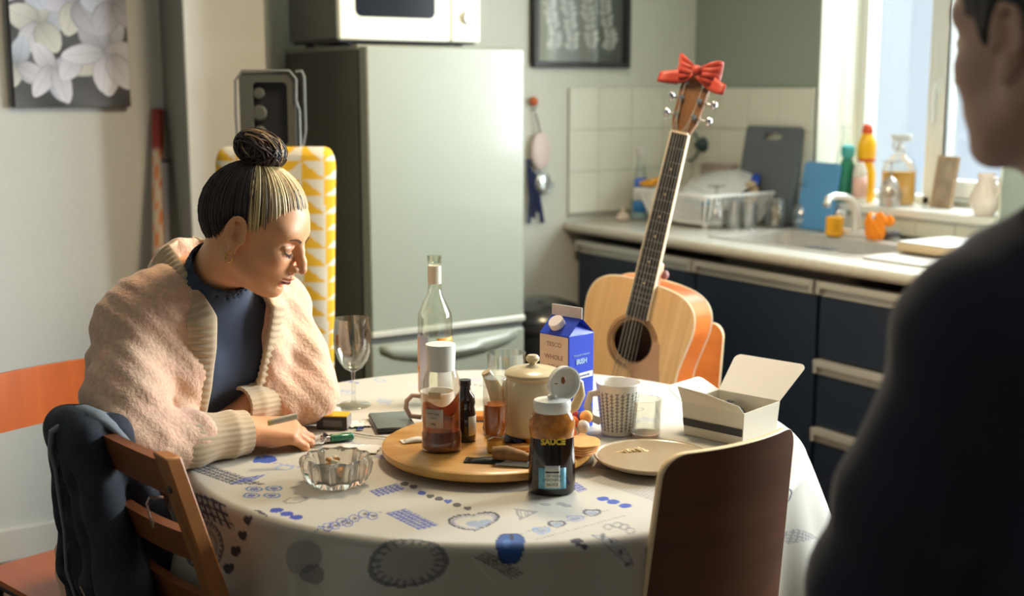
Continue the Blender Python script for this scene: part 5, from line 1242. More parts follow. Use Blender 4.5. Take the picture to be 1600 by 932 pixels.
# ================================================================ CHAIRS
PLY = wood('ply_face', lin((88, 56, 40)), lin((104, 68, 48)), 3, (1, 1, 6), .4, coat=.15); PLYE = wood('ply_edge', lin((232, 200, 150)), lin((240, 214, 170)), 8, (1, 1, 30), .5)
TUBE = mat('black_steel_tube', (.015, .016, .02), .35, metal=.3); CHR = mat('rivet_chrome', (.7, .7, .7), .2, metal=1)
def curved_panel(t, name, w0, w1, z0, z1, depth, m, me_, y0=.0, lean=0.0, th=.011, r_top=.03, nx=20, nz=12, edge=True):
    """bent plywood back: curved in plan, rounded upper corners"""
    def half(z):
        f_ = (z-z0)/(z1-z0); w = w0+(w1-w0)*f_; d_ = z1-z
        if d_ < r_top: w -= r_top-math.sqrt(max(r_top**2-(r_top-d_)**2, 0))
        return w/1.0
    zs = [z0+(z1-z0)*(k/nz)*.94 for k in range(nz)]+[z1-r_top*(1-math.sin(R(a))) for a in range(0, 91, 15)]; zs = sorted(set(zs))
    F_ = []; B_ = []
    for z in zs:
        h = half(z); fr_, br_ = [], []
        for i in range(nx+1):
            u = -1+2*i/nx; x = u*h; y = y0+depth*(1-(x/max(w0, w1))**2)+lean*(z-z0); fr_.append((x, y, z)); br_.append((x, y+th, z))
        F_.append(fr_); B_.append(br_)
    o = MB().sheet(F_).sheet(B_).build(name, m, t, smooth=60)
    loopf = [r[0] for r in F_]+F_[-1][1:-1]+[r[-1] for r in F_[::-1]]; loopb = [r[0] for r in B_]+B_[-1][1:-1]+[r[-1] for r in B_[::-1]]
    MB().sheet([loopf, loopb]).build('edge_ply', me_, o, smooth=60, solid=.0006)
    return o
def tube_chair(name, label, loc, rz, pw0, pw1, z0, z1, dep, m, me_, seat_z=.45, lean=.10, sw=.20, group=None):
    t = thing(name, label, 'chair', loc, rz, group)
    curved_panel(t, 'backrest', pw0, pw1, z0, z1, dep, m, me_, y0=.185+lean*(z0-seat_z), lean=lean)
    st_ = MB(); o = []
    for z, s in ((seat_z, 1), (seat_z+.010, 1)):
        o.append([(x*s, y, z) for x, y, _ in rr(sw, .19, .05, 0, 5)])
    st_.sheet(o, closed=True); st_._add([p for p in o[0]], [tuple(range(len(o[0])-1, -1, -1))]); st_._add(o[1], [tuple(range(len(o[1])))]); se = st_.build('seat', m, t, smooth=40)
    for s in (-1, 1):
        MB().tube([(s*(sw-.02), -.17, seat_z-.012), (s*(sw-.01), -.20, .0)], .0105, 10).build('leg', TUBE, t)
        yb = .185+lean*(z1-seat_z)
        MB().tube([(s*(sw-.01), .20, 0), (s*(sw-.02), .165, seat_z-.02), (s*pw0*.98, .19+.0, seat_z+.06), (s*pw0*.96, .188+lean*(z0-seat_z)+.012, z0+.02), (s*pw0*.94, .188+lean*(z1-seat_z)+.016, z1-.015)], .0105, 10).build('leg', TUBE, t)
    MB().tube([(-sw+.02, -.16, seat_z-.012), (-sw+.02, .16, seat_z-.014)], .0105, 10).tube([(sw-.02, -.16, seat_z-.012), (sw-.02, .16, seat_z-.014)], .0105, 10).tube([(-sw+.02, 0, seat_z-.014), (sw-.02, 0, seat_z-.014)], .0105, 10).build('seat_frame', TUBE, t)
    return t
ORP = wood('orange_ply', lin((178, 84, 28)), lin((198, 100, 38)), 3, (6, 1, 1), .35, coat=.2)
wc = tube_chair('dining_chair', 'black framed chair with a glossy orange ply back behind the seated woman', (-.765, 2.345, 0), 48, .215, .215, .715, .832, .035, ORP, ORP, .45, .06, .20)
for s in (-1, 1): MB().ball((s*.185, .1895+.06*.37+.012, .815), .006, 12, 8).build('rivet', CHR, wc)
# --- bentwood chair, its back towards us, pushed against the table
bc = thing('ply_chair', 'brown bent plywood chair with its curved back turned to us, tucked under the cloth', 'chair', (.325+.10, 1.795-.10, 0), 217.5)
bc.location = room(.318-.185*math.sin(R(217.5))*-1*-1, 1.79, 0)
_d = Vector((math.sin(R(217.5)), -math.cos(R(217.5))))       # the way the chair faces
bc.location = room(.320+_d.x*.20, 1.79+_d.y*.20, 0)
curved_panel(bc, 'backrest', .156, .139, .50, .880, .034, PLY, PLYE, y0=.158, lean=.09, th=.012, r_top=.035)
o = [[(x, y-.01, z) for x, y, _ in rr(.17, .18, .05, 0, 5)] for z in (.44, .452)]
mb = MB().sheet(o, closed=True); mb._add(o[0], [tuple(range(len(o[0])-1, -1, -1))]); mb._add(o[1], [tuple(range(len(o[1])))]); mb.build('seat', PLY, bc)
MB().sheet([[(x, .165+.0*x, .45), (x, .200, .46), (x, .206+.03*(1-(x/.13)**2), .50), (x, .20+.034*(1-(x/.13)**2), .53)] for x in [-.11+.022*k for k in range(11)]]).build('seat_bend', PLY, bc, solid=.011)
for sx_ in (-1, 1):
    for sy_ in (-1, 1): MB().tube([(sx_*.14, sy_*.14, .44), (sx_*.17, sy_*.18, 0)], .011, 10).build('leg', CHR, bc)
# --- chair carrying the guitar
LPLY = wood('light_ply', lin((205, 140, 72)), lin((222, 162, 92)), 3, (1, 1, 6), .4, coat=.2)
gc = thing('ply_chair', 'light plywood chair behind the table carrying the guitar', 'chair', (.300, 3.07, 0), -27)
curved_panel(gc, 'backrest', .168, .178, .46, .790, .030, LPLY, PLYE, y0=.160, lean=.10, th=.011, r_top=.035)
GZ = .425
o = [[(x, y-.01, z) for x, y, _ in rr(.19, .19, .05, 0, 5)] for z in (GZ-.012, GZ)]
mb = MB().sheet(o, closed=True); mb._add(o[0], [tuple(range(len(o[0])-1, -1, -1))]); mb._add(o[1], [tuple(range(len(o[1])))]); mb.build('seat', LPLY, gc)
MB().sheet([[(x, .165, GZ-.006), (x, .178+.018*(1-(x/.17)**2), GZ+.01), (x, .166+.03*(1-(x/.17)**2), GZ+.06)] for x in [-.15+.03*k for k in range(11)]]).build('seat_bend', LPLY, gc, solid=.010)
for sx_ in (-1, 1):
    for sy_ in (-1, 1): MB().tube([(sx_*.15, sy_*.14, GZ-.012), (sx_*.18, sy_*.18, 0)], .011, 10).build('leg', TUBE, gc)
# --- folding wooden chair front left
FW = wood('oiled_beech', lin((150, 92, 44)), lin((176, 114, 60)), 5, (6, 1.5, 1.5), .42, coat=.15); FWD = wood('shaded_beech', lin((118, 66, 36)), lin((136, 80, 46)), 5, (1, 6, 1), .45)  # second beech is for the rails, their shadow put into a darker colour
TH = 131.7; _f = Vector((math.sin(R(TH)), -math.cos(R(TH))))
top_mid = Vector((-.600, 1.857)); base_pt = top_mid+_f*.26
fc_ = thing('folding_chair', 'wooden folding chair with a dark jacket over its back, beside the cloth', 'chair', (base_pt.x, base_pt.y, 0), TH)
LN = .30   # lean of the back: local y = .26 at z = .865, less lower down
def back_y(z): return .26-LN*(.865-z)
Mt = Matrix.Rotation(-math.atan(LN), 3, 'X')
for s in (-1, 1):
    x = s*.152
    b_ = MB(); 
    vs = []
    for z in (.02, .868):
        y = back_y(z)
        vs += [(x-.021, y-.013, z), (x+.021, y-.013, z), (x+.021, y+.013, z+(.0 if z < .5 else .004)), (x-.021, y+.013, z)]
    b_._add(vs, [(0, 3, 2, 1), (4, 5, 6, 7), (0, 1, 5, 4), (1, 2, 6, 5), (2, 3, 7, 6), (3, 0, 4, 7)])
    up_ = b_.build('upright', FW, fc_, bevel=.003)
    MB().lathe([(.0065, 0), (.0065, .002), (0, .0022)], (x, back_y(.815)+.013, .815), 16, M=Matrix.Rotation(R(-90), 3, 'X')).build('bolt_cap', mat('bolt_dark', (.03, .022, .02), .5), up_)
def rail(name, za, zb_, th, m, bow=0.0, dy=0.0, wd=.134):
    rows = []
    for i in range(13):
        u = -1+i/6; x = u*wd; yy = bow*(1-u*u)+dy
        rows.append([(x, back_y(za)+yy-th/2, za), (x, back_y(za)+yy+th/2, za), (x, back_y(zb_)+yy+th/2, zb_), (x, back_y(zb_)+yy-th/2, zb_), (x, back_y(za)+yy-th/2, za)])
    mb = MB().sheet(rows); 
    for rw in (rows[0], rows[-1]): mb._add(rw[:4], [(0, 1, 2, 3)])
    return mb.build(name, m, fc_, smooth=30)
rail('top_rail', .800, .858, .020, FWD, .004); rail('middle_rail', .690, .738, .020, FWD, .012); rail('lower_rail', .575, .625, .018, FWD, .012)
MB().tube([(-.085, back_y(.745)+.014, .782), (-.082, back_y(.745)+.034, .786), (-.076, back_y(.745)+.036, .775), (-.076, back_y(.735)+.030, .735)], .0022, 8).build('wire_hook', CHR, fc_)
for k in range(6): MB().span((-.14, -.17+.055*k, .448), (.14, -.125+.055*k, .462)).build('seat_slat', FW, fc_, bevel=.002)
for s in (-1, 1):
    MB().span((s*.130-.010, -.18, .42), (s*.130+.010, .15, .447)).build('seat_rail', FW, fc_, bevel=.002)
    MB()._add([(s*.118-.009, -.20, .0), (s*.118+.009, -.20, .0), (s*.118+.009, -.165, 0), (s*.118-.009, -.165, 0), (s*.118-.009, .06, .44), (s*.118+.009, .06, .44), (s*.118+.009, .095, .44), (s*.118-.009, .095, .44)], [(0, 3, 2, 1), (4, 5, 6, 7), (0, 1, 5, 4), (1, 2, 6, 5), (2, 3, 7, 6), (3, 0, 4, 7)]).build('leg', FW, fc_)
# --- jacket slung over the far half of its back (modelled as cloth with thickness)
jk = thing('jacket', 'dark denim jacket with a pale lining edge slung over the folding chair', 'jacket', (base_pt.x, base_pt.y, 0), TH)
DEN = mat('dark_denim', (.028, .034, .048), .85, bump=.35, scale=220, bdist=.0008, var=.3); PIP = mat('pale_lining', lin((128, 136, 140)), .8, bump=.3, scale=200)
# local x: +.2 is the far end of the back
sd = SDF((-.14, .02, .28), (.40, .50, .93), .0055)
for k in range(13):
    u = k/12; fl = .016*math.sin(k*1.35+.5); xt, xm, xb = .062+.100*u, .030+.195*u, -.030+.320*u
    sd.cap((xb, back_y(.33)+.085+fl*1.4, .33), (xm, back_y(.60)+.062+fl, .60), .032, .028, .032)
    sd.cap((xm, back_y(.60)+.062+fl, .60), (xt, back_y(.85)+.032+fl*.2, .852), .028, .015, .032)
    if k % 2 == 0:
        sd.cap((xt, back_y(.875)-.014, .856), (xt, back_y(.875)+.026, .860), .014, .016, .03)
        sd.cap((xt, back_y(.86)-.026, .848), (xt+.01, back_y(.62)-.036, .62), .014, .018, .03)
for x0_, x1_, w_ in ((.085, .06, .006), (.115, .13, .008), (.145, .20, .007)):
    sd.chain([(x0_, back_y(.84)+.052, .825), ((x0_+x1_)/2, back_y(.66)+.094, .66), (x1_, back_y(.5)+.110, .50), (x1_+.01, back_y(.36)+.125, .34)], [w_*.4, w_, w_*1.4, w_*1.3], .016, op='sub')
sd.warp(lambda X, Y, Z: .0024*np.sin(X*60+Z*26)*np.cos(Z*36+Y*40)+.0012*np.sin(X*170-Z*90+2)); sd.smooth(1)
V, Q = sd.mesh(); V = relax(V, Q, 2); mesh_np('jacket_cloth', V, Q, DEN, jk)
# the lining edge lies on the cloth: it follows the cloth's outer surface
def jsurf(x, z, up_=.004):
    m = (np.abs(V[:, 0]-x) < .009) & (np.abs(V[:, 2]-z) < .009); return (x, float(V[m, 1].max())+up_ if m.any() else back_y(z)+.09, z)
pts = [jsurf(x, z) for x, z in ((.160, .47), (.158, .54), (.155, .61), (.150, .68), (.142, .74), (.132, .79), (.118, .83), (.102, .862))]+[(.092, back_y(.88)+.030, .884), (.086, back_y(.88)+.0, .888), (.080, back_y(.87)-.024, .876)]
MB().tube(pts, [.002, .0026, .003, .003, .0034, .004, .0045, .005, .005, .004, .003], 10).build('lining_edge', PIP, jk)
MB().tube([(.172, back_y(.85)+.030, .850), (.150, back_y(.87)+.022, .876), (.112, back_y(.87)+.012, .884), (.075, back_y(.87)+.004, .882), (.050, back_y(.86)-.006, .868), (.042, back_y(.84)-.022, .840)], [.010, .017, .019, .017, .012, .006], 14, flat=.55).build('collar', PIP, jk)
zp = MB().tube([jsurf(.10, .60, .001), jsurf(.098, .54, .001), jsurf(.096, .47, .001)], .0026, 8, flat=.5).build('zip', CHR, jk)

# ================================================================ GUITAR
SPR = wood('spruce_top', lin((216, 168, 106)), lin((232, 188, 128)), 3.2, (26, 1, .9), .3, coat=.4, bump=.02); MAH = wood('mahogany_side', lin((186, 92, 34)), lin((208, 114, 50)), 4, (1, 1, 8), .3, coat=.4); CRB = mat('cream_binding', lin((235, 215, 180)), .35)
hole = Vector(far(988, 534, 3.0)); GYAW = -31; ROLL = 11.0; LEAN = 5.0
gt = thing('acoustic_guitar', 'natural wood acoustic guitar propped upright on the chair behind the table', 'guitar', (hole.x, hole.y, hole.z), GYAW)
gt.rotation_mode = 'XYZ'
Mg = Matrix.Rotation(R(YAW+GYAW), 4, 'Z') @ Matrix.Rotation(R(-LEAN), 4, 'X') @ Matrix.Rotation(R(ROLL), 4, 'Y'); gt.rotation_euler = Mg.to_euler()
prof_ = [(.150, 0), (.149, .050), (.143, .090), (.131, .117), (.112, .136), (.085, .1455), (.055, .1465), (.02, .1415), (-.02, .135), (-.05, .1325), (-.085, .136), (-.12, .149), (-.16, .170), (-.205, .190), (-.25, .198), (-.29, .190), (-.32, .165), (-.338, .125), (-.347, .07), (-.350, 0)]
def spline(pts, n):
    out = []
    for i in range(len(pts)-1):
        p0 = pts[max(i-1, 0)] if i > 0 else (pts[0][0], -pts[1][1]); p1, p2 = pts[i], pts[i+1]; p3 = pts[i+2] if i+2 < len(pts) else (pts[-1][0], -pts[-2][1])
        for k in range(n):
            t = k/n; out.append(tuple(.5*((2*p1[q])+(-p0[q]+p2[q])*t+(2*p0[q]-5*p1[q]+4*p2[q]-p3[q])*t*t+(-p0[q]+3*p1[q]-3*p2[q]+p3[q])*t**3) for q in (0, 1)))
    return out+[pts[-1]]
hp = spline(prof_, 4); outl = [(x, z) for z, x in hp]+[(-x, z) for z, x in hp[::-1][1:-1]]     # x, z outline
D_ = .112
def lay(s, y, inset=0.0):
    return [(x*(1-inset/.15), y, z*(1-inset/.25)-inset*.0) for x, z in outl]
n_o = len(outl)
circ = [(.051*x/math.hypot(x, z), 0, .051*z/math.hypot(x, z)) for x, z in outl]
mid = [((x+c[0]*1.0)/2, -.0012, (z+c[2])/2) for (x, z), c in zip(outl, circ)]
MB().sheet([lay(1, 0), mid, circ, [(c[0], .003, c[2]) for c in circ]], closed=True).build('top', SPR, gt, smooth=50)
MB().sheet([lay(1, .001), lay(1, D_)], closed=True).build('side', MAH, gt, smooth=50)
MB()._add(lay(1, D_), [tuple(range(n_o))]).build('back', MAH, gt, smooth=0)
MB()._add([(x*.97, D_-.004, z*.97) for x, z in outl], [tuple(range(n_o))]).build('inside_back', mat('inside_wood', lin((95, 62, 38)), .7), gt, smooth=0)
MB().tube([(x, .002, z) for x, z in outl], .0026, 6, closed=True).build('binding', CRB, gt); MB().tube([(x, D_-.002, z) for x, z in outl], .0026, 6, closed=True).build('binding', CRB, gt)
for r_0, r_1, cc in ((.0515, .054, lin((90, 60, 35))), (.057, .0635, lin((150, 110, 75))), (.066, .0675, lin((80, 55, 35)))):
    rows = [[(r_*math.cos(2*PI*k/64), -.0022, r_*math.sin(2*PI*k/64)) for k in range(64)] for r_ in (r_0, r_1)]
    MB().sheet(rows, closed=True).build('rosette_ring', mat('rosette_%d' % int(r_0*1e4), cc, .35), gt, solid=.0006)
pg = [(.054*math.cos(R(a)), .054*math.sin(R(a))) for a in range(10, -96, -8)]+[(.012, -.075), (.045, -.112), (.082, -.108), (.092, -.072), (.080, -.03), (.072, .012), (.062, .022)]
MB()._add([(x, -.0028, z) for x, z in pg], [tuple(range(len(pg)))]).build('pickguard', mat('pickguard_tan', lin((178, 132, 92)), .2, coat=.6), gt, solid=.0008, smooth=0)
BLK = mat('ebony', (.012, .012, .014), .35); STR = mat('string_steel', (.42, .40, .35), .45, metal=.6)
zn, zb2 = .518, .062          # nut, end of the fingerboard
fbw = lambda z: (.0215+(.0285-.0215)*(zn-z)/(zn-zb2))
MB()._add([(-fbw(zn), -.012, zn), (fbw(zn), -.012, zn), (fbw(zb2), -.012, zb2), (-fbw(zb2), -.012, zb2), (-fbw(zn), -.003, zn), (fbw(zn), -.003, zn), (fbw(zb2), -.003, zb2), (-fbw(zb2), -.003, zb2)], [(0, 1, 2, 3), (7, 6, 5, 4), (0, 4, 5, 1), (1, 5, 6, 2), (2, 6, 7, 3), (3, 7, 4, 0)]).build('fingerboard', BLK, gt, smooth=0)
for s in (-1, 1):
    MB()._add([(s*fbw(zn), -.0124, zn), (s*(fbw(zn)+.0022), -.0124, zn), (s*(fbw(zb2)+.0022), -.0124, zb2), (s*fbw(zb2), -.0124, zb2), (s*fbw(zn), -.002, zn), (s*(fbw(zn)+.0022), -.002, zn), (s*(fbw(zb2)+.0022), -.002, zb2), (s*fbw(zb2), -.002, zb2)], [(0, 1, 2, 3), (7, 6, 5, 4), (0, 4, 5, 1), (1, 5, 6, 2), (2, 6, 7, 3), (3, 7, 4, 0)]).build('neck_binding', CRB, gt, smooth=0)
rows = []
for i in range(15):
    z = .13+(zn+.02-.13)*i/14; w_ = fbw(z)+.0015; dp = .019+(.004 if z < .2 else 0); rows.append([(w_*math.cos(R(a)), -.002+dp*math.sin(R(a)), z) for a in range(0, 181, 20)])
MB().sheet(rows).build('neck', wood('neck_wood', lin((150, 92, 50)), lin((170, 108, 60)), 4, (6, 6, 1), .35), gt)
hl = MB().lathe([(.012, 0), (.024, .012), (.027, .035), (.024, .06), (.0, .075)], (0, .022, .14), 20, sy=.9); hl.build('neck_heel', mat('pale_heel', lin((222, 180, 150)), .35), gt)
MB().ball((.030, .030, .176), (.010, .010, .012)).build('strap_button', mat('strap_pink', lin((150, 105, 95)), .5), gt)
for k in range(1, 19):
    z = zn-.650*(1-2**(-k/12))
    if z > zb2: MB().box((0, -.0124, z), (2*fbw(z), .0010, .0011)).build('fret', STR, gt, smooth=0)
for k in (3, 5, 7, 9, 12, 15):
    z = zn-.650*(1-(2**(-k/12)+2**(-(k-1)/12))/2); MB().lathe([(.0026, 0), (.0026, .0004), (0, .0004)], (0, -.0122, z), 12, M=Matrix.Rotation(R(90), 3, 'X')).build('inlay_dot', CRB, gt)
MB().box((0, -.0125, zn+.002), (.043, .006, .005)).build('nut', CRB, gt)
HSW = wood('headstock_wood', lin((92, 62, 36)), lin((122, 84, 50)), 5, (8, 8, 1), .3, coat=.4)
hs = [(-.0225, zn), (.0225, zn), (.032, zn+.028), (.035, zn+.08), (.037, zn+.148), (.012, zn+.158), (-.012, zn+.158), (-.037, zn+.148), (-.035, zn+.08), (-.032, zn+.028)]
Mh = Matrix.Rotation(R(12), 3, 'X')
def hsp(x, y, z): q = Matrix.Rotation(R(-11), 3, 'X') @ Vector((x, y, z-zn)); return (q.x, q.y, q.z+zn)
vs = [hsp(x, -.009, z) for x, z in hs]+[hsp(x, .006, z) for x, z in hs]; n = len(hs)
MB()._add(vs, [tuple(range(n)), tuple(range(2*n-1, n-1, -1))]+[(i, (i+1) % n+0, (i+1) % n+n, i+n) for i in range(n)]).build('headstock', HSW, gt, bevel=.0015)
for s in (-1, 1):
    for k in range(3):
        z = zn+.042+.040*k
        tn = MB().tube([hsp(s*.023, -.010, z), hsp(s*.023, -.019, z)], .0042, 12).tube([hsp(s*.023, -.0095, z), hsp(s*.023, -.0115, z)], .0075, 12).tube([hsp(s*.030, .002, z), hsp(s*.050, .002, z)], .0028, 8).build('tuner', CHR, gt)
        MB().ball(hsp(s*.056, .002, z), (.0085, .006, .0110), 14, 10).build('tuner_button', CHR, tn)
for k in range(6):
    u = (k-2.5)/2.5; kk = (2-k) if k < 3 else (k-3); s = -1 if k < 3 else 1
    MB().tube([hsp(s*.023, -.0165, zn+.042+.040*kk), (u*.0175, -.0160, zn+.002), (u*.0225, -.0165, zb2), (u*.026, -.012, -.165)], .00065+.00012*(5-k), 5).build('string', STR, gt)
MB()._add([(-.075, -.003, -.16), (.075, -.003, -.16), (.08, -.003, -.185), (-.08, -.003, -.185), (-.07, -.011, -.163), (.07, -.011, -.163), (.072, -.010, -.182), (-.072, -.010, -.182)], [(0, 1, 2, 3), (4, 7, 6, 5), (0, 4, 5, 1), (1, 5, 6, 2), (2, 6, 7, 3), (3, 7, 4, 0)]).build('bridge', BLK, gt, smooth=0)
# red ribbon bow tied round the top of the headstock
rb_ = bpy.data.objects.new('ribbon_bow', None); COL.objects.link(rb_); rb_.location = gt.matrix_basis @ Vector(hsp(0, -.014, zn+.150)); 
rb_.location = (Matrix.Translation(gt.location) @ Mg) @ Vector(hsp(0, -.016, zn+.148)); rb_.rotation_euler = Mg.to_euler(); rb_.scale = (1.3, 1.3, 1.3); tag(rb_, 'red ribbon bow tied round the top of the guitar headstock', 'bow')
RED = mat('red_ribbon', lin((160, 50, 30)), .5, sheen=.2)
for s in (-1, 1):
    rows = []
    for i in range(15):
        u = i/14; a = u*2*PI; r = .5-.5*math.cos(a)
        cx_ = s*(.004+.040*math.sin(a/2)**1.0); cz = .006*math.sin(a)+.005*math.sin(a/2); wdt = .008+.011*math.sin(a/2); rows.append([(cx_, -.004-.010*math.cos(a)*math.sin(a/2)-.004*abs(v_), cz+v_*wdt) for v_ in (-1, -.5, 0, .5, 1)])
    MB().sheet(rows).build('loop', RED, rb_, solid=.0010)
    rows = []
    for i in range(9):
        u = i/8; rows.append([(s*(.004+.062*u), -.012+.008*math.sin(u*5)+.003*v_, -.004-.030*u+.012*u*u+v_*(.007+.010*math.sin(u*2.6)*(1-.6*u))) for v_ in (-1, -.3, .4, 1)])
    MB().sheet(rows).build('tail', RED, rb_, solid=.0010)
MB().ball((0, -.010, .002), (.009, .007, .010)).build('knot', RED, rb_)
# ================================================================ PEOPLE
SKIN = mat('skin', (1, 1, 1), .48, attr='col', bump=.06, scale=260, bdist=.0004, sub=.0)
_p = SKIN.node_tree.nodes['Principled BSDF']; _p.inputs['Subsurface Weight'].default_value = .12; _p.inputs['Subsurface Radius'].default_value = (1, .35, .2); _p.inputs['Subsurface Scale'].default_value = .006
def V3(*a): return np.array(a, float)
def head_axes(psi, th, ro):
    F = V3(math.cos(psi)*math.cos(th), math.sin(psi)*math.cos(th), -math.sin(th)); U = V3(math.cos(psi)*math.sin(th), math.sin(psi)*math.sin(th), math.cos(th)); L = np.cross(U, F)
    L2 = L*math.cos(ro)+U*math.sin(ro); U2 = U*math.cos(ro)-L*math.sin(ro); return np.stack([F, L2, U2])      # rows
def rot_y(a): return np.array(Matrix.Rotation(a, 3, 'Y'))
def head_sdf(neck_local, male=False, h=.0021, eyes='down'):
    s = SDF((-.17, -.105, -.24), (.145, .105, .145), h)
    j = 1.12 if male else 1.0
    s.ell((-.012, 0, .030), (.098, .078, .092), 0); s.ell((.036, 0, .034), (.056, .064, .058), .02)
    s.ell((.040, 0, -.032), (.052, .055*j, .080), .025)
    s.ell((.030, 0, -.062), (.055, .047*j, .046), .02)
    for q in (-1, 1):
        s.cap((-.004, q*.050*j, -.052), (.062, q*.018*j, -.098), .020, .015, .022)      # jaw line
        s.ell((.055, q*.036, -.022), (.030, .024, .026), .016)                          # cheek
        s.ell((.062, q*.030, .030), (.026, .032, .020), .016)                           # brow
    s.ell((.076, 0, -.097), (.018, .019*j, .0165), .016)                                # chin
    s.ell((.074, 0, -.060), (.024, .028, .026), .016)                                   # muzzle
    for q in (-1, 1):
        s.ell((.094, q*.032, .002), (.018, .019, .0135), .014, op='sub')
        s.ell((.0735, q*.0315, .0005), (.0145, .0165, .0135), .003)                     # eyeball under the lid
        s.cap((.0860, q*.020, .0055), (.0800, q*.046, .0035), .0030, .0025, .005)       # lid fold
        s.cap((.0870, q*.020, -.0075), (.0815, q*.043, -.0085), .0022, .0018, .005)
    s.chain([(.0865, 0, .020), (.0950, 0, .002), (.1060, 0, -.016), (.1120, 0, -.028)], [.0085, .0075, .0080, .0088], .008)
    s.ell((.1115, 0, -.0300), (.0085, .0088, .0078), .004)
    for q in (-1, 1):
        s.ell((.1000, q*.0125, -.0330), (.0100, .0062, .0072), .005)
        s.ell((.1060, q*.0068, -.0385), (.0058, .0032, .0028), .002, op='sub')
    s.cap((.0965, 0, -.040), (.0945, 0, -.052), .0040, .0050, .005)                      # philtrum
    s.chain([(.0845, -.0240, -.0600), (.0935, -.0120, -.0570), (.0985, -.0045, -.0550), (.0975, 0, -.0560), (.0985, .0045, -.0550), (.0935, .0120, -.0570), (.0845, .0240, -.0600)], [.0028, .0046, .0052, .0050, .0052, .0046, .0028], .0035)
    s.chain([(.0850, -.0215, -.0620), (.0925, -.0110, -.0675), (.0955, 0, -.0690), (.0925, .0110, -.0675), (.0850, .0215, -.0620)], [.0028, .0054, .0062, .0054, .0028], .0035)
    s.chain([(.0905, -.0235, -.0605), (.1000, -.010, -.0618), (.1040, 0, -.0622), (.1000, .010, -.0618), (.0905, .0235, -.0605)], [.0012, .0018, .0020, .0018, .0012], .0015, op='sub')
    s.ell((.088, 0, -.0800), (.010, .016, .005), .006, op='sub')
    for q in (-1, 1):                                                                    # ears
        E = rot_y(R(-12))
        s.ell((-.006, q*.0765, -.005), (.0165, .0075, .0285), .006, M=E)
        pts = [(-.006+.0155*math.cos(R(a)), q*(.0830+.003*math.cos(R(a-150))), .001+.0260*math.sin(R(a))) for a in range(-20, 235, 17)]
        s.chain(pts, [.0042]*len(pts), .003)
        s.ell((-.004, q*.0885, -.002), (.0110, .0080, .0190), .003, M=E, op='sub')
        s.ell((.004, q*.0850, -.012), (.0060, .0060, .0070), .002, op='sub')
        s.cap((-.012, q*.0840, .012), (-.010, q*.0840, -.014), .0030, .0030, .004)       # inner fold
        s.ell((.0125, q*.0800, -.0095), (.0045, .0050, .0070), .004)                     # tragus
        s.ell((-.001, q*.0800, -.034), (.0085, .0050, .0095), .005)                      # lobe
    a = V3(-.022, 0, -.045); b = np.array(neck_local)
    s.cap(a, b, .056*(1.1 if male else .97), .060*(1.15 if male else .95), .022)
    V, Q = s.mesh(); V = relax(V, Q, 1)
    if not male:      # shorter, softer lower face
        w = np.clip((-.045-V[:, 2])/.05, 0, 1)*np.clip((V[:, 0]+.01)/.05, 0, 1); V[:, 2] += w*.0125; V[:, 0] -= w*.004
    return V, Q
def skin_color(V, base, male=False):
    C = np.tile(np.array(base), (len(V), 1)); x, y, z = V.T
    def blob(c, r, col, al):
        d = np.sqrt(((x-c[0])/r[0])**2+((np.abs(y)-c[1])/r[1])**2+((z-c[2])/r[2])**2); w = np.clip(1-d, 0, 1)[:, None]**.7*al; C[:] = C*(1-w)+np.array(col)*w
    if not male:
        blob((.075, .042, -.028), (.03, .026, .024), lin((232, 140, 100)), .35)
        blob((.112, 0, -.030), (.014, .014, .012), lin((220, 130, 105)), .35)
    lip = ((z > -.0745) & (z < -.0525) & (x > .085) & (np.abs(y) < .026) & (x+.35*np.abs(y) > .0925)); C[lip] = C[lip]*.35+np.array(lin((176, 84, 72)))*.65
    mouth = (np.abs(z+.0615) < .0016) & (np.abs(y) < .023) & (x > .086); C[mouth] = lin((92, 34, 30))
    blob((.086, .032, .004), (.014, .020, .012), lin((150, 104, 84)), .55)  # eyelid creases: their shade is put into the skin colour
    blob((-.004, .084, -.004), (.010, .010, .016), lin((176, 100, 66)), .6)  # ear hollow darkened, shade put into the skin colour
    return C
def to_plan(V, c, ax, s): return c+s*(V @ ax)
def to_local(p, c, ax, s): return (np.asarray(p)-c) @ ax.T/s

# ---------------------------------------------------------------- torso helper
def torso_field(s, zs, C, ra, rf, a2, f2, infl=0.0, k=.02):
    X, Y, Z = s.ax[0][:, None, None], s.ax[1][None, :, None], s.ax[2][None, None, :]
    cx = np.interp(Z, zs, [c[0] for c in C]); cy = np.interp(Z, zs, [c[1] for c in C]); RA = np.interp(Z, zs, ra)+infl; RF = np.interp(Z, zs, rf)+infl
    dx, dy = X-cx, Y-cy; sa = dx*a2[0]+dy*a2[1]; sf = dx*f2[0]+dy*f2[1]
    q = (np.abs(sa/RA)**2.3+np.abs(sf/RF)**2.3)**(1/2.3); d = (q-1)*np.minimum(RA, RF)
    d = np.maximum(d, np.maximum(Z-zs[-1], zs[0]-Z)).astype(np.float32)
    hh = np.clip(.5+.5*(s.F-d)/k, 0, 1); s.F = (s.F*(1-hh)+d*hh-k*hh*(1-hh)).astype(np.float32)

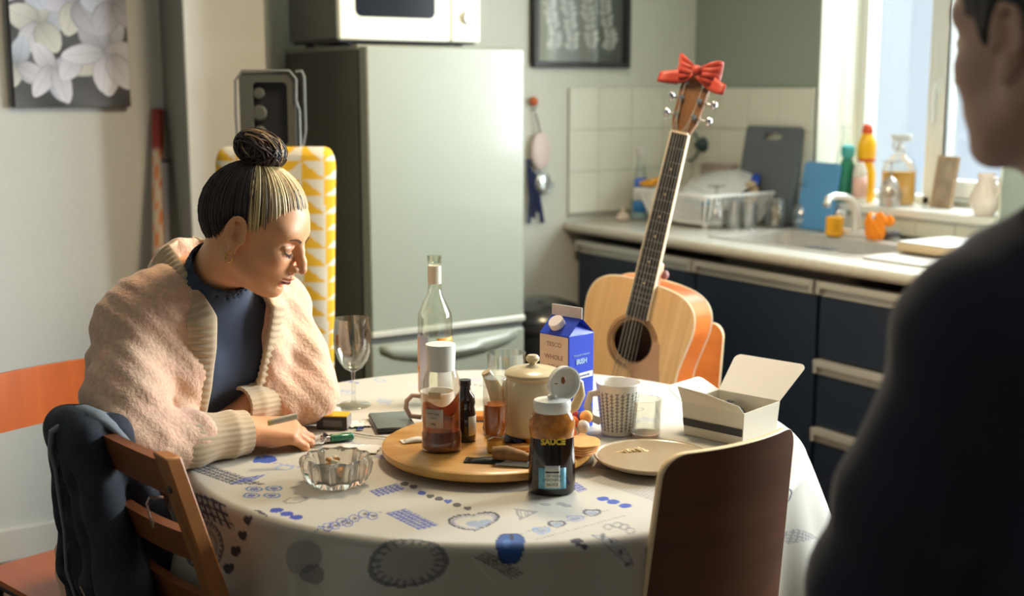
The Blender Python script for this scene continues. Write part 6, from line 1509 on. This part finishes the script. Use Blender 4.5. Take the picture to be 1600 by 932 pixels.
# ================================================================ THE SEATED WOMAN
WR = V3(-.66, 2.27, 0)
wom = thing('person', 'woman with a two-tone bun in a peach cardigan leaning over the table, rolling a cigarette', 'person', tuple(WR))
f2 = V3(.74, -.673); a2 = V3(.673, .74); f3 = V3(.74, -.673, 0); a3 = V3(.673, .74, 0); up = V3(0, 0, 1)
HC_ = V3(-.4465, 2.150, 1.1465); HAX = head_axes(R(-10), R(22), R(-4)); HS = .925
neckb = V3(-.560, 2.225, 1.015)
hv, hq = head_sdf(to_local(neckb, HC_, HAX, HS)); hcol = skin_color(hv, lin((232, 170, 122)))
shR, elR, wrR = V3(-.648, 2.125, 1.000), V3(-.628, 1.985, .800), V3(-.462, 2.118, .798)
shL, elL, wrL = V3(-.452, 2.350, .985), V3(-.398, 2.310, .812), V3(-.474, 2.205, .824)
def hand(W, d, n, side, curls, thumb, h=.0016, spread=.10, lens=None, sc=.92):
    """five-fingered hand. W wrist, d direction of the palm, n outward normal of the back, side +1 if the thumb lies towards d x n"""
    d = d/np.linalg.norm(d); n = n-d*(n@d); n /= np.linalg.norm(n); t = np.cross(d, n)*side
    s = SDF(W-.17, W+.17, h); P = lambda u, v, w_: W+(d*u+t*v+n*w_)*sc
    s.cap(P(-.030, 0, 0), P(-.005, 0, 0), .025, .0245, .01)
    for v0, v1, ln in ((.018, .026, .086), (.008, .009, .090), (-.004, -.009, .086), (-.015, -.026, .078)):
        s.cap(P(.0, v0*.9, 0), P(ln, v1, .002), .0150, .0112, .014)
    s.ell(P(.045, 0, -.006), (.036, .030, .014), .012, M=np.stack([d, t, n], 1))
    s.cap(P(.008, .020, -.004), P(.040, .036, -.012), .015, .012, .012)                  # thumb mount
    L3 = ((.043, .026, .021), (.047, .030, .022), (.044, .028, .021), (.034, .021, .019))
    for i, (v1, ln) in enumerate(((.026, .086), (.009, .090), (-.009, .086), (-.026, .078))):
        p = P(ln, v1, .002); ang = 0; fan = (1.5-i)*spread; r0 = (.0098, .0100, .0095, .0084)[i]
        dirn = d*math.cos(fan)+t*math.sin(fan)
        for q in range(3):
            ang += curls[i][q]; e = dirn*math.cos(ang)-n*math.sin(ang); p2 = p+e*L3[i][q]*sc; s.cap(p, p2, r0*(1-.10*q), r0*(1-.10*(q+1)), .0022 if q else .006); s.ell(p, (r0*1.02,)*3, .002); p = p2
    p = P(.036, .034, -.012)
    for q, (dv, ln, r) in enumerate(zip(thumb, (.034, .028), (.0115, .0100))):
        e = d*dv[0]+t*dv[1]-n*dv[2]; e = e/np.linalg.norm(e); p2 = p+e*ln*sc; s.cap(p, p2, r, r*.88, .005); p = p2
    V, Q = s.mesh(); V = relax(V, Q, 1); return V, Q
hdR = hand(wrR, V3(.88, .42, -.10), V3(-.10, -.45, .88), -1, ((.75, .8, .4), (.65, .85, .5), (.6, .8, .5), (.55, .7, .4)), ((.75, .25, .35), (.95, -.25, .25)))
hdL = hand(wrL, V3(-.55, -.50, -.30), V3(-.22, -.10, .95), 1, ((1.0, 1.2, .7), (1.05, 1.25, .7), (1.1, 1.25, .7), (1.1, 1.2, .7)), ((.80, .30, .35), (.95, -.15, .3)))
# body under the clothes
sd = SDF((-.90, 1.85, -.02), (-.20, 2.52, 1.10), .0095)
ZS = [.47, .56, .66, .80, .92, 1.0, 1.045]; CS = [(-.67, 2.285), (-.665, 2.28), (-.65, 2.275), (-.622, 2.262), (-.592, 2.25), (-.568, 2.238), (-.556, 2.232)]
RA_ = [.175, .18, .145, .150, .165, .165, .11]; RF_ = [.125, .125, .105, .108, .118, .095, .065]
torso_field(sd, ZS, CS, RA_, RF_, a2, f2)
sd.cap(shR, shL, .048, .048, .05); sd.cap(neckb-up*.03, neckb+up*.05, .055, .052, .03)
sd.chain([shR, elR, wrR], [.036, .030, .025], .02); sd.chain([shL, elL, wrL], [.034, .028, .025], .02)
hipR, hipL = V3(-.70, 2.21, .53), V3(-.60, 2.35, .53); knR, knL = hipR+f3*.36+V3(0, -.02, -.01), hipL+f3*.36+V3(.02, 0, -.01)
ftR, ftL = knR+V3(-.02, .02, -.45), knL+V3(-.02, .02, -.45)
for a, b, c in ((hipR, knR, ftR), (hipL, knL, ftL)): sd.chain([a, b, c], [.078, .056, .040], .03); sd.cap(c, c+f3*.13-up*.01, .035, .028, .02)
bv, bq = sd.mesh(); bv = relax(bv, bq, 2)
base_c = lin((232, 170, 122)); handc = np.array(lin((222, 156, 110)))
Vb, Qb, Cb = join_np([(to_plan(hv, HC_, HAX, HS), hq, hcol), (hdR[0], hdR[1], np.tile(handc, (len(hdR[0]), 1))), (hdL[0], hdL[1], np.tile(handc, (len(hdL[0]), 1))), (bv, bq, np.tile(base_c, (len(bv), 1)))])
mesh_np('body', Vb-WR, Qb, SKIN, wom, Cb)
# --- face details
HL = lambda p: tuple(to_plan(np.array(p, float), HC_, HAX, HS)-WR)
BRW = mat('eyebrow_brown', lin((96, 66, 44)), .8)
def face_x(y, z, r=.004):
    m = (np.abs(hv[:, 1]-y) < r) & (np.abs(hv[:, 2]-z) < r) & (hv[:, 0] > 0); return float(hv[m, 0].max()) if m.any() else .08
for q in (-1, 1):
    mb = MB(); rg = random.Random(2)
    for k in range(90):
        u = k/89; y = q*(.013+.038*u); z = .0185+.0060*math.sin(u*2.4)+rg.uniform(-.0020, .0020)*(1-.6*u); x = face_x(y, z)
        mb.tube([HL((x+.0006, y, z-.001)), HL((x+.0008-.0008*u, y+q*.0050, z+.0020*(1-u*1.4)))], [.0008, .0003], 4)
    mb.build('eyebrow', BRW, wom)
    lashp = [(q*(.0190+.0270*u), -.0050-.0034*math.sin(u*PI)+.0012*u) for u in [k/12 for k in range(13)]]
    P3 = [(face_x(y, z, .0025)+.0003, y, z) for y, z in lashp]; mb = MB().tube([HL(p) for p in P3], .0008, 6)
    for p in P3[2:]: mb.tube([HL(p), HL((p[0]+.0045, p[1]+q*.002, p[2]-.0060))], [.0006, .0002], 4)
    mb.build('eyelashes', mat('lash_dark', (.03, .02, .015), .7), wom)
GOLD = mat('gold_hoop', lin((215, 165, 90)), .2, metal=1.0)
MB().tube([HL((.0+.0075*math.cos(a), -.0835, -.045+.0095*math.sin(a))) for a in [2*PI*k/20 for k in range(20)]], .0014, 8, closed=True).build('earring', GOLD, wom)
# --- hair
HAIRM = mat('hair', (1, 1, 1), .50, attr='col', bump=.0); HAIRM.node_tree.nodes['Principled BSDF'].inputs['Specular IOR Level'].default_value = .6
HCc = V3(-.012, 0, .030); HR = V3(.1035, .0835, .0985); BUN = V3(-.040, 0, .1215)
def hsurf(dv, ex=0.0):
    dv = dv/np.linalg.norm(dv); return HCc+dv/np.linalg.norm(dv/(HR+ex))
def hairline(al):
    """al: 0 forehead ... pi nape; returns a point on the hairline (y >= 0 side)"""
    K = [(0, (.086, 0, .062)), (.45, (.078, .038, .060)), (.85, (.056, .067, .034)), (1.15, (.026, .079, .008)), (1.45, (.006, .083, .028)), (1.75, (-.020, .082, .022)), (2.1, (-.038, .076, -.022)), (2.5, (-.060, .056, -.060)), (2.85, (-.078, .028, -.068)), (PI, (-.084, 0, -.070))]
    return V3(*[np.interp(al, [k[0] for k in K], [k[1][i] for k in K]) for i in range(3)])
rg = random.Random(21)
BLD = [lin(c) for c in ((226, 204, 150), (214, 188, 130), (200, 170, 112), (234, 216, 168), (168, 136, 88), (220, 196, 142))]  # front blonde: part dye, part light put into the strand colour
DRK = [lin(c) for c in ((58, 44, 38), (46, 36, 34), (74, 54, 42), (38, 32, 32))]
def hcolr(al):
    if al < 1.30+rg.uniform(-.12, .12): return rg.choice(BLD) if rg.random() > .10 else rg.choice(DRK)
    return rg.choice(DRK)
mb = MB()
# cap beneath the strands
rows = []; cols = []
NA_ = 96; NT = 22
for i in range(NT):
    t = i/(NT-1)
    rw = []
    for k in range(NA_):
        a = 2*PI*k/NA_; sg = 1 if a <= PI else -1; al = a if a <= PI else 2*PI-a; h0 = hairline(al)*V3(1, sg, 1); dv0 = h0-HCc; dv1 = BUN-HCc; dv0 = dv0/np.linalg.norm(dv0); dv1 = dv1/np.linalg.norm(dv1)
        dv = dv0*(1-t)+dv1*t; rw.append(HL(hsurf(dv, -.0015-.006*(1-t)**6)))
        if al < 1.25: cols.append(tuple(np.array(lin((196, 168, 116)))))
        else: cols.append(lin((44, 35, 33)))
    rows.append(rw)
cap = MB(); cap.sheet(rows, closed=True); cap.c = cols; cap.build('hair_cap', HAIRM, wom)
for k in range(1250):
    a = 2*PI*(k+rg.random())/1250; sg = 1 if a <= PI else -1; al = a if a <= PI else 2*PI-a
    h0 = hairline(al)*V3(1, sg, 1)+V3(rg.gauss(-.002, .004), 0, rg.gauss(.002, .005)*(1 if al < 1.5 else .4)); dv0 = (h0-HCc)/np.linalg.norm(h0-HCc); dv1 = (BUN+V3(.018*math.cos(a), .018*math.sin(a), 0)-HCc); dv1 /= np.linalg.norm(dv1)
    ex = rg.uniform(-.0006, .0030); pts = []; wv = rg.uniform(-.012, .012); t0 = rg.choice((0, 0, 0, .12, .3))
    for i in range(11):
        t = t0+(1-t0)*i/10; dv = dv0*(1-t)+dv1*t+np.cross(dv0, dv1)*wv*math.sin(PI*t); pts.append(HL(hsurf(dv, ex-.0055*(1-t)**4)))
    mb.color(hcolr(al)); w0 = rg.uniform(.0006, .0013); mb.tube(pts, [w0*.2, w0*.7]+[w0]*8+[w0*.8], 5, caps=False)
tag(mb.build('hair_strands', HAIRM, wom), kind='stuff')
# bun: coils of strands wound round the knot
mb = MB(); bc_ = BUN+V3(-.004, 0, .026); 
for k in range(520):
    wv = V3(rg.gauss(.15, .34), 1.0+rg.gauss(0, .15), rg.gauss(.2, .36)); wv /= np.linalg.norm(wv); e1 = np.cross(wv, V3(.3, .1, 1)); e1 /= np.linalg.norm(e1); e2 = np.cross(wv, e1)
    rr0 = .036+.010*rg.random(); off = rg.uniform(-.75, .75); ph = rg.uniform(0, 2*PI); ln = rg.uniform(1.0, 2.4); pts = []; m_z = 0
    for i in range(12):
        a = ph+ln*i/11; q = (e1*math.cos(a)+e2*math.sin(a))*math.sqrt(1-off*off)+wv*off; q = q*V3(1.12, 1.05, .80)*rr0; m_z += q[2]/12; pts.append(HL(bc_+q))
    topf = m_z > .012 and rg.random() < .6 or rg.random() < .08
    mb.color(rg.choice([lin((190, 158, 108)), lin((150, 118, 80)), lin((112, 84, 60))]) if topf else rg.choice(DRK+[lin((84, 62, 50))])); mb.tube(pts, rg.uniform(.0007, .0016), 5, caps=False)
tag(mb.build('bun', HAIRM, wom), kind='stuff')
MB().ball(HL(bc_), (.037, .036, .029), 20, 14).build('bun_core', mat('hair_core', lin((40, 32, 30)), .6), wom)
MB().tube([HL(BUN+V3(.024*math.cos(a), .024*math.sin(a), .006)) for a in [2*PI*k/24 for k in range(24)]], .0045, 8, closed=True).build('hair_tie', mat('tie_black', (.015, .015, .015), .7), wom)
# --- dark polo-neck jumper
JUM = mat('navy_jumper', lin((52, 64, 84)), .85, bump=.25, scale=320, bdist=.0004, sheen=.2)
sd = SDF((-.88, 2.00, .44), (-.30, 2.50, 1.17), .0055)
torso_field(sd, ZS, CS, RA_, RF_, a2, f2, .008)
sd.cap(shR, shL, .052, .052, .05)
ctop = HC_+HS*(V3(-.030, 0, -.062) @ HAX)
nb2 = neckb+V3(.0, 0, .0); dn = (ctop-nb2)/np.linalg.norm(ctop-nb2)
sd.cap(nb2-up*.02, nb2+dn*.085, .067, .060, .03); sd.cap(nb2+dn*.055, nb2+dn*.16, .0535, .0535, .003, op='sub')
for q in (-.35, .0, .3):    # bust
    pass
for q in (-1, 1): sd.ell((CS[4][0]+f2[0]*.068+a2[0]*.056*q, CS[4][1]+f2[1]*.068+a2[1]*.056*q, .895), (.052, .052, .055), .04)
sd.warp(lambda X, Y, Z: .0016*np.sin((X*a2[0]+Y*a2[1])*60+Z*55)*np.clip((1.02-Z)*6, 0, 1)+.0010*np.sin(Z*170+(X-Y)*30)*np.clip((Z-1.0)*14, 0, 1)*np.clip((1.09-Z)*14, 0, 1))
V, Q = sd.mesh(); V = relax(V, Q, 2); mesh_np('jumper', V-WR, Q, JUM, wom)
# --- cardigan
CARD_ = mat('peach_boucle', (1, 1, 1), .95, attr='col', bump=.75, scale=150, bdist=.003, sheen=.4, var=.16)
sd = SDF((-.90, 1.86, .43), (-.24, 2.54, 1.13), .0052)
torso_field(sd, ZS, CS, RA_, RF_, a2, f2, .022)
sd.cap(shR+up*.004, shL+up*.004, .056, .054, .06)
sd.cap(shR*.55+neckb*.45+up*.02, neckb+up*.045-f3*.035, .058, .046, .04); sd.cap(shL*.55+neckb*.45+up*.02, neckb+up*.045-f3*.035, .056, .046, .04)
sd.cap(neckb+up*.045-f3*.04, neckb-up*.05-f3*.05, .058, .07, .04)
for q in (-1, 1): sd.ell((CS[4][0]+f2[0]*.070+a2[0]*.085*q, CS[4][1]+f2[1]*.070+a2[1]*.085*q, .90), (.072, .072, .085), .04)
def opening(s):
    X, Y, Z = s.ax[0][:, None, None], s.ax[1][None, :, None], s.ax[2][None, None, :]
    cx = np.interp(Z, ZS+[1.13], [c[0] for c in CS]+[-.54]); cy = np.interp(Z, ZS+[1.13], [c[1] for c in CS]+[2.225]); sa = (X-cx)*a2[0]+(Y-cy)*a2[1]; sf = (X-cx)*f2[0]+(Y-cy)*f2[1]
    w = np.interp(Z, [.45, .70, .85, .97, 1.03, 1.13], [.055, .050, .056, .066, .070, .078]); off = np.interp(Z, [.9, 1.0, 1.06, 1.13], [.02, .0, -.03, -.045])
    d = np.maximum(np.abs(sa-.006)-w, off-sf).astype(np.float32); k = .012; hh = np.clip(.5-.5*(s.F+d)/k, 0, 1); s.F = s.F*(1-hh)-d*hh+k*hh*(1-hh)
opening(sd)
sd.cap(nb2, nb2+dn*.12, .062, .058, .012, op='sub')
# near sleeve, full and slouchy
fR = elR+(wrR-elR)*.50; fL = elL+(wrL-elL)*.45
sd.chain([shR+V3(.0, -.006, -.01), shR*.45+elR*.55+V3(-.012, -.012, 0), elR+V3(-.004, -.002, .012), fR+V3(0, 0, .004)], [.056, .062, .062, .050], .035)
sd.chain([shL, shL*.45+elL*.55+V3(.014, .0, 0), elL+V3(.008, -.006, .012), fL+V3(.0, 0, .004)], [.050, .052, .054, .048], .035)
# folds: soft creases and ridges across the sleeves, gathered at the elbows
def crease(pts, r, k, op, sink=0.0):
    P_ = [V3(*far(*q)) for q in pts]; sd.chain(P_, [r*.35]+[r]*(len(P_)-2)+[r*.35], k, op)
def on_sleeve(a, b, r, u0, u1, ph0, ph1, n=7):
    """line wound over a sleeve from a to b at radius r"""
    d_ = (b-a)/np.linalg.norm(b-a); e1 = np.cross(d_, V3(.3, .9, .2)); e1 /= np.linalg.norm(e1); e2 = np.cross(d_, e1); out = []
    for i in range(n):
        t = i/(n-1); q = R(ph0+(ph1-ph0)*t); out.append(a+(b-a)*(u0+(u1-u0)*t)+(e1*math.cos(q)+e2*math.sin(q))*r)
    return out
mdR = shR*.45+elR*.55+V3(-.012, -.012, 0); mdL = shL*.45+elL*.55+V3(.010, 0, 0)
rs_ = random.Random(14)
for (A_, B_, rA, n_f) in ((shR, mdR, .056, 3), (mdR, elR, .062, 4), (elR, fR, .058, 4), (shL, mdL, .050, 3), (mdL, elL, .052, 5), (elL, fL, .050, 4)):
    for j in range(n_f):
        u = (j+.5)/n_f+rs_.uniform(-.1, .1); ph = rs_.uniform(0, 360); sw = rs_.uniform(110, 190); sk = rs_.uniform(-.25, .25)
        ln_ = on_sleeve(A_, B_, rA-.004, u, u+sk, ph, ph+sw); sd.chain(ln_, [.002, .005, .0065, .007, .0065, .005, .002], .020)
# creases running from the near armpit and the sharp tucks at the far elbow
for pts, r in ((((215, 452, 2.05), (250, 478, 2.045), (285, 512, 2.06), (300, 545, 2.08)), .0075), (((212, 560, 1.95), (250, 572, 1.94), (300, 578, 1.98)), .005), (((425, 552, 2.19), (462, 545, 2.19), (500, 552, 2.23)), .0055), (((415, 588, 2.14), (450, 572, 2.14), (480, 590, 2.16)), .0055), (((455, 585, 2.15), (480, 600, 2.16), (492, 622, 2.19)), .006)):
    P_ = [V3(*far(*q)) for q in pts]; sd.chain(P_, [r*.4]+[r]*(len(P_)-2)+[r*.4], .016, op='sub')
sd.warp(lambda X, Y, Z: .0030*np.sin(X*46+Z*38+2)*np.sin(Y*50-Z*30)+.0016*np.sin(X*120+Y*90+Z*130)); 
sd.smooth(1); V, Q = sd.mesh(); V = relax(V, Q, 2)
cc = np.tile(np.array(lin((236, 192, 160))), (len(V), 1)); nn = noise3(V, 70, 31)[:, None]; nn2 = noise3(V, 260, 32)[:, None]
cc = cc*(1+.10*nn2)+np.array([.05, -.02, .01])*nn*.8; mesh_np('cardigan', V-WR, Q, CARD_, wom, np.clip(cc, .02, 1))
# ribbed bands and cuffs
RIB = mat('ribbed_knit', lin((200, 176, 142)), .9, bump=.25, scale=200, bdist=.0008, sheen=.3)
def torso_pt(sa, z, infl):
    cx = np.interp(z, ZS+[1.13], [c[0] for c in CS]+[-.54]); cy = np.interp(z, ZS+[1.13], [c[1] for c in CS]+[2.225]); ra = np.interp(z, ZS, RA_)+infl; rf = np.interp(z, ZS, RF_)+infl
    sf = rf*(1-min(abs(sa)/ra, .99)**2.3)**(1/2.3); return V3(cx+sa*a2[0]+sf*f2[0], cy+sa*a2[1]+sf*f2[1], z)
def band(side, sgn_pts):
    rows = []; P_ = [V3(*p) for p in sgn_pts]; n = 220
    L_ = np.cumsum([0]+[np.linalg.norm(P_[i+1]-P_[i]) for i in range(len(P_)-1)])
    def at_(t): return V3(*[np.interp(t*L_[-1], L_, [p[q] for p in P_]) for q in range(3)])
    for i in range(n+1):
        t = i/n; p = at_(t); tg = at_(min(t+.02, 1))-at_(max(t-.02, 0)); tg /= np.linalg.norm(tg); c_ = V3(*np.array([CS[4][0], CS[4][1], p[2]-.02])); out = p-c_; out -= tg*(out@tg); out /= np.linalg.norm(out); wd = np.cross(tg, out)
        rib = .0022*math.cos(i*PI*2/4); W_ = .024+.008*max(0, 1-t*2.2)
        rows.append([tuple(p-WR+wd*W_*math.cos(a)+out*((.0085+rib)*math.sin(a))) for a in [2*PI*k/14 for k in range(14)]])
    mb = MB().sheet(rows, closed=True); mb.build('ribbed_band', RIB, wom, smooth=180)
def tp(sa, z, i_=.030): return tuple(torso_pt(sa, z, i_))
band(-1, [tuple(neckb+up*.085-f3*.060-a3*.020), tuple(neckb+up*.080-f3*.030-a3*.062), tuple(neckb+up*.050+f3*.030-a3*.078)]+[tp(-.078, 1.0, .034), tp(-.072, .95), tp(-.068, .88), tp(-.064, .80), tp(-.062, .70), tp(-.062, .56)])
band(1, [tuple(neckb+up*.085-f3*.060+a3*.020), tuple(neckb+up*.075-f3*.030+a3*.062), tuple(neckb+up*.045+f3*.030+a3*.078)]+[tp(.084, 1.0, .034), tp(.080, .95), tp(.076, .88), tp(.072, .80), tp(.068, .70), tp(.068, .56)])
def cuff(a, b, r0, r1, n=18, ribs=26):
    a = a-WR; b = b-WR; d_ = (b-a)/np.linalg.norm(b-a); u_ = np.cross(d_, V3(0, 0, 1)); u_ /= np.linalg.norm(u_); v_ = np.cross(u_, d_); rows = []
    K = ribs*4
    for i in range(n+1):
        t = i/n; r = r0+(r1-r0)*t+(.003*math.sin(t*9) if t < .8 else 0)
        rows.append([tuple(a+(b-a)*t+(u_*math.cos(q)+v_*math.sin(q))*(r+.0007*math.cos(ribs*q))) for q in [2*PI*k/K for k in range(K)]])
    r_in = r1-.006; rows.append([tuple(b+(u_*math.cos(q)+v_*math.sin(q))*r_in) for q in [2*PI*k/K for k in range(K)]]); rows.append([tuple(b-d_*.03+(u_*math.cos(q)+v_*math.sin(q))*r_in) for q in [2*PI*k/K for k in range(K)]])
    MB().sheet(rows, closed=True).build('cuff', RIB, wom, smooth=60)
cuff(elR+(wrR-elR)*.40+up*.004, elR+(wrR-elR)*.98, .049, .038); cuff(elL+(wrL-elL)*.25+up*.004, elL+(wrL-elL)*1.22, .047, .036)
# trousers and shoes
sd = SDF((-.90, 1.85, .05), (-.20, 2.52, .66), .009)
for a, b, c in ((hipR, knR, ftR), (hipL, knL, ftL)): sd.chain([a, b, c], [.092, .066, .052], .03)
sd.cap(hipR, hipL, .10, .10, .03); V, Q = sd.mesh(); V = relax(V, Q, 2); mesh_np('trousers', V-WR, Q, mat('dark_trousers', (.02, .022, .03), .85), wom)
for c in (ftR, ftL): MB().tube([c-WR-f3*.04-up*.02, c-WR+f3*.05-up*.02, c-WR+f3*.14-up*.03], [.045, .045, .034], 14).build('shoe', mat('dark_shoe', (.03, .03, .03), .5), wom)
# cigarette in her fingers
cg = V3(*far(446, 655, 2.065)); t = thing('rolled_cigarette', 'pale hand rolled cigarette held between her fingers', 'cigarette', tuple(cg), 12)
MB().tube([(-.022, 0, -.004), (.020, 0, .004)], .0058, 12).build('paper', mat('cigarette_paper'), t); MB().tube([(-.030, 0, -.0055), (-.0215, 0, -.004)], .0056, 12).build('filter', mat('cream_filter', lin((230, 205, 140)), .7), t)

# ================================================================ THE STANDING MAN (close to the camera)
MR = V3(.58, 1.20, 0)
man = thing('person', 'dark haired person in a navy sweater standing close by, face turned towards the table', 'person', tuple(MR))
MC = V3(.500, 1.155, 1.436); MAX_ = head_axes(math.atan2(.866, -.5), R(4), 0); mneck = V3(.575, 1.165, 1.250)
mv, mq = head_sdf(to_local(mneck, MC, MAX_, 1.0), male=True, h=.0032); mcol = skin_color(mv, lin((205, 165, 145)), True)
ms = math.hypot(.39, .14); ma2 = V3(.39, .14)/ms; mf2 = V3(-.14, .39)/ms; mf3 = V3(mf2[0], mf2[1], 0); ma3 = V3(ma2[0], ma2[1], 0)
mshL, melL, mwrL = V3(.425, 1.115, 1.172), V3(.350, 1.150, .905), V3(.50, 1.36, .95); mshR, melR, mwrR = V3(.790, 1.245, 1.155), V3(.86, 1.28, .905), V3(.68, 1.42, .95)
mZ = [.78, .90, 1.0, 1.1, 1.19, 1.235]; mCS = [(.60, 1.17)]*2+[(.60, 1.175), (.60, 1.18), (.598, 1.178), (.59, 1.175)]; mRA = [.165, .16, .17, .185, .18, .12]; mRF = [.115, .11, .115, .12, .105, .07]
sd = SDF((.22, .98, -.02), (1.0, 1.62, 1.30), .011); torso_field(sd, mZ, mCS, mRA, mRF, ma2, mf2)
sd.cap(mshL, mshR, .05, .05, .05); sd.chain([mshL, melL, mwrL], [.05, .04, .028], .02); sd.chain([mshR, melR, mwrR], [.05, .04, .028], .02); sd.cap(mneck-up*.05, mneck+up*.04, .06, .058, .03)
mh = [V3(.52, 1.15, .80), V3(.69, 1.20, .80)]
for a in mh: sd.chain([a, a+V3(0, 0, -.36), a+V3(0, -.01, -.74)], [.085, .058, .042], .04); sd.cap(a+V3(0, -.01, -.755), a+V3(0, 0, -.765)+mf3*.15, .038, .03, .02)
bv, bq = sd.mesh(); bv = relax(bv, bq, 2)
mhL = hand(mwrL, V3(.75, .62, .0), V3(-.3, .3, .9), -1, ((.3, .5, .3),)*4, ((.8, .4, .2), (.95, .1, .2)), h=.003, sc=1.0); mhR = hand(mwrR, V3(-.9, .2, .0), V3(.1, .4, .9), 1, ((.3, .5, .3),)*4, ((.8, .4, .2), (.95, .1, .2)), h=.003, sc=1.0)
mbc = lin((205, 165, 145))
Vb, Qb, Cb = join_np([(to_plan(mv, MC, MAX_, 1.0), mq, mcol)]+[(v, q, np.tile(mbc, (len(v), 1))) for v, q in (mhL, mhR, (bv, bq))])
mesh_np('body', Vb-MR, Qb, SKIN, man, Cb)
NVS = mat('navy_sweater', (.016, .021, .036), .92, bump=.4, scale=180, bdist=.001, sheen=.25)
sd = SDF((.20, .96, .74), (1.02, 1.52, 1.30), .0085); torso_field(sd, mZ, mCS, mRA, mRF, ma2, mf2, .016)
sd.cap(mshL, mshR, .066, .066, .06); sd.cap(mshL*.55+mneck*.45+up*.01, mneck+up*.012, .062, .066, .05); sd.cap(mshR*.5+mneck*.5, mneck+up*.012, .06, .062, .05)
sd.chain([mshL, mshL*.4+melL*.6, melL, mwrL*.9+melL*.1], [.066, .064, .060, .042], .03); sd.chain([mshR, mshR*.4+melR*.6, melR, mwrR*.9+melR*.1], [.066, .064, .060, .042], .03)
sd.cap(mneck+up*.02, mneck+up*.12, .060, .060, .008, op='sub')
sd.warp(lambda X, Y, Z: .003*np.sin(X*40+Z*45)*np.sin(Y*38-Z*20)); V, Q = sd.mesh(); V = relax(V, Q, 2); mesh_np('sweater', V-MR, Q, NVS, man)
sd = SDF((.38, .98, .03), (.84, 1.40, .90), .011)
for a in mh: sd.chain([a, a+V3(0, 0, -.36), a+V3(0, -.01, -.72)], [.100, .074, .062], .03)
sd.cap(mh[0], mh[1], .11, .11, .03); V, Q = sd.mesh(); V = relax(V, Q, 2); mesh_np('trousers', V-MR, Q, mat('dark_trousers'), man)
for a in mh: MB().tube([a-MR+V3(0, -.05, -.75)-mf3*.03, a-MR+V3(0, -.01, -.755)+mf3*.06, a-MR+V3(0, 0, -.765)+mf3*.16], [.044, .046, .034], 14).build('shoe', mat('dark_shoe'), man)
# short dark hair
sd = SDF((-.14, -.11, -.10), (.11, .11, .16), .0035)
sd.ell((-.014, 0, .036), (.108, .089, .102), 0); sd.ell((.040, 0, .070), (.055, .066, .050), .02)
sd.ell((.085, 0, -.035), (.075, .12, .085), .012, op='sub'); sd.ell((-.002, .085, -.022), (.026, .03, .042), .008, op='sub'); sd.ell((-.002, -.085, -.022), (.026, .03, .042), .008, op='sub'); sd.ell((-.03, 0, -.12), (.12, .12, .055), .01, op='sub')
sd.warp(lambda X, Y, Z: .002*np.sin(X*260+Z*50)*np.sin(Y*240)); V, Q = sd.mesh(); mesh_np('hair', to_plan(V, MC, MAX_, 1.0)-MR, Q, mat('dark_hair', (.018, .015, .014), .55, bump=.4, scale=200, stretch=(1, 1, .2)), man)
print('objects', len(bpy.data.objects))
